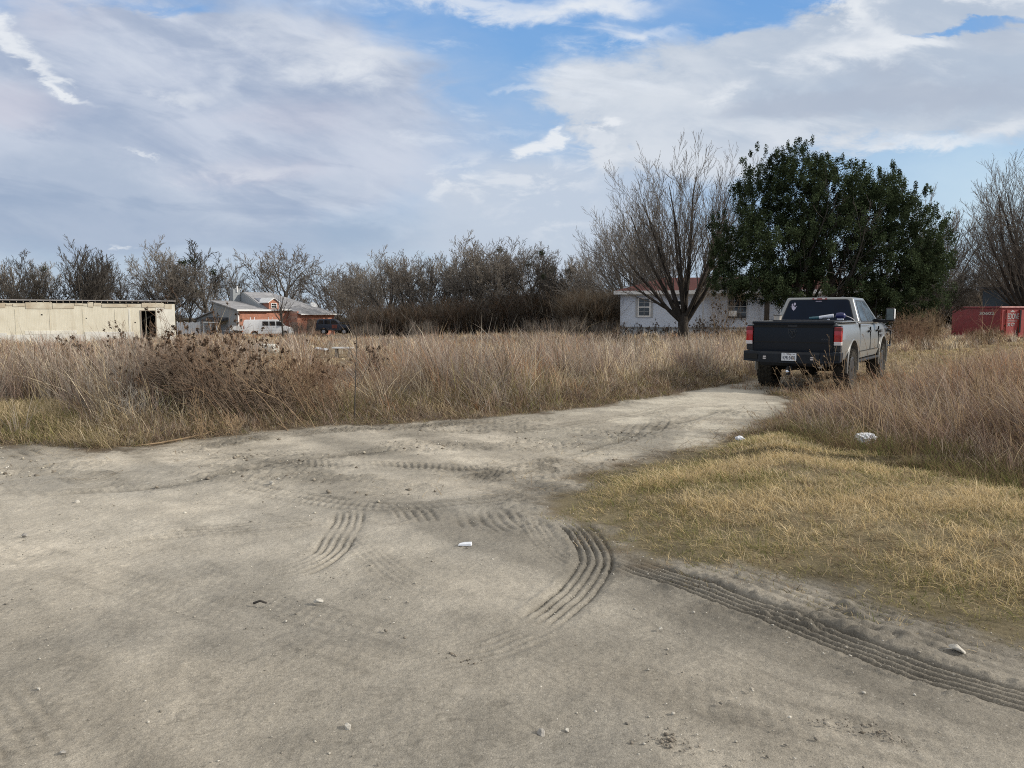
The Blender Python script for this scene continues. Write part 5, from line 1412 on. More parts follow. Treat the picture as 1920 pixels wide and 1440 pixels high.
    for s, side_ in ((1, [lo[1], lo[2], hi[2], hi[1]]), (-1, [lo[3], lo[0], hi[0], hi[3]])):
        def F_(u, v): return face(side_, u if s > 0 else 1-u, v)
        def pan(name, u0, u1, u2, u3, v0, v1, mat, off, rd):
            pts = [F_(u0, v0), F_(u1, v0), F_(u2, v1), F_(u3, v1)]
            if s < 0: pts = pts[::-1]
            return quad_panel(name, pts, mat, c, off, .01, rd)
        pan('window_seal', .075, .905, .895, .12, .06, .90, M['black'], .003, .08)
        pan('side_window', .095, .40, .48, .14, .10, .86, M['side_glass'], .007, .05)
        pan('side_window', .435, .885, .86, .515, .10, .86, M['side_glass'], .007, .05)
    front = [lo[2], lo[3], hi[3], hi[2]]
    quad_panel('windshield', [face(front, .06, .06), face(front, .94, .06), face(front, .94, .92), face(front, .06, .92)], M['side_glass'], c, .006, .01, .06)
    for x in (-.35, 0, .35): MB().box(x-.05, x+.05, 3.35, 3.50, 1.98, 2.005).build('roof_light', M['black'], c, bevel=.008)
    # door seams and handles
    for s in (1, -1):
        for (y, nm) in ((1.968, 'bed_gap'),):
            xa, xb = sorted((s*.93, s*.985)); MB().box(xa, xb, y-.018, y+.018, .66, 1.39).build(nm, M['dark'], t)
        sm = MB()
        for y in (3.20, 4.30): xa, xb = sorted((s*.97, s*1.0025)); sm.box(xa, xb, y-.006, y+.006, .80, 1.32)
        sm.box(min(s*.97, s*1.0025), max(s*.97, s*1.0025), 2.06, 4.3, .795, .807)
        sm.build('door_seam', M['dark'], t)
        for y in (3.02, 4.10): xa, xb = sorted((s*.99, s*1.035)); MB().box(xa, xb, y-.13, y+.07, 1.205, 1.245).build('door_handle', M['black'], t, bevel=.012)
        MB().box(min(s*.80, s*1.0), max(s*.80, s*1.0), 1.9, 4.4, .555, .612).build('rocker', M['black'], t, bevel=.015)
        # towing mirrors
        m_ = thing_part('mirror', t)
        MB().hexa([(s*.93, 4.00, 1.42), (s*1.22, 3.97, 1.40), (s*1.22, 4.10, 1.40), (s*.93, 4.16, 1.42)], [(s*.93, 4.00, 1.50), (s*1.22, 3.97, 1.47), (s*1.22, 4.10, 1.47), (s*.93, 4.16, 1.50)]).build('arm', M['black'], m_, bevel=.01)
        xa, xb = sorted((s*1.19, s*1.385)); MB().box(xa, xb, 3.95, 4.12, 1.43, 1.755).build('housing', M['black'], m_, smooth=True, bevel=.04, seg=4, sharp=60)
        xa, xb = sorted((s*1.212, s*1.363)); MB().box(xa, xb, 3.940, 3.952, 1.47, 1.73).build('glass', pmat('mirror_glass', (.10, .125, .125), .12, metal=.3, var=.3), m_, bevel=.003)
        xa, xb = sorted((s*1.370, s*1.392)); MB().box(xa, xb, 3.96, 4.10, 1.50, 1.73).build('cap', M['trim'], m_, bevel=.01)
    # tailgate
    tg = MB().box(-.84, .84, -.035, .045, .80, 1.44).build('tailgate', M['tailgate_paint'], t, smooth=True, bevel=.018, seg=3, sharp=50)
    MB().box(-.86, .86, -.075, .05, 1.405, 1.462).build('spoiler', M['tailgate_paint'], tg, smooth=True, bevel=.02, seg=3, sharp=50)
    MB().box(-.83, .83, -.043, -.0352, 1.335, 1.392).build('recess_band', M['dark'], tg)
    MB().box(-.83, .83, -.0385, -.0352, 1.02, 1.045).build('crease', M['dark'], tg)
    MB().box(-.10, .10, -.05, -.0432, 1.345, 1.385).build('handle', M['black'], tg, bevel=.004)
    em = pmat('dark_emblem', (.045, .05, .056), .35, metal=.4, var=.05)
    e = MB()     # shield outline with a horned head, dark on dark
    sh = [(-.075, .085), (.075, .085), (.085, .03), (.06, -.05), (0, -.10), (-.06, -.05), (-.085, .03)]
    for i in range(len(sh)):
        a, b = Vector((sh[i][0], -.040, 1.215 + sh[i][1])), Vector((sh[(i+1) % 7][0], -.040, 1.215 + sh[(i+1) % 7][1])); e.tube([a, b], .0055, 6)
    for s in (-1, 1): e.tube([(s*.008, -.041, 1.255), (s*.045, -.041, 1.265), (s*.055, -.041, 1.23), (s*.035, -.041, 1.205), (s*.025, -.041, 1.225)], [.011, .013, .012, .009, .004], 6)
    e.tube([(0, -.041, 1.25), (0, -.041, 1.20), (0, -.041, 1.165)], [.018, .015, .006], 6)
    e.build('emblem', em, tg)
    text('badge', '4X4', .055, em, tg, Matrix.Translation((.66, -.0365, 1.10)) @ Matrix.Rotation(pi/2, 4, 'X') @ Matrix.Scale(1.5, 4, (1, 0, 0)), ext=.002)
    # tail lamps
    for s in (-1, 1):
        xa, xb = sorted((s*.845, s*.985))
        hs = MB().box(xa, xb, -.03, .10, .86, 1.38).build('lamp_surround', M['black'], t, bevel=.015)
        xa, xb = sorted((s*.85, s*.995)); l = MB().box(xa, xb, -.058, .095, 1.0, 1.35).build('tail_light', M['red_lens'], t, smooth=True, bevel=.02, seg=3, sharp=60)
        xa, xb = sorted((s*.853, s*.997)); MB().box(xa, xb, -.062, .09, .985, 1.06).build('reverse_lens', M['clear_lens'], l, bevel=.01)
        xa, xb = sorted((s*.852, s*.9965)); MB().box(xa, xb, -.0605, .09, 1.27, 1.345).build('upper_lens', M['dark_red_lens'], l, bevel=.01)
    # steel rear bumper with angled ends and pods
    b = MB(); prof = [(-.20, .56), (-.24, .62), (-.24, .80), (-.21, .845), (.02, .845), (.02, .60), (-.08, .55)]
    b.prism(prof, -.62, .62)
    for s in (-1, 1):
        b.hexa([(s*.62, -.24, .62), (s*1.01, -.16, .64), (s*1.01, .12, .68), (s*.62, .02, .60)], [(s*.62, -.21, .845), (s*1.01, -.14, .845), (s*1.01, .14, .845), (s*.62, .02, .845)])
    bp = b.build('rear_bumper', M['bumper_black'], t, bevel=.012)
    for s in (-1, 1):
        MB().hexa([(s*.68, -.238, .68), (s*.985, -.176, .69), (s*.985, -.16, .69), (s*.68, -.22, .68)], [(s*.68, -.228, .79), (s*.985, -.166, .79), (s*.985, -.15, .79), (s*.68, -.21, .79)]).build('recess', M['dark'], bp)
        px_ = -.52 if s < 0 else .47
        MB().lathe([(-.246, .055), (-.243, .055)], 18, Matrix.Translation((px_, 0, .72)), axis='y').build('lamp_bezel', M['black'], bp)
        MB().box(px_-.03, px_+.03, -.254, -.2465, .73, .752).box(px_-.03, px_+.03, -.254, -.2465, .69, .712).build('reverse_lamp', M['clear_lens'], bp)
    MB().box(-.16, .16, -.252, -.241, .655, .83).build('plate_recess', M['black'], bp)
    pl = MB().box(-.155, .155, -.260, -.253, .665, .822).build('licence_plate', M['plate_white'], bp, bevel=.002)
    rx = Matrix.Rotation(pi/2, 4, 'X')
    text('plate_number', 'KFR\u00b73470', .088, M['plate_ink'], pl, Matrix.Translation((0, -.2605, .722)) @ rx @ Matrix.Scale(.74, 4, (1, 0, 0)) @ Matrix.Scale(1.12, 4, (0, 1, 0)), ext=.001, bold=.002)
    text('plate_state', 'TEXAS', .034, M['plate_ink'], pl, Matrix.Translation((0, -.2605, .798)) @ rx @ Matrix.Scale(1.05, 4, (1, 0, 0)), ext=.001, bold=.0008)
    for s in (-1, 1): MB().box(s*.10-.022, s*.10+.022, -.2625, -.2602, .795, .806).build('plate_sticker', M['plate_ink'], pl)
    MB().box(-.20, .20, -.30, -.242, .615, .632).build('step_plate', M['bumper_black'], bp, bevel=.004)
    # hitch
    h = MB().box(-.05, .05, -.20, .3, .46, .55).build('hitch_receiver', M['black'], t, bevel=.006)
    MB().box(-.03, .03, -.36, -.202, .38, .53).build('ball_mount', M['black'], h, bevel=.006)
    MB().lathe([(.375, .02), (.42, .02), (.43, .04), (.46, .042), (.485, .03), (.495, .01)], 14, Matrix.Translation((0, -.33, .0)), axis='z').build('tow_ball', M['chrome'], h, smooth=True)
    # wheels
    for a in AX:
        for s in (1, -1): wheel(t, s*.835, a, RW - .012, RW, TW, M['gunmetal'], M['tyre_dusty'], True, 44, 8, s)
    # nose: bumper, grille guard, antenna
    MB().box(-.95, .95, 5.85, 6.05, .62, .92).build('front_bumper', M['bumper_black'], t, bevel=.03)
    gg = MB()
    for s in (1, -1): gg.tube([(s*.98, 5.62, .80), (s*1.0, 6.05, .80), (s*1.0, 6.08, 1.18), (s*.98, 5.72, 1.22)], .028, 8)
    gg.tube([(-1.0, 6.08, 1.18), (1.0, 6.08, 1.18)], .028, 8); gg.build('grille_guard', M['black'], t)
    MB().box(-.80, .80, 5.87, 5.93, .95, 1.18).build('grille', M['chrome'], t, bevel=.01)
    for s in (1, -1): xa, xb = sorted((s*.62, s*.90)); MB().box(xa, xb, 5.78, 5.915, .98, 1.19).build('headlight', M['clear_lens'], t, bevel=.02)
    MB().tube([(.82, 4.75, 1.38), (.86, 4.55, 1.75), (.9, 4.40, 1.98)], .006, 5).build('antenna', M['black'], t)
    bm_ = pmat('badge_grey', (.13, .13, .135), .4, var=.05)
    ms = Matrix.Translation((1.0, 4.62, 1.20)) @ Matrix.Rotation(pi/2, 4, 'Z') @ rx
    text('badge', 'HEMI', .09, bm_, t, ms @ Matrix.Scale(1.3, 4, (1, 0, 0)), ext=.012, bold=.003)
    text('badge', '2500', .10, bm_, t, Matrix.Translation((0, 0, -.115)) @ ms @ Matrix.Scale(1.3, 4, (1, 0, 0)), ext=.012, bold=.003)
    return t
truck = pickup()
TM = Matrix.Translation(truck.location) @ Matrix.Rotation(truck.rotation_euler[2], 4, 'Z')
def on_truck(x, y, z): return tuple(TM @ Vector((x, y, z)))

def bed_goods():
    rz = truck.rotation_euler[2]
    wp = pmat('tool_white', (.66, .68, .74), .4, var=.1); bl = pmat('tool_blue', (.015, .02, .10), .35, var=.2); dk = M['black']
    t = thing('toolbox', 'black low toolbox across the front of the pickup bed', 'toolbox', on_truck(0, 1.5, .87), rz)
    MB().box(-.78, .78, -.24, .24, 0, .585).build('case', dk, t, bevel=.02); MB().box(-.785, .785, -.25, .25, .588, .61).build('lid', M['gunmetal'], t, bevel=.01)
    t = thing('paint_sprayer', 'white and teal paint sprayer lying on the toolbox in the bed', 'sprayer', on_truck(.34, 1.42, 1.48), rz); t.scale = (.8,) * 3
    MB().tube([(-.20, 0, .06), (.16, .02, .115)], [.05, .055], 14).build('barrel', wp, t, smooth=True)
    MB().tube([(-.46, -.02, .045), (-.20, 0, .06)], [.035, .045], 12).build('nozzle', pmat('tool_teal', (.03, .10, .13), .4, var=.2), t, smooth=True)
    MB().box(-.10, .02, -.06, .06, 0, .07).build('base', M['gunmetal'], t, bevel=.01)
    MB().box(-.05, .06, -.05, .05, -.0, .03).build('foot', wp, t, bevel=.008)
    t = thing('drill', 'blue cordless tool with a white base beside the sprayer in the bed', 'power tool', on_truck(.62, 1.42, 1.48), rz); t.scale = (.72,) * 3
    MB().lathe([(-.14, .03), (-.12, .085), (0, .10), (.10, .085), (.14, .03)], 18, Matrix.Translation((0, 0, .13))).build('body', bl, t, smooth=True)
    MB().box(-.10, .08, -.06, .06, 0, .05).build('battery', wp, t, bevel=.012); MB().tube([(-.02, 0, .05), (-.02, 0, .12)], .035, 10).build('handle', dk, t)
    MB().tube([(.13, 0, .13), (.26, .03, .08), (.33, .08, .03), (.36, .16, -.01)], .012, 6).build('cord', M['clear_lens'], t)
    t = thing('paint_can', 'small pale can standing in the front left corner of the bed', 'can', on_truck(-.72, 1.45, 1.48), rz)
    MB().lathe([(0, .075), (.085, .085), (.095, .09)], 18, axis='z').build('can', pmat('can_pale', (.55, .5, .44), .4, var=.15), t, smooth=True); MB().lathe([(.096, .092), (.108, .092)], 18, axis='z').build('lid', dk, t)
bed_goods()

# ---------------------------------------------------------------- white van
def van():
    px0, Y = 455, 88; x0, y, _ = at(px0, Y); zg = float(ground_z(np.array([x0]), np.array([Y]))[0])
    roof = CAMZ - (599 - HZ) / F * Y; H = 2.05; zg = roof - H
    t = thing('van', 'white cargo van parked in front of the brick house', 'van', (x0 + .1, y, zg), .30)
    Wp = paint('white_van_paint', (.74, .75, .76), .35, 0, z0=.2, z1=.8, amt=.3, base=.1)
    # profile (x, z) extruded along y: build in (y,z) then rotate
    prof = [(0, .42), (0, 1.55), (.06, 1.92), (.22, 2.03), (3.65, 2.05), (3.90, 1.98), (4.62, 1.30), (5.32, 1.08), (5.42, .80), (5.42, .42)]
    RZ = Matrix.Rotation(-pi/2, 4, 'Z')
    b = MB().prism(prof, 0, 1.95, RZ); body = b.build('body', Wp, None, bevel=.05, seg=3)
    # after rotation: length along +x, width along -y; shift so that near side is y=0
    cut = []
    for a in (1.15, 4.55):
        c = MB(); c.lathe([(-.6, .42), (2.6, .42)], 28, Matrix.Translation((a, 0, .38)), axis='y'); pass
        c2 = MB(); c2.lathe([(-2.2, .42), (.3, .42)], 28, Matrix.Translation((a, 0, .38)), axis='y'); cut.append(c2.build('cutter', None))
    body = boolean(body, cut); body.name = 'body'; body.parent = t; soften(body, 30)
    yN = -1.95
    for (xa, xb, xc) in ((2.08, 2.72, 2.70), (2.84, 3.46, 3.42), (3.58, 4.52, 3.92)):
        quad_panel('side_window', [(xa, yN, 1.36), (xb, yN, 1.36), (xc, yN, 1.83), (xa, yN, 1.83)], M['glass'], t, .006, .01, .05)
        quad_panel('window_frame', [(xa-.05, yN, 1.31), (xb+.07, yN, 1.31), (xc+.05, yN, 1.88), (xa-.05, yN, 1.88)], M['trim_grey'], t, .003, .01, .06)
    sm = MB()
    for xx in (1.95, 2.78, 3.52, 4.5): sm.box(xx-.008, xx+.008, yN-.003, yN+.01, .55, 1.30)
    sm.box(.05, 4.5, yN-.003, yN+.01, .80, .815); sm.build('door_seam', M['trim_grey'], t)
    MB().add([(-.004, -.1, 1.25), (-.004, -1.85, 1.25), (.050, -1.75, 1.88), (.050, -.2, 1.88)], [(0, 1, 2, 3)]).build('rear_window', M['glass'], t)
    MB().box(-.012, .09, -1.955, -1.80, 1.0, 1.30).build('tail_light', M['dark_red_lens'], t); MB().box(-.012, .09, -.15, .005, 1.0, 1.30).build('tail_light', M['dark_red_lens'], t)
    MB().box(-.14, -.002, -1.93, -.02, .42, .62).build('rear_bumper', M['trim_grey'], t, bevel=.02); MB().box(5.422, 5.56, -1.9, -.05, .42, .66).build('front_bumper', M['trim_grey'], t, bevel=.03)
    MB().box(4.02, 4.16, -2.22, -1.96, 1.34, 1.58).build('mirror', M['black'], t, bevel=.03)
    for xx in (3.42, 2.70): MB().box(xx-.18, xx-.04, yN-.03, yN-.002, 1.18, 1.23).build('door_handle', M['black'], t)
    rk = MB()
    for xx in (.75, 1.2, 2.75, 3.2): rk.box(xx-.02, xx+.02, -1.85, -.1, 2.13, 2.17); rk.box(xx-.02, xx+.02, -1.85, -1.80, 2.03, 2.32); rk.box(xx-.02, xx+.02, -.15, -.1, 2.03, 2.32)
    rk.build('roof_rack', M['trim'], t)
    for a in (1.15, 4.55):
        for yy, s in ((-1.83, -1), (-.12, 1)):
            w = thing_part('wheel', t)
            MB().lathe([(-.1, .22), (-.11, .33), (-.08, .36), (.08, .36), (.11, .33), (.1, .22)], 26, Matrix.Translation((a, yy, .36)), axis='y').build('tyre', M['rubber'], w, smooth=True)
            MB().lathe([(s*.112 if s > 0 else -.112, .20), (s*.09, .02)] if s > 0 else [(-.09, .02), (-.112, .20)], 20, Matrix.Translation((a, yy, .36)), axis='y').build('rim', M['steel'], w, smooth=True)
van()

# ---------------------------------------------------------------- dark suv with its hood up
def suv():
    Y = 88; x0, y, _ = at(596, Y); roof = CAMZ - (597.5 - HZ) / F * Y; zg = roof - 1.78
    t = thing('suv', 'dark blue sport utility vehicle with its hood raised beside the brick house', 'car', (x0, y, zg), .12)
    P = paint('dark_blue_paint', (.015, .022, .040), .3, .2, z0=.1, z1=.7, amt=.3, base=.1)
    prof = [(0, .45), (0, 1.05), (.10, 1.55), (.28, 1.74), (1.9, 1.78), (2.15, 1.70), (2.75, 1.14), (3.75, 1.05), (3.88, .85), (3.88, .45)]
    b = MB().prism(prof, 0, 1.85, Matrix.Rotation(-pi/2, 4, 'Z')).build('body', P, None, bevel=.05, seg=3)
    cut = []
    for a in (.82, 3.1): c = MB(); c.lathe([(-2.2, .40), (.3, .40)], 26, Matrix.Translation((a, 0, .36)), axis='y'); cut.append(c.build('cutter', None))
    b = boolean(b, cut); b.name = 'body'; b.parent = t; soften(b, 30)
    yN = -1.85
    for (xa, xb, xc, xd) in ((.22, .82, .82, .36), (.92, 1.55, 1.55, .92), (1.65, 2.55, 2.08, 1.65)):
        quad_panel('side_window', [(xa, yN, 1.18), (xb, yN, 1.18), (xc, yN, 1.62), (xd, yN, 1.62)], M['glass'], t, .006, .01, .04)
    MB().hexa([(2.50, -1.80, 1.31), (4.02, -1.80, 1.40), (4.02, -.05, 1.40), (2.50, -.05, 1.31)], [(2.50, -1.80, 1.36), (3.96, -1.80, 1.48), (3.96, -.05, 1.48), (2.50, -.05, 1.36)]).build('hood', P, t, bevel=.015)
    MB().tube([(3.55, -1.70, 1.04), (3.62, -1.70, 1.38)], .015, 6).build('hood_prop', M['steel'], t)
    MB().box(2.85, 3.8, -1.75, -.1, 1.0, 1.13).build('engine_bay', M['dark'], t)
    MB().box(3.80, 3.93, -1.84, -1.50, .82, 1.02).build('headlight', M['clear_lens'], t, bevel=.02); MB().box(3.80, 3.93, -.35, -.01, .82, 1.02).build('headlight', M['clear_lens'], t, bevel=.02)
    MB().box(3.882, 3.98, -1.8, -.05, .42, .70).build('front_bumper', M['black'], t, bevel=.03); MB().box(-.10, -.002, -1.8, -.05, .42, .70).build('rear_bumper', M['black'], t, bevel=.03)
    MB().box(1.75, 2.35, yN-.012, yN-.002, .70, 1.12).build('rust_patch', pmat('primer_red', (.20, .06, .04), .8, var=.3), t)
    MB().box(-.012, .03, yN-.004, yN+.14, 1.0, 1.3).build('tail_light', M['dark_red_lens'], t)
    for a in (.82, 3.1):
        for yy, s in ((-1.73, -1), (-.12, 1)):
            w = thing_part('wheel', t)
            MB().lathe([(-.1, .2), (-.11, .31), (-.08, .345), (.08, .345), (.11, .31), (.1, .2)], 26, Matrix.Translation((a, yy, .345)), axis='y').build('tyre', M['rubber'], w, smooth=True)
            MB().lathe([(.09, .02), (.112, .19)] if s > 0 else [(-.112, .19), (-.09, .02)], 20, Matrix.Translation((a, yy, .345)), axis='y').build('rim', M['steel'], w, smooth=True)
suv()

# ---------------------------------------------------------------- low white utility trailer left of the van
def utility_trailer():
    Y = 89; x0, y, _ = at(430, Y); z1 = CAMZ - (611 - HZ) / F * Y; zg = z1 - 1.05
    t = thing('utility_trailer', 'low white utility trailer just left of the white van', 'trailer', (x0, y, zg), .1)
    MB().box(0, 1.5, 0, .05, .5, 1.05).box(0, 1.5, 1.2, 1.25, .5, 1.05).box(0, .05, .052, 1.198, .5, 1.05).box(1.45, 1.5, .052, 1.198, .5, 1.05).box(.052, 1.448, .052, 1.198, .5, .55).build('box', M['white'], t)
    for yy in (-.09, 1.34):
        MB().lathe([(-.08, .15), (-.08, .28), (.08, .28), (.08, .15)], 20, Matrix.Translation((.75, yy, .28)), axis='y').build('wheel', M['rubber'], t)
    MB().box(-.9, 0, .58, .66, .48, .56).build('drawbar', M['steel'], t)
utility_trailer()
# ================================================================== WEEDS, LITTER, STONES
def weed(label, base, n, H, lean, spread, seed, stem_mat, seedheads=40, heads_size=.05, name='dry_weed', group=None, fork=3, r=.006, wob=.05, curve=0.0, cat='weed', nmat=None, stiff=.1, clen=.45):
    """a clump of dead stalks: leaning stems with side twigs, and seed heads on the twigs"""
    rnd = random.Random(seed)
    t = thing(name, label, cat, base, 0, group)
    stems = []
    for _ in range(n):
        a = rnd.uniform(0, 6.28); q = spread * sqrt(rnd.random())
        d = (lean[0] + rnd.gauss(0, .18), lean[1] + rnd.gauss(0, .18), 1.0)
        stems.append(((q*cos(a), q*sin(a), -.05), d, H * rnd.uniform(.55, 1.1), r * rnd.uniform(.7, 1.3)))
    sp = dict(stems=stems, L=H * clen, seg=[8, 5, 3], ratio=[1.0, .5], num=[fork, 3], ang=[(18, 45), (20, 50)], gn=[wob, .09, .1], up=[curve, stiff, .05], t0=[.35, .25], rr=[.6, .7], tap=[.4, .5, .5], Lref=[H, H * .4], rmin=.0022, sides=[4, 3, 3])
    br = grow(seed, sp); V, Q = tubes(br, [4, 3, 3]); link('stems', fast_mesh('stems', V, Q, smooth=True), stem_mat, t)
    if seedheads:
        tips = [b[1][rnd.randint(max(0, len(b[1]) // 2), len(b[1]) - 1)] for b in br for _ in range(2)]; rnd.shuffle(tips); tips = tips[:seedheads]
        V, Q, C = leaf_cloud(tips, [(heads_size * .5, heads_size * .5, heads_size * .9)] * len(tips), 9, heads_size, np.random.default_rng(seed), (.10, .07, .05))
        link('seed_clumps', fast_mesh('seed_clumps', V, Q, col=C), M['leaf'], t)
    return t
def gp(px, py): 
    x, y, z = G(px, py); return (x, y, float(ground_z(np.array([x]), np.array([y]))[0]))

# the big wind-thrown shrubs at the road edge
red_stem = pmat('reddish_stem', (.20, .15, .112), .9, var=.45, scale=2, spec=.1)
GW = 'wind thrown weeds at the road edge'
weed('big reddish brown shrub bent over to the left at the road edge', gp(425, 798), 110, 1.22, (-.85, .25), .42, 11, red_stem, 80, .045, 'leaning_shrub', GW, 5, .005, .05, .02, 'shrub')
weed('bent brown shrub right of the big reddish one', gp(520, 792), 80, .92, (-.75, .3), .45, 12, red_stem, 60, .04, 'leaning_shrub', GW, 4, .005, .06, .02, 'shrub')
weed('bent greyish brown shrub at the left end of the driveway mouth', gp(600, 782), 70, 1.05, (-.6, .3), .5, 13, M['weed_brown'], 60, .04, 'leaning_shrub', GW, 4, .005, .06, .05, 'shrub')
weed('low dark bent shrub under the big reddish one', gp(310, 797), 60, .85, (-.6, .3), .45, 14, M['weed_brown'], 50, .04, 'leaning_shrub', GW, 4, .0045, .07, .05, 'shrub')
weed('long pale stalks sweeping left over the bent shrubs', gp(470, 800), 8, 1.75, (-.95, .35), .5, 15, M['weed_brown'], 90, .055, 'dry_weed', GW, 6, .005, .05, .04)
weed('long pale stalks sweeping left beside the shrub gap', gp(590, 798), 6, 1.6, (-.85, .3), .45, 16, M['weed'], 60, .05, 'dry_weed', GW, 6, .0045, .05, .04)
weed('small pale forked dead weed in front of the shrubs', gp(378, 822), 4, .62, (-.15, 0), .03, 17, M['weed'], 6, .03, 'dry_weed', None, 3, .006, .05)
weed('grey dead twiggy weed at the left shrub foot', gp(262, 806), 26, .5, (-.2, 0), .30, 18, pmat('ash_stem', (.33, .30, .26), .9, var=.3), 0, .03, 'dry_weed', None, 5, .004, .09)
weed('grey dead twiggy weed at the pale stalk foot', gp(420, 818), 14, .34, (-.3, 0), .30, 19, M['weed'], 0, .03, 'dry_weed', None, 5, .004, .09)
GU = 'upright weeds with dark seed heads in the field'
for i, (px, py, Hh, n, lab) in enumerate([
    (425, 742, 1.75, 14, 'tall dark headed weed in front of the grey gable'), (455, 738, 1.6, 14, 'tall dark headed weed in front of the white van'),
    (478, 736, 1.30, 12, 'dark headed weed left of the white tank'), (392, 745, 1.4, 10, 'dark headed weed left of the tallest two'),
    (300, 740, 1.55, 10, 'dark headed weed in front of the trailer right end'), (245, 744, 1.55, 10, 'branched weed in front of the trailer door'),
    (205, 742, 1.35, 9, 'branched weed left of the trailer door'), (140, 720, 1.35, 5, 'pale twiggy weed before the middle of the trailer'), (345, 752, 1.2, 12, 'dark headed weed between trailer and house, low'),
    (90, 730, 1.0, 8, 'dark headed weed before the left part of the trailer'), (700, 736, 1.1, 9, 'dark headed weed right of the thin dark sapling'), (195, 765, 1.0, 12, 'dark headed weed behind the yellow verge')]):
    weed(lab, gp(px, py), max(3, n // 2), Hh * .80, (-.12, 0), .22, 40 + i, M['weed_brown'], 40, .05, 'dry_weed', GU, 4, .0045, .05, .1)
weed('single thin dark sapling right of the white boards', gp(666, 792), 1, 2.0, (-.05, .02), .01, 60, M['twig_dark'], 0, .03, 'sapling', None, 4, .012, .03, .05)
weed('thin bare sapling standing before the white van', (at(531, 70)[0], 70, float(ground_z(np.array([at(531, 70)[0]]), np.array([70.]))[0])), 2, 4.6, (0, 0), .05, 61, M['twig_dark'], 0, .03, 'sapling', None, 9, .09, .03, .1)
weed('pale bare sapling in front of the red dumpster', gp(1846, 650), 2, 2.3, (-.05, 0), .08, 62, M['weed'], 0, .03, 'sapling', None, 5, .016, .06, .05)
# scrubby growth in front of the pale house
GH = 'scrub in front of the pale house'
def scrub(px, Y, top, n, spread, lab, seed, mat, heads=60, grp=GH, cat='shrub', r=.010):
    x, y, zt = at(px, Y, top); zg = float(ground_z(np.array([x]), np.array([Y]))[0])
    return weed(lab, (x, y, zg), n, (zt - zg) * .92, (0, 0), spread, seed, mat, heads, .09, 'scrub', grp, 7, r, .05, .2, cat, stiff=.5)
scrub(1348, 40, 556, 20, .5, 'tall pale scrub in front of the big dark house window', 70, M['weed'], 40)
scrub(1390, 36, 606, 22, .8, 'tan scrub just left of the pickup tailgate', 71, M['weed'], 40)
scrub(1325, 42, 598, 14, .7, 'grey scrub right of the vase shaped tree trunk', 72, M['twig_grey'], 60)
scrub(1245, 44, 606, 14, .8, 'dark twiggy scrub under the small double window', 73, M['twig'], 60)
scrub(1185, 44, 608, 16, .8, 'low dark scrub at the left corner of the pale house', 74, M['twig_dark'], 50)
scrub(1312, 46, 596, 10, .5, 'thin grey scrub beside the vase shaped tree', 75, M['twig_grey'], 30)
scrub(1455, 42, 594, 14, .7, 'tan scrub in front of the porch post', 76, M['weed'], 30)
GB = 'scrub beyond the pickup'
scrub(1704, 36, 596, 40, .7, 'reddish scrub just beyond the pickup mirror', 77, pmat('red_scrub', (.24, .15, .10), .9, var=.35, spec=.1), 40, GB)
scrub(1730, 38, 585, 80, 1.0, 'tan scrub left of the small bare tree', 78, M['weed'], 40, GB)
scrub(1850, 40, 612, 50, 1.0, 'low tan scrub at the foot of the red dumpster', 79, M['weed'], 30, GB)
GF = 'scrub along the edge of the field thicket'
for i, (px, Y, top, lab) in enumerate([(1010, 58, 598, 'dark low scrub before the right of the thicket'), (1065, 56, 596, 'dark low scrub near the pale house path'), (790, 64, 600, 'dark low scrub before the left of the thicket'), (560, 80, 603, 'grey scrub pile between the van and the dark car'), (690, 70, 606, 'pale scrub at the thicket left foot'), (1135, 50, 600, 'brown scrub left of the pale house')]):
    scrub(px, Y, top, 46, 1.3, lab, 85 + i, M['twig'], 30, GF, r=.016)
# straw stalks in front of the pickup
GS = 'straw stalks in front of the pickup'
for i, (px, py, Hh, n, lx, lab) in enumerate([(1505, 772, .95, 7, -.5, 'pale straw stalks leaning left in front of the hitch'), (1560, 752, 1.35, 9, -.35, 'tall pale straw stalks in front of the rear right wheel'), (1590, 800, 1.1, 12, -.35, 'straw stalks at the left end of the brown grass'), (1460, 800, .55, 6, -.6, 'short straw stalks at the driveway edge'), (1650, 790, 1.2, 12, -.3, 'straw stalks above the white bag'), (1760, 800, 1.25, 14, -.35, 'straw stalks in the middle of the brown grass'), (1860, 820, 1.2, 12, -.3, 'straw stalks at the right end of the brown grass')]):
    weed(lab, gp(px, py), n, Hh, (lx, 0), .25, 100 + i, M['weed'], 0, .035, 'straw_stalk', GS, 4, .0036, .045, -.12, clen=.10)

# ---- old white tank and white boards lying in the field
def tank():
    x, y, z = at(519, 33, 655); zg = float(ground_z(np.array([x]), np.array([y]))[0])
    t = thing('water_tank', 'round white rusty tank lying in the tall grass', 'tank', (x, y, zg), radians(62))
    b = MB(); b.lathe([(-.02, .02), (0, .12), (.05, .20), (.12, .23), (1.2, .23), (1.26, .20), (1.3, .1), (1.31, .02)], 28, Matrix.Translation((0, 0, z - zg)) @ Matrix.Rotation(pi / 2, 4, 'Z') @ Matrix.Rotation(0, 4, 'X'))
    b.build('tank', pmat('old_white_enamel', (.66, .65, .60), .5, var=.1, scale=5, c2=(.50, .47, .40)), t, smooth=True)
    MB().tube([(-.10, -.06, z - zg + .12), (-.02, -.075, z - zg + .09)], .03, 8).build('pipe', M['rust'], t); MB().tube([(-.13, -.03, z - zg - .05), (-.08, -.055, z - zg - .08)], .035, 8).build('fitting', M['rust'], t)
    MB().box(-.2, .2, .2, .9, 0, z - zg - .20).build('block', M['wood_grey'], t)
tank()
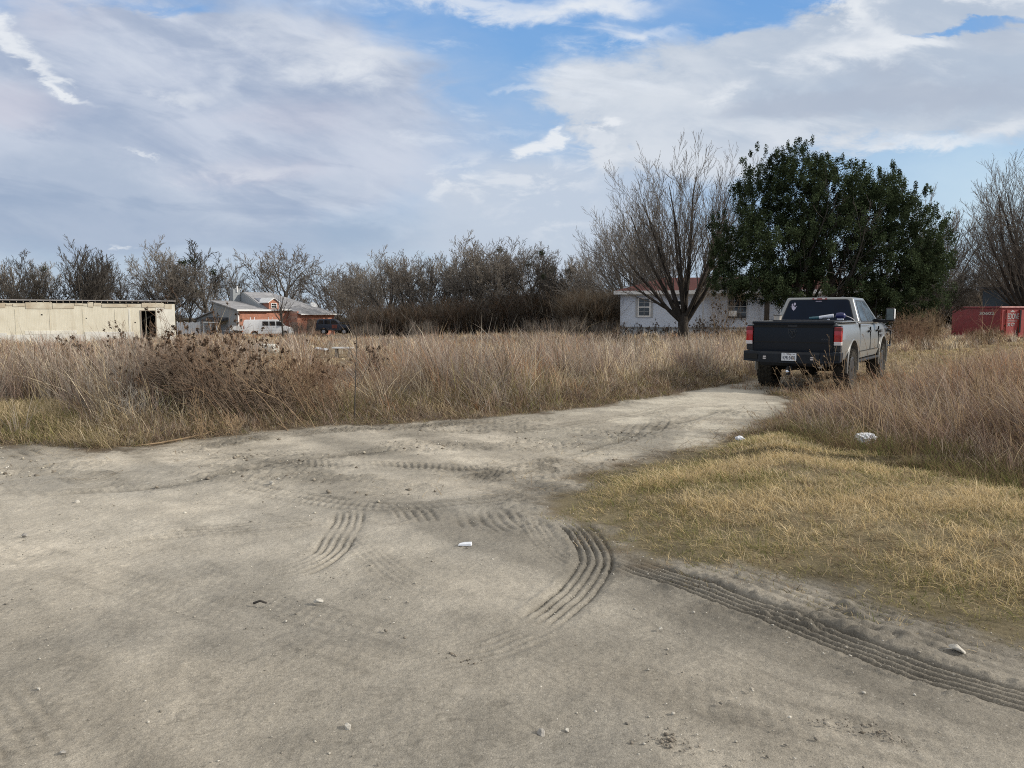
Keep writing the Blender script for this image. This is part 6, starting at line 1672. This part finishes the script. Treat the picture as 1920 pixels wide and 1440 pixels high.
def boards():
    x, y, z = at(588, 33, 653); zg = float(ground_z(np.array([x]), np.array([y]))[0]); x2 = at(609, 33)[0]; x3 = at(621, 31)[0]; x4 = at(659, 31)[0]
    t = thing('board', 'grey white curved panel lying in the grass right of the tank', 'board', (x, y, zg)); L = x2 - x
    MB().hexa([(0, 0, z - zg - .03), (L, -.1, z - zg - .10), (L, .6, z - zg - .08), (0, .6, z - zg)], [(0, 0, z - zg), (L, -.1, z - zg - .07), (L, .6, z - zg - .05), (0, .6, z - zg + .03)]).build('panel', M['trim_grey'], t)
    MB().box(.05, .12, .2, .3, 0, z - zg - .03).box(L - .15, L - .08, .2, .3, 0, z - zg - .1).build('support', M['wood_grey'], t)
    z2 = at(640, 31, 652)[2]; zg = float(ground_z(np.array([x3]), np.array([31.]))[0])
    t = thing('board', 'bright white flat board lying level in the tall grass', 'board', (x3, 31, zg)); L = x4 - x3
    MB().box(0, L, 0, .35, z2 - zg - .035, z2 - zg + .02).build('plank', M['white'], t, bevel=.004); MB().box(.1, .2, .05, .3, 0, z2 - zg - .036).box(L - .2, L - .1, .05, .3, 0, z2 - zg - .036).build('support', M['wood_grey'], t)
boards()

# ---- litter
def crumple(name, label, cat, px, py, sx, sy, sz, mat, seed, lift=.0):
    x, y, z = gp(px, py); bm = bmesh.new(); bmesh.ops.create_icosphere(bm, subdivisions=4, radius=1.0)
    rs = np.random.default_rng(seed); off = rs.uniform(0, 50)
    for v in bm.verts:
        n = float(fbm(np.array([v.co.x * 2.1 + off + v.co.z]), np.array([v.co.y * 2.1 + off - v.co.z]), 4, seed)[0]); n2 = abs(float(fbm(np.array([v.co.x * 4 + off]), np.array([v.co.y * 4 + v.co.z * 4]), 2, seed + 3)[0]) - .5)
        v.co *= (.45 + 1.0 * n - .9 * n2)
    me = bpy.data.meshes.new(name); bm.to_mesh(me); bm.free()
    me.transform(Matrix.Diagonal((sx, sy, sz, 1)))
    o = link(name, me, mat); o.location = (x, y, z + lift + sz * .25); o.rotation_euler = (0, 0, rs.uniform(-.4, .4)); return tag(o, label, cat)
bagm = pmat('bag_white', (.78, .80, .84), .4, var=.1, scale=14)
crumple('plastic_bag', 'crumpled white plastic bag at the foot of the brown grass', 'bag', 1622, 850, .14, .10, .085, bagm, 4, .05)
crumple('paper_scrap', 'small white paper scrap at the driveway right edge', 'litter', 1386, 829, .06, .05, .03, bagm, 5, .03)
def shard(name, label, cat, px, py, pts, h, mat, tilt=.1):
    x, y, z = gp(px, py); b = MB(); n = len(pts)
    b.add([(p[0], p[1], -.01) for p in pts] + [(p[0] * .93, p[1] * .93, h + .35 * tilt * p[0]) for p in pts], [tuple(range(n - 1, -1, -1)), tuple(range(n, 2 * n))] + [(i, (i + 1) % n, n + (i + 1) % n, n + i) for i in range(n)])
    o = b.build(name, mat, None, bevel=.002); o.location = (x, y, z + .006); return tag(o, label, cat)
shard('paper_scrap', 'flat white scrap lying on the road beyond the tyre marks', 'litter', 872, 1021, [(-.05, -.02), (.045, -.025), (.05, .02), (0, .03), (-.04, .015)], .005, bagm, .25)
def rock(label, px, py, s, mat, seed, flat=.6, group='stones lying on the dirt road'):
    x, y, z = gp(px, py); rs = np.random.default_rng(seed); bm = bmesh.new()
    for _ in range(16):
        d = rs.normal(0, 1, 3); d /= np.linalg.norm(d); bm.verts.new((d[0] * s * rs.uniform(.7, 1.15), d[1] * s * .75, d[2] * s * flat))
    bmesh.ops.convex_hull(bm, input=bm.verts); bmesh.ops.bevel(bm, geom=list(bm.edges), offset=s * .05, segments=1, affect='EDGES')
    me = bpy.data.meshes.new('stone'); bm.to_mesh(me); bm.free(); o = link('stone', me, mat); o.location = (x, y, z + s * flat * .45); o.rotation_euler = (0, 0, rs.uniform(0, 6)); return tag(o, label, 'stone', group)
for i, (px, py, s, mt, fl, lab) in enumerate([
    (652, 1366, .022, 'stone', .75, 'pale angular stone near the bottom edge, left of centre'), (1015, 1379, .024, 'stone_grey', .8, 'dark sided stone with a pale top near the bottom edge'), (1017, 1397, .016, 'stone', .3, 'flat pale chip just below the dark sided stone'),
    (597, 1129, .035, 'stone', .4, 'flat pale stone on the road left of the curved tyre mark'), (1800, 1219, .05, 'stone', .4, 'flat grey slab beside the ruts at the right'), (1238, 1180, .018, 'stone', .6, 'small stone in the open road right of the curved tyre mark'),
    (882, 1420, .018, 'stone', .35, 'flat chip at the bottom edge left of the dark sided stone'), (925, 1418, .018, 'stone', .35, 'flat chip at the bottom edge between two other chips'), (840, 1335, .012, 'stone', .6, 'small pale pebble above the bottom edge in the middle'), (1064, 1370, .012, 'stone', .6, 'small pale pebble right of the dark sided stone'),
    (240, 1246, .012, 'stone', .7, 'small white pebble at the lower left of the road'), (218, 1228, .011, 'stone', .7, 'tiny white pebble above the lower left one'), (72, 1293, .013, 'stone', .6, 'white pebble close to the left edge'), (198, 1215, .010, 'stone', .7, 'tiny pale pebble at the upper end of the left row'),
    (48, 1005, .03, 'stone_grey', .5, 'dark clod on the road near the left edge'), (145, 943, .03, 'stone', .8, 'pale stone by the left wheel rut'), (510, 908, .035, 'stone', .7, 'pale stone in the broken ground left of centre'), (118, 1411, .015, 'stone_grey', .5, 'dark stone at the bottom left')]):
    rock(lab, px, py, s, M[mt], 200 + i, fl)

def twig_thing(label, pts, r, mat=None, name='fallen_branch'):
    P = [gp(*p) for p in pts]; o0 = P[0]
    b = MB(); Q = [Vector(p) - Vector(o0) + Vector((0, 0, r * 1.2 + .02 * sin(i * 1.3))) for i, p in enumerate(P)]
    b.tube(Q, [r * (1 - .6 * i / len(Q)) for i in range(len(Q))], 6); o = b.build(name, mat or M['weed'], None, smooth=True); o.location = o0; return tag(o, label, 'branch')
twig_thing('long pale curved branch lying along the verge edge', [(392, 815), (350, 826), (300, 834), (240, 838), (170, 836), (90, 830)], .012)
twig_thing('short dark stick on the lower left of the road', [(476, 1134), (488, 1136), (500, 1137)], .008, M['twig_dark'])
twig_thing('pale branch reaching out of the shrubs at the road edge', [(540, 808), (510, 796), (480, 786), (455, 776)], .010)

# ---- loose pebbles and clods: uncountable
def pebbles(name, label, n, region, smin, smax, mat, colour_mix):
    x, y = region(n); n = len(x); s = smin * (smax / smin) ** (RNG.random(n) ** 2.6)
    z = ground_z(x, y)
    base = np.array([[1, 0, 0], [0, 1, 0], [-1, 0, 0], [0, -1, 0], [.2, .1, .62], [-.1, .05, -.6]], float)
    q = np.array([[0, 1, 4], [1, 2, 4], [2, 3, 4], [3, 0, 4], [1, 0, 5], [2, 1, 5], [3, 2, 5], [0, 3, 5]])
    B = base[None] * RNG.uniform(.6, 1.25, (n, 6, 1)); a = RNG.uniform(0, 2 * pi, n); c, sn = np.cos(a), np.sin(a)
    X = B[..., 0] * c[:, None] - B[..., 1] * sn[:, None]; Yy = B[..., 0] * sn[:, None] + B[..., 1] * c[:, None]
    V = np.stack([X, Yy, B[..., 2]], -1) * s[:, None, None]; V += np.stack([x, y, z + s * .12], -1)[:, None]
    T = (np.arange(n)[:, None, None] * 6 + q[None]).reshape(-1, 3)
    C = np.array(colour_mix)[RNG.integers(0, len(colour_mix), n)] * RNG.uniform(.7, 1.2, (n, 1)); C = np.repeat(C, 6, 0)
    o = link(name, fast_mesh(name, V.reshape(-1, 3), tris=T, col=C), mat); return tag(o, label, 'gravel', kind='stuff')
def road_pts(n):
    y = 2.0 + 11 * RNG.random(n) ** 1.7; x = RNG.uniform(-1, 1, n) * (y * .75 + .6)
    ok = (sdist(x, y, ROAD) > -.15); dens = sstep(.38, .68, fbm(x * .9, y * 1.1, 3, 91)); ok &= RNG.random(n) < .18 + .82 * dens
    return x[ok], y[ok]
M['gravel'] = leafmat('gravel', 0.0)
pebbles('gravel', 'fine pale gravel strewn over the dirt road', 15000, road_pts, .0020, .0115, M['gravel'], [(.44, .41, .35), (.36, .33, .28), (.50, .47, .41), (.22, .20, .17)])
def rough_pts(n):
    y = RNG.uniform(6.0, 10.5, n); x = RNG.uniform(-7, 4.5, n); ok = (sdist(x, y, ROAD) > .05) & (RNG.random(n) < .05 + sstep(.5, .68, fbm(x * .8 + 3, y * 1.3, 4, 31)))
    return x[ok], y[ok]
pebbles('clods', 'broken lumps of earth churned up on the road', 9000, rough_pts, .006, .036, M['gravel'], [(.30, .265, .215), (.24, .21, .17), (.38, .345, .28), (.17, .145, .115)])
def strewn(n):      # crumbs fallen off tyres in two loose rows
    xs, ys = [], []
    for path in ([(650, 1130), (760, 1190), (900, 1240), (1040, 1290), (1120, 1340), (1300, 1400)], [(930, 1190), (1100, 1220), (1250, 1260), (1400, 1300), (1560, 1350), (1760, 1400)], [(1380, 1352), (1420, 1366), (1500, 1390)]):
        P = np.array(smooth_path(GP(path), 30)); k = RNG.integers(0, len(P), n // 3); xs.append(P[k, 0] + RNG.normal(0, .035, n // 3)); ys.append(P[k, 1] + RNG.normal(0, .035, n // 3))
    x = np.concatenate(xs); y = np.concatenate(ys); ok = fbm(x * 3, y * 3, 3, 95) > .5; return x[ok], y[ok]
pebbles('crumbs', 'dark crumbs of mud dropped in loose rows on the road', 1300, strewn, .004, .016, M['gravel'], [(.20, .175, .145), (.15, .13, .105), (.26, .23, .19)])
pebbles('pale_gravel', 'pale stone chips scattered on the upper road and driveway mouth', 9000, rough_pts, .004, .020, M['gravel'], [(.52, .49, .42), (.46, .43, .36), (.58, .55, .49)])
# dead grass stems and leaf litter on the road margins
def litter():
    y = RNG.uniform(6.5, 11.5, 14000); x = RNG.uniform(-9, 5.5, 14000); d = sdist(x, y, ROAD)
    ok = (d > -.3) & (RNG.random(14000) < np.exp(-np.maximum(d, 0) * 2.2)); x, y = x[ok], y[ok]; n = len(x)
    B = [blades(np.stack([x, y, ground_z(x, y) + .012], 1), RNG.uniform(.03, .13, n), RNG.uniform(0, 6.28, n), RNG.uniform(2, 8, n), RNG.uniform(0, 2, n) * 0, RNG.uniform(.003, .006, n), pal(['tan', 'brown', 'grey', 'straw', 'dark'], [2, 2, 2, 1.5, 2], n))]
    grass_object('dead_stems', B, 'broken dead stems strewn along the road margins', 'litter')
litter()
# ================================================================== SKY, SUN, CAMERA
def px_uv(px, py):
    d = ray(px, py); return d[0] / d[1], d[2] / d[1]
SUN_AZ, SUN_EL = radians(100.0), radians(27.0)      # clockwise from +Y
sun_dir = Vector((sin(SUN_AZ) * cos(SUN_EL), cos(SUN_AZ) * cos(SUN_EL), sin(SUN_EL)))

def srgb(c):
    return tuple(((v / 255 + .055) / 1.055) ** 2.4 if v > 10 else v / 255 / 12.92 for v in c)

def build_world():
    w = bpy.data.worlds.new("World"); SC.world = w; w.use_nodes = True
    nt = w.node_tree; nt.nodes.clear()
    L = nt.links.new
    out = nt.nodes.new('ShaderNodeOutputWorld'); bg = nt.nodes.new('ShaderNodeBackground')
    STR = 0.1
    bg.inputs['Strength'].default_value = STR
    L(bg.outputs[0], out.inputs[0])
    sky = nt.nodes.new('ShaderNodeTexSky'); sky.sky_type = 'NISHITA'; sky.sun_disc = False
    sky.sun_elevation = SUN_EL; sky.sun_rotation = SUN_AZ; sky.air_density = 1.0; sky.dust_density = 0.6; sky.ozone_density = 1.2
    tc = nt.nodes.new('ShaderNodeTexCoord'); D = tc.outputs['Generated']
    sx = nt.nodes.new('ShaderNodeSeparateXYZ'); L(D, sx.inputs[0])
    def m(op, a, b=None, c=None, clamp=False):
        n = nt.nodes.new('ShaderNodeMath'); n.operation = op; n.use_clamp = clamp
        for i, v in enumerate((a, b, c)):
            if v is None: continue
            if isinstance(v, (int, float)): n.inputs[i].default_value = v
            else: L(v, n.inputs[i])
        return n.outputs[0]
    ay = m('ADD', m('ABSOLUTE', sx.outputs[1]), 0.06)
    U = m('DIVIDE', sx.outputs[0], ay); Vv = m('DIVIDE', sx.outputs[2], ay)
    def noise(su, sv, det=6, rough=.55, off=0.0, dist=0.0, src=None):
        cb = nt.nodes.new('ShaderNodeCombineXYZ')
        L(m('MULTIPLY', U, su), cb.inputs[0]); L(m('MULTIPLY', Vv, sv), cb.inputs[1]); cb.inputs[2].default_value = off
        n = nt.nodes.new('ShaderNodeTexNoise'); n.inputs['Scale'].default_value = 1.0; n.inputs['Detail'].default_value = det
        n.inputs['Roughness'].default_value = rough; n.inputs['Distortion'].default_value = dist
        L(cb.outputs[0], n.inputs['Vector']); return n.outputs[0]
    nA = noise(5, 11, 7, .6, 1.3, .3); nB = noise(2.2, 6, 5, .5, 5.7, .2); nC = noise(16, 34, 6, .62, 9.1, .4); nD = noise(3.2, 9, 6, .55, 14.2, .5)
    # warped coordinates so that the cloud edges are ragged
    wu = m('ADD', U, m('ADD', m('MULTIPLY', m('SUBTRACT', nA, .5), .22), m('MULTIPLY', m('SUBTRACT', nC, .5), .07)))
    wv = m('ADD', Vv, m('ADD', m('MULTIPLY', m('SUBTRACT', nD, .5), .10), m('MULTIPLY', m('SUBTRACT', nC, .5), .045)))
    def blob(px, py, sxp, syp, rot=0.0, warp=True):
        u0, v0 = px_uv(px, py); su, sv = sxp / F, syp / F
        du = m('SUBTRACT', wu if warp else U, u0); dv = m('SUBTRACT', wv if warp else Vv, v0)
        c, s = cos(radians(rot)), sin(radians(rot))
        a = m('ADD', m('MULTIPLY', du, c / su), m('MULTIPLY', dv, s / su))
        b = m('ADD', m('MULTIPLY', du, -s / sv), m('MULTIPLY', dv, c / sv))
        r2 = m('ADD', m('MULTIPLY', a, a), m('MULTIPLY', b, b))
        return m('POWER', 2.718, m('MULTIPLY', r2, -1.0))
    def total(bl, warp=True):
        acc = None
        for (wt, *p) in bl:
            b = m('MULTIPLY', blob(*p, warp=warp), wt); acc = b if acc is None else m('ADD', acc, b)
        return acc
    def ss(x, a, b):
        n = nt.nodes.new('ShaderNodeMapRange'); n.interpolation_type = 'SMOOTHSTEP'
        n.inputs[1].default_value = a; n.inputs[2].default_value = b; L(x, n.inputs[0]); return n.outputs[0]
    def mix(base, fac, colour):
        n = nt.nodes.new('ShaderNodeMix'); n.data_type = 'RGBA'; L(fac, n.inputs[0]); L(base, n.inputs[6])
        if isinstance(colour, tuple):
            k = srgb(colour); n.inputs[7].default_value = (k[0] / STR, k[1] / STR, k[2] / STR, 1)
        else: L(colour, n.inputs[7])
        return n.outputs[2]
    # clear sky: the physical sky, pulled towards pale blue; unseen overhead stops whitened to brighten the ground
    gr = nt.nodes.new('ShaderNodeValToRGB'); e = gr.color_ramp.elements
    stops = [(0.0, (172, 192, 212)), (.06, (172, 196, 220)), (.16, (150, 188, 228)), (.30, (126, 176, 230)), (.40, (114, 167, 229)), (.46, (124, 172, 228)), (.60, (222, 224, 227)), (1.0, (255, 252, 246))]
    while len(e) < len(stops): e.new(.5)
    for el, (p, cc) in zip(e, stops):
        el.position = p; k = srgb(cc); el.color = (k[0], k[1], k[2], 1)
    L(m('MINIMUM', m('MAXIMUM', Vv, 0.0), 1.0), gr.inputs[0])
    sc = nt.nodes.new('ShaderNodeVectorMath'); sc.operation = 'SCALE'; sc.inputs['Scale'].default_value = 1 / STR; L(gr.outputs[0], sc.inputs[0])
    c = mix(sky.outputs[0], m('ADD', 0.85, 0.0), sc.outputs[0])
    c = mix(c, m('MULTIPLY', total([(1, 1830, 390, 300, 130)]), .9), (202, 224, 238))
    def sub(x, k): return m('MULTIPLY', m('SUBTRACT', x, .5), k)
    # streaks fan out diagonally in the left deck
    def streak(su, sv, rot, off, det=6, dist=.35):
        cs, sn = cos(radians(rot)), sin(radians(rot)); cb = nt.nodes.new('ShaderNodeCombineXYZ')
        L(m('MULTIPLY', m('ADD', m('MULTIPLY', U, cs), m('MULTIPLY', Vv, sn)), su), cb.inputs[0]); L(m('MULTIPLY', m('ADD', m('MULTIPLY', U, -sn), m('MULTIPLY', Vv, cs)), sv), cb.inputs[1]); cb.inputs[2].default_value = off
        n = nt.nodes.new('ShaderNodeTexNoise'); n.inputs['Scale'].default_value = 1.0; n.inputs['Detail'].default_value = det; n.inputs['Roughness'].default_value = .56; n.inputs['Distortion'].default_value = dist
        L(cb.outputs[0], n.inputs['Vector']); return n.outputs[0]
    sA = streak(3.0, 10.0, -22, 3.1); sB = streak(2.0, 9.0, -12, 8.4)
    # thin veil over most of the blue
    veil = total([(.8, 620, 120, 300, 130), (.7, 900, 260, 240, 110), (.5, 1230, 60, 160, 90), (.6, 1000, 420, 420, 140)])
    c = mix(c, m('MULTIPLY', ss(m('ADD', veil, sub(sB, 1.6)), .2, 1.35), .62), (186, 202, 224))
    # left grey deck
    left = total([(1.3, 120, 290, 520, 210), (1.0, 380, 130, 380, 150), (.75, 560, 330, 330, 130), (.45, 700, 170, 150, 70), (-.5, 330, 36, 120, 14, -6), (-.7, 960, 110, 200, 70, -8)])
    lm = ss(m('ADD', left, m('ADD', sub(sA, 1.3), sub(nA, .5))), .12, 1.05)
    deck = mix(mix(c, m('ADD', 1.0, 0.0), (163, 177, 201)), ss(m('ADD', sA, sub(nA, .35)), .30, .64), (205, 212, 226))
    sC = streak(7.0, 19.0, -24, 21.7, 7, .5); sD = streak(5.0, 24.0, -8, 33.1, 7, .4)
    deck = mix(deck, m('MULTIPLY', ss(m('ADD', sC, sub(nC, .25)), .50, .74), .55), (218, 224, 234))
    deck = mix(deck, m('MULTIPLY', ss(m('ADD', sD, sub(nA, .3)), .50, .30), .5), (146, 163, 191))
    c = mix(c, m('MULTIPLY', lm, .95), deck)
    low = total([(1, 940, 470, 330, 80), (.8, 1000, 380, 150, 80), (.5, 1150, 400, 160, 120)])
    c = mix(c, m('MULTIPLY', ss(m('ADD', low, sub(nD, .9)), .15, 1.0), .8), (200, 209, 222))
    dk = total([(1.0, 120, 400, 360, 100), (.8, 420, 455, 280, 42), (.7, 650, 465, 170, 30), (.5, 300, 250, 110, 50, 25), (.35, 620, 380, 200, 36)])
    c = mix(c, m('MULTIPLY', ss(m('ADD', dk, m('ADD', sub(nB, .8), sub(sA, .6))), .15, 1.2), .62), (150, 170, 196))
    pk = total([(1, 90, 230, 130, 40), (.7, 590, 240, 150, 50), (.6, 160, 60, 120, 60), (.8, 520, 345, 130, 34)])
    c = mix(c, m('MULTIPLY', ss(m('ADD', pk, sub(nA, .8)), .15, 1.1), .55), (203, 202, 216))
    # right deck
    right = total([(1.2, 1420, 185, 320, 80), (1.2, 1760, 190, 320, 84), (.8, 1260, 290, 170, 100), (.9, 1620, 66, 120, 40), (.9, 1830, 36, 160, 56), (-.9, 1330, 50, 120, 40), (-.4, 1500, 6, 60, 20), (-.75, 1740, 104, 150, 12, 4), (-.8, 1880, 330, 130, 26), (.4, 1150, 240, 60, 40)])
    rm = ss(m('ADD', right, m('ADD', sub(nA, .9), sub(nC, .35))), .28, .72)
    rcol = mix(mix(c, m('ADD', 1.0, 0.0), (184, 196, 212)), ss(m('ADD', nD, sub(nA, .4)), .38, .66), (216, 222, 230))
    rcol = mix(rcol, m('MULTIPLY', ss(m('ADD', sD, sub(nC, .3)), .52, .72), .6), (230, 234, 239))
    rcol = mix(rcol, m('MULTIPLY', ss(m('ADD', sC, sub(nA, .3)), .46, .30), .5), (176, 189, 207))
    c = mix(c, m('MULTIPLY', rm, .95), rcol)
    gr2 = total([(1, 1720, 218, 220, 30), (.9, 1440, 232, 190, 24), (.8, 1600, 170, 90, 20), (.6, 1830, 120, 120, 34)])
    c = mix(c, m('MULTIPLY', ss(m('ADD', gr2, sub(nA, 1.0)), .2, 1.05), .7), (174, 185, 203))
    gap = total([(1, 920, 170, 240, 110), (.8, 1000, 250, 160, 60), (.7, 1300, 70, 180, 50)])
    c = mix(c, m('MULTIPLY', m('MULTIPLY', ss(gap, .1, .8), ss(m('ADD', sD, sub(nC, .4)), .52, .72)), .75), (222, 229, 239))
    puff = total([(1, 1000, 350, 130, 56), (.9, 1150, 270, 70, 50), (.7, 900, 375, 90, 30), (.5, 1080, 440, 120, 40)])
    c = mix(c, m('MULTIPLY', m('MULTIPLY', ss(puff, .12, .8), ss(m('ADD', nC, sub(nA, .5)), .46, .64)), .62), (226, 231, 238))
    # white rims and streaks
    wh = total([(1.0, 1140, 42, 100, 26), (.7, 930, 42, 150, 20, -8), (.6, 720, 20, 160, 26), (1.0, 1560, 74, 70, 30, -25), (.9, 1660, 25, 130, 24), (.9, 1800, 40, 130, 26), (.8, 1560, 140, 110, 26), (.8, 1690, 125, 70, 16), (.8, 1330, 190, 70, 14), (.5, 1250, 150, 120, 20),
                (.75, 1200, 100, 110, 16), (1.3, 1000, 300, 46, 14, 18), (1.2, 1045, 275, 22, 12, 30), (1.1, 1128, 240, 28, 13), (.75, 905, 368, 28, 12), (.95, 105, 130, 130, 24, -38), (.8, 20, 40, 60, 36, -50), (.7, 205, 205, 45, 10, -30), (.6, 385, 205, 55, 18), (.55, 500, 345, 110, 20), (.7, 318, 324, 34, 8, -25), (.55, 1010, 182, 75, 9), (.55, 600, 150, 150, 40), (.5, 720, 135, 120, 34), (.5, 480, 80, 140, 36), (.45, 950, 270, 80, 10),
                (.75, 1700, 292, 130, 11), (.75, 1820, 265, 90, 14, 10), (.75, 298, 462, 20, 7)])
    wm = ss(m('ADD', m('MULTIPLY', wh, m('ADD', .5, m('MULTIPLY', nA, 1.1))), m('ADD', sub(nC, .55), sub(sB, .3))), .18, 1.25)
    c = mix(c, m('MULTIPLY', wm, .92), (234, 238, 243))
    # haze at the very horizon
    c = mix(c, m('MULTIPLY', ss(Vv, .12, -.02), .55), (194, 206, 220))
    L(c, bg.inputs['Color'])
build_world()

sl = bpy.data.lights.new('sun', 'SUN'); sl.energy = 3.7; sl.angle = radians(2.0); sl.color = (1.0, 0.93, 0.82)
so = bpy.data.objects.new('sun', sl); COL.objects.link(so); so.rotation_euler = (-sun_dir).to_track_quat('-Z', 'Y').to_euler(); so.location = (20, -10, 30)

cam = bpy.data.cameras.new('camera'); cam.sensor_width = 36; cam.lens = F / 1920 * 36; cam.clip_end = 2000; cam.clip_start = .05
co = bpy.data.objects.new('camera', cam); COL.objects.link(co); co.location = (0, 0, CAMZ); co.rotation_euler = (pi / 2 - TH, 0, 0)
SC.camera = co
SC.view_settings.view_transform = 'Standard'; SC.view_settings.look = 'None'; SC.view_settings.exposure = 0
SC.cycles.max_bounces = 5; SC.cycles.diffuse_bounces = 3; SC.cycles.glossy_bounces = 3; SC.cycles.transparent_max_bounces = 6
SC.cycles.use_denoising = False; SC.cycles.filter_width = 1.05; SC.cycles.sample_clamp_direct = 6; SC.cycles.sample_clamp_indirect = 3
SC.cycles.caustics_reflective = False; SC.cycles.caustics_refractive = False
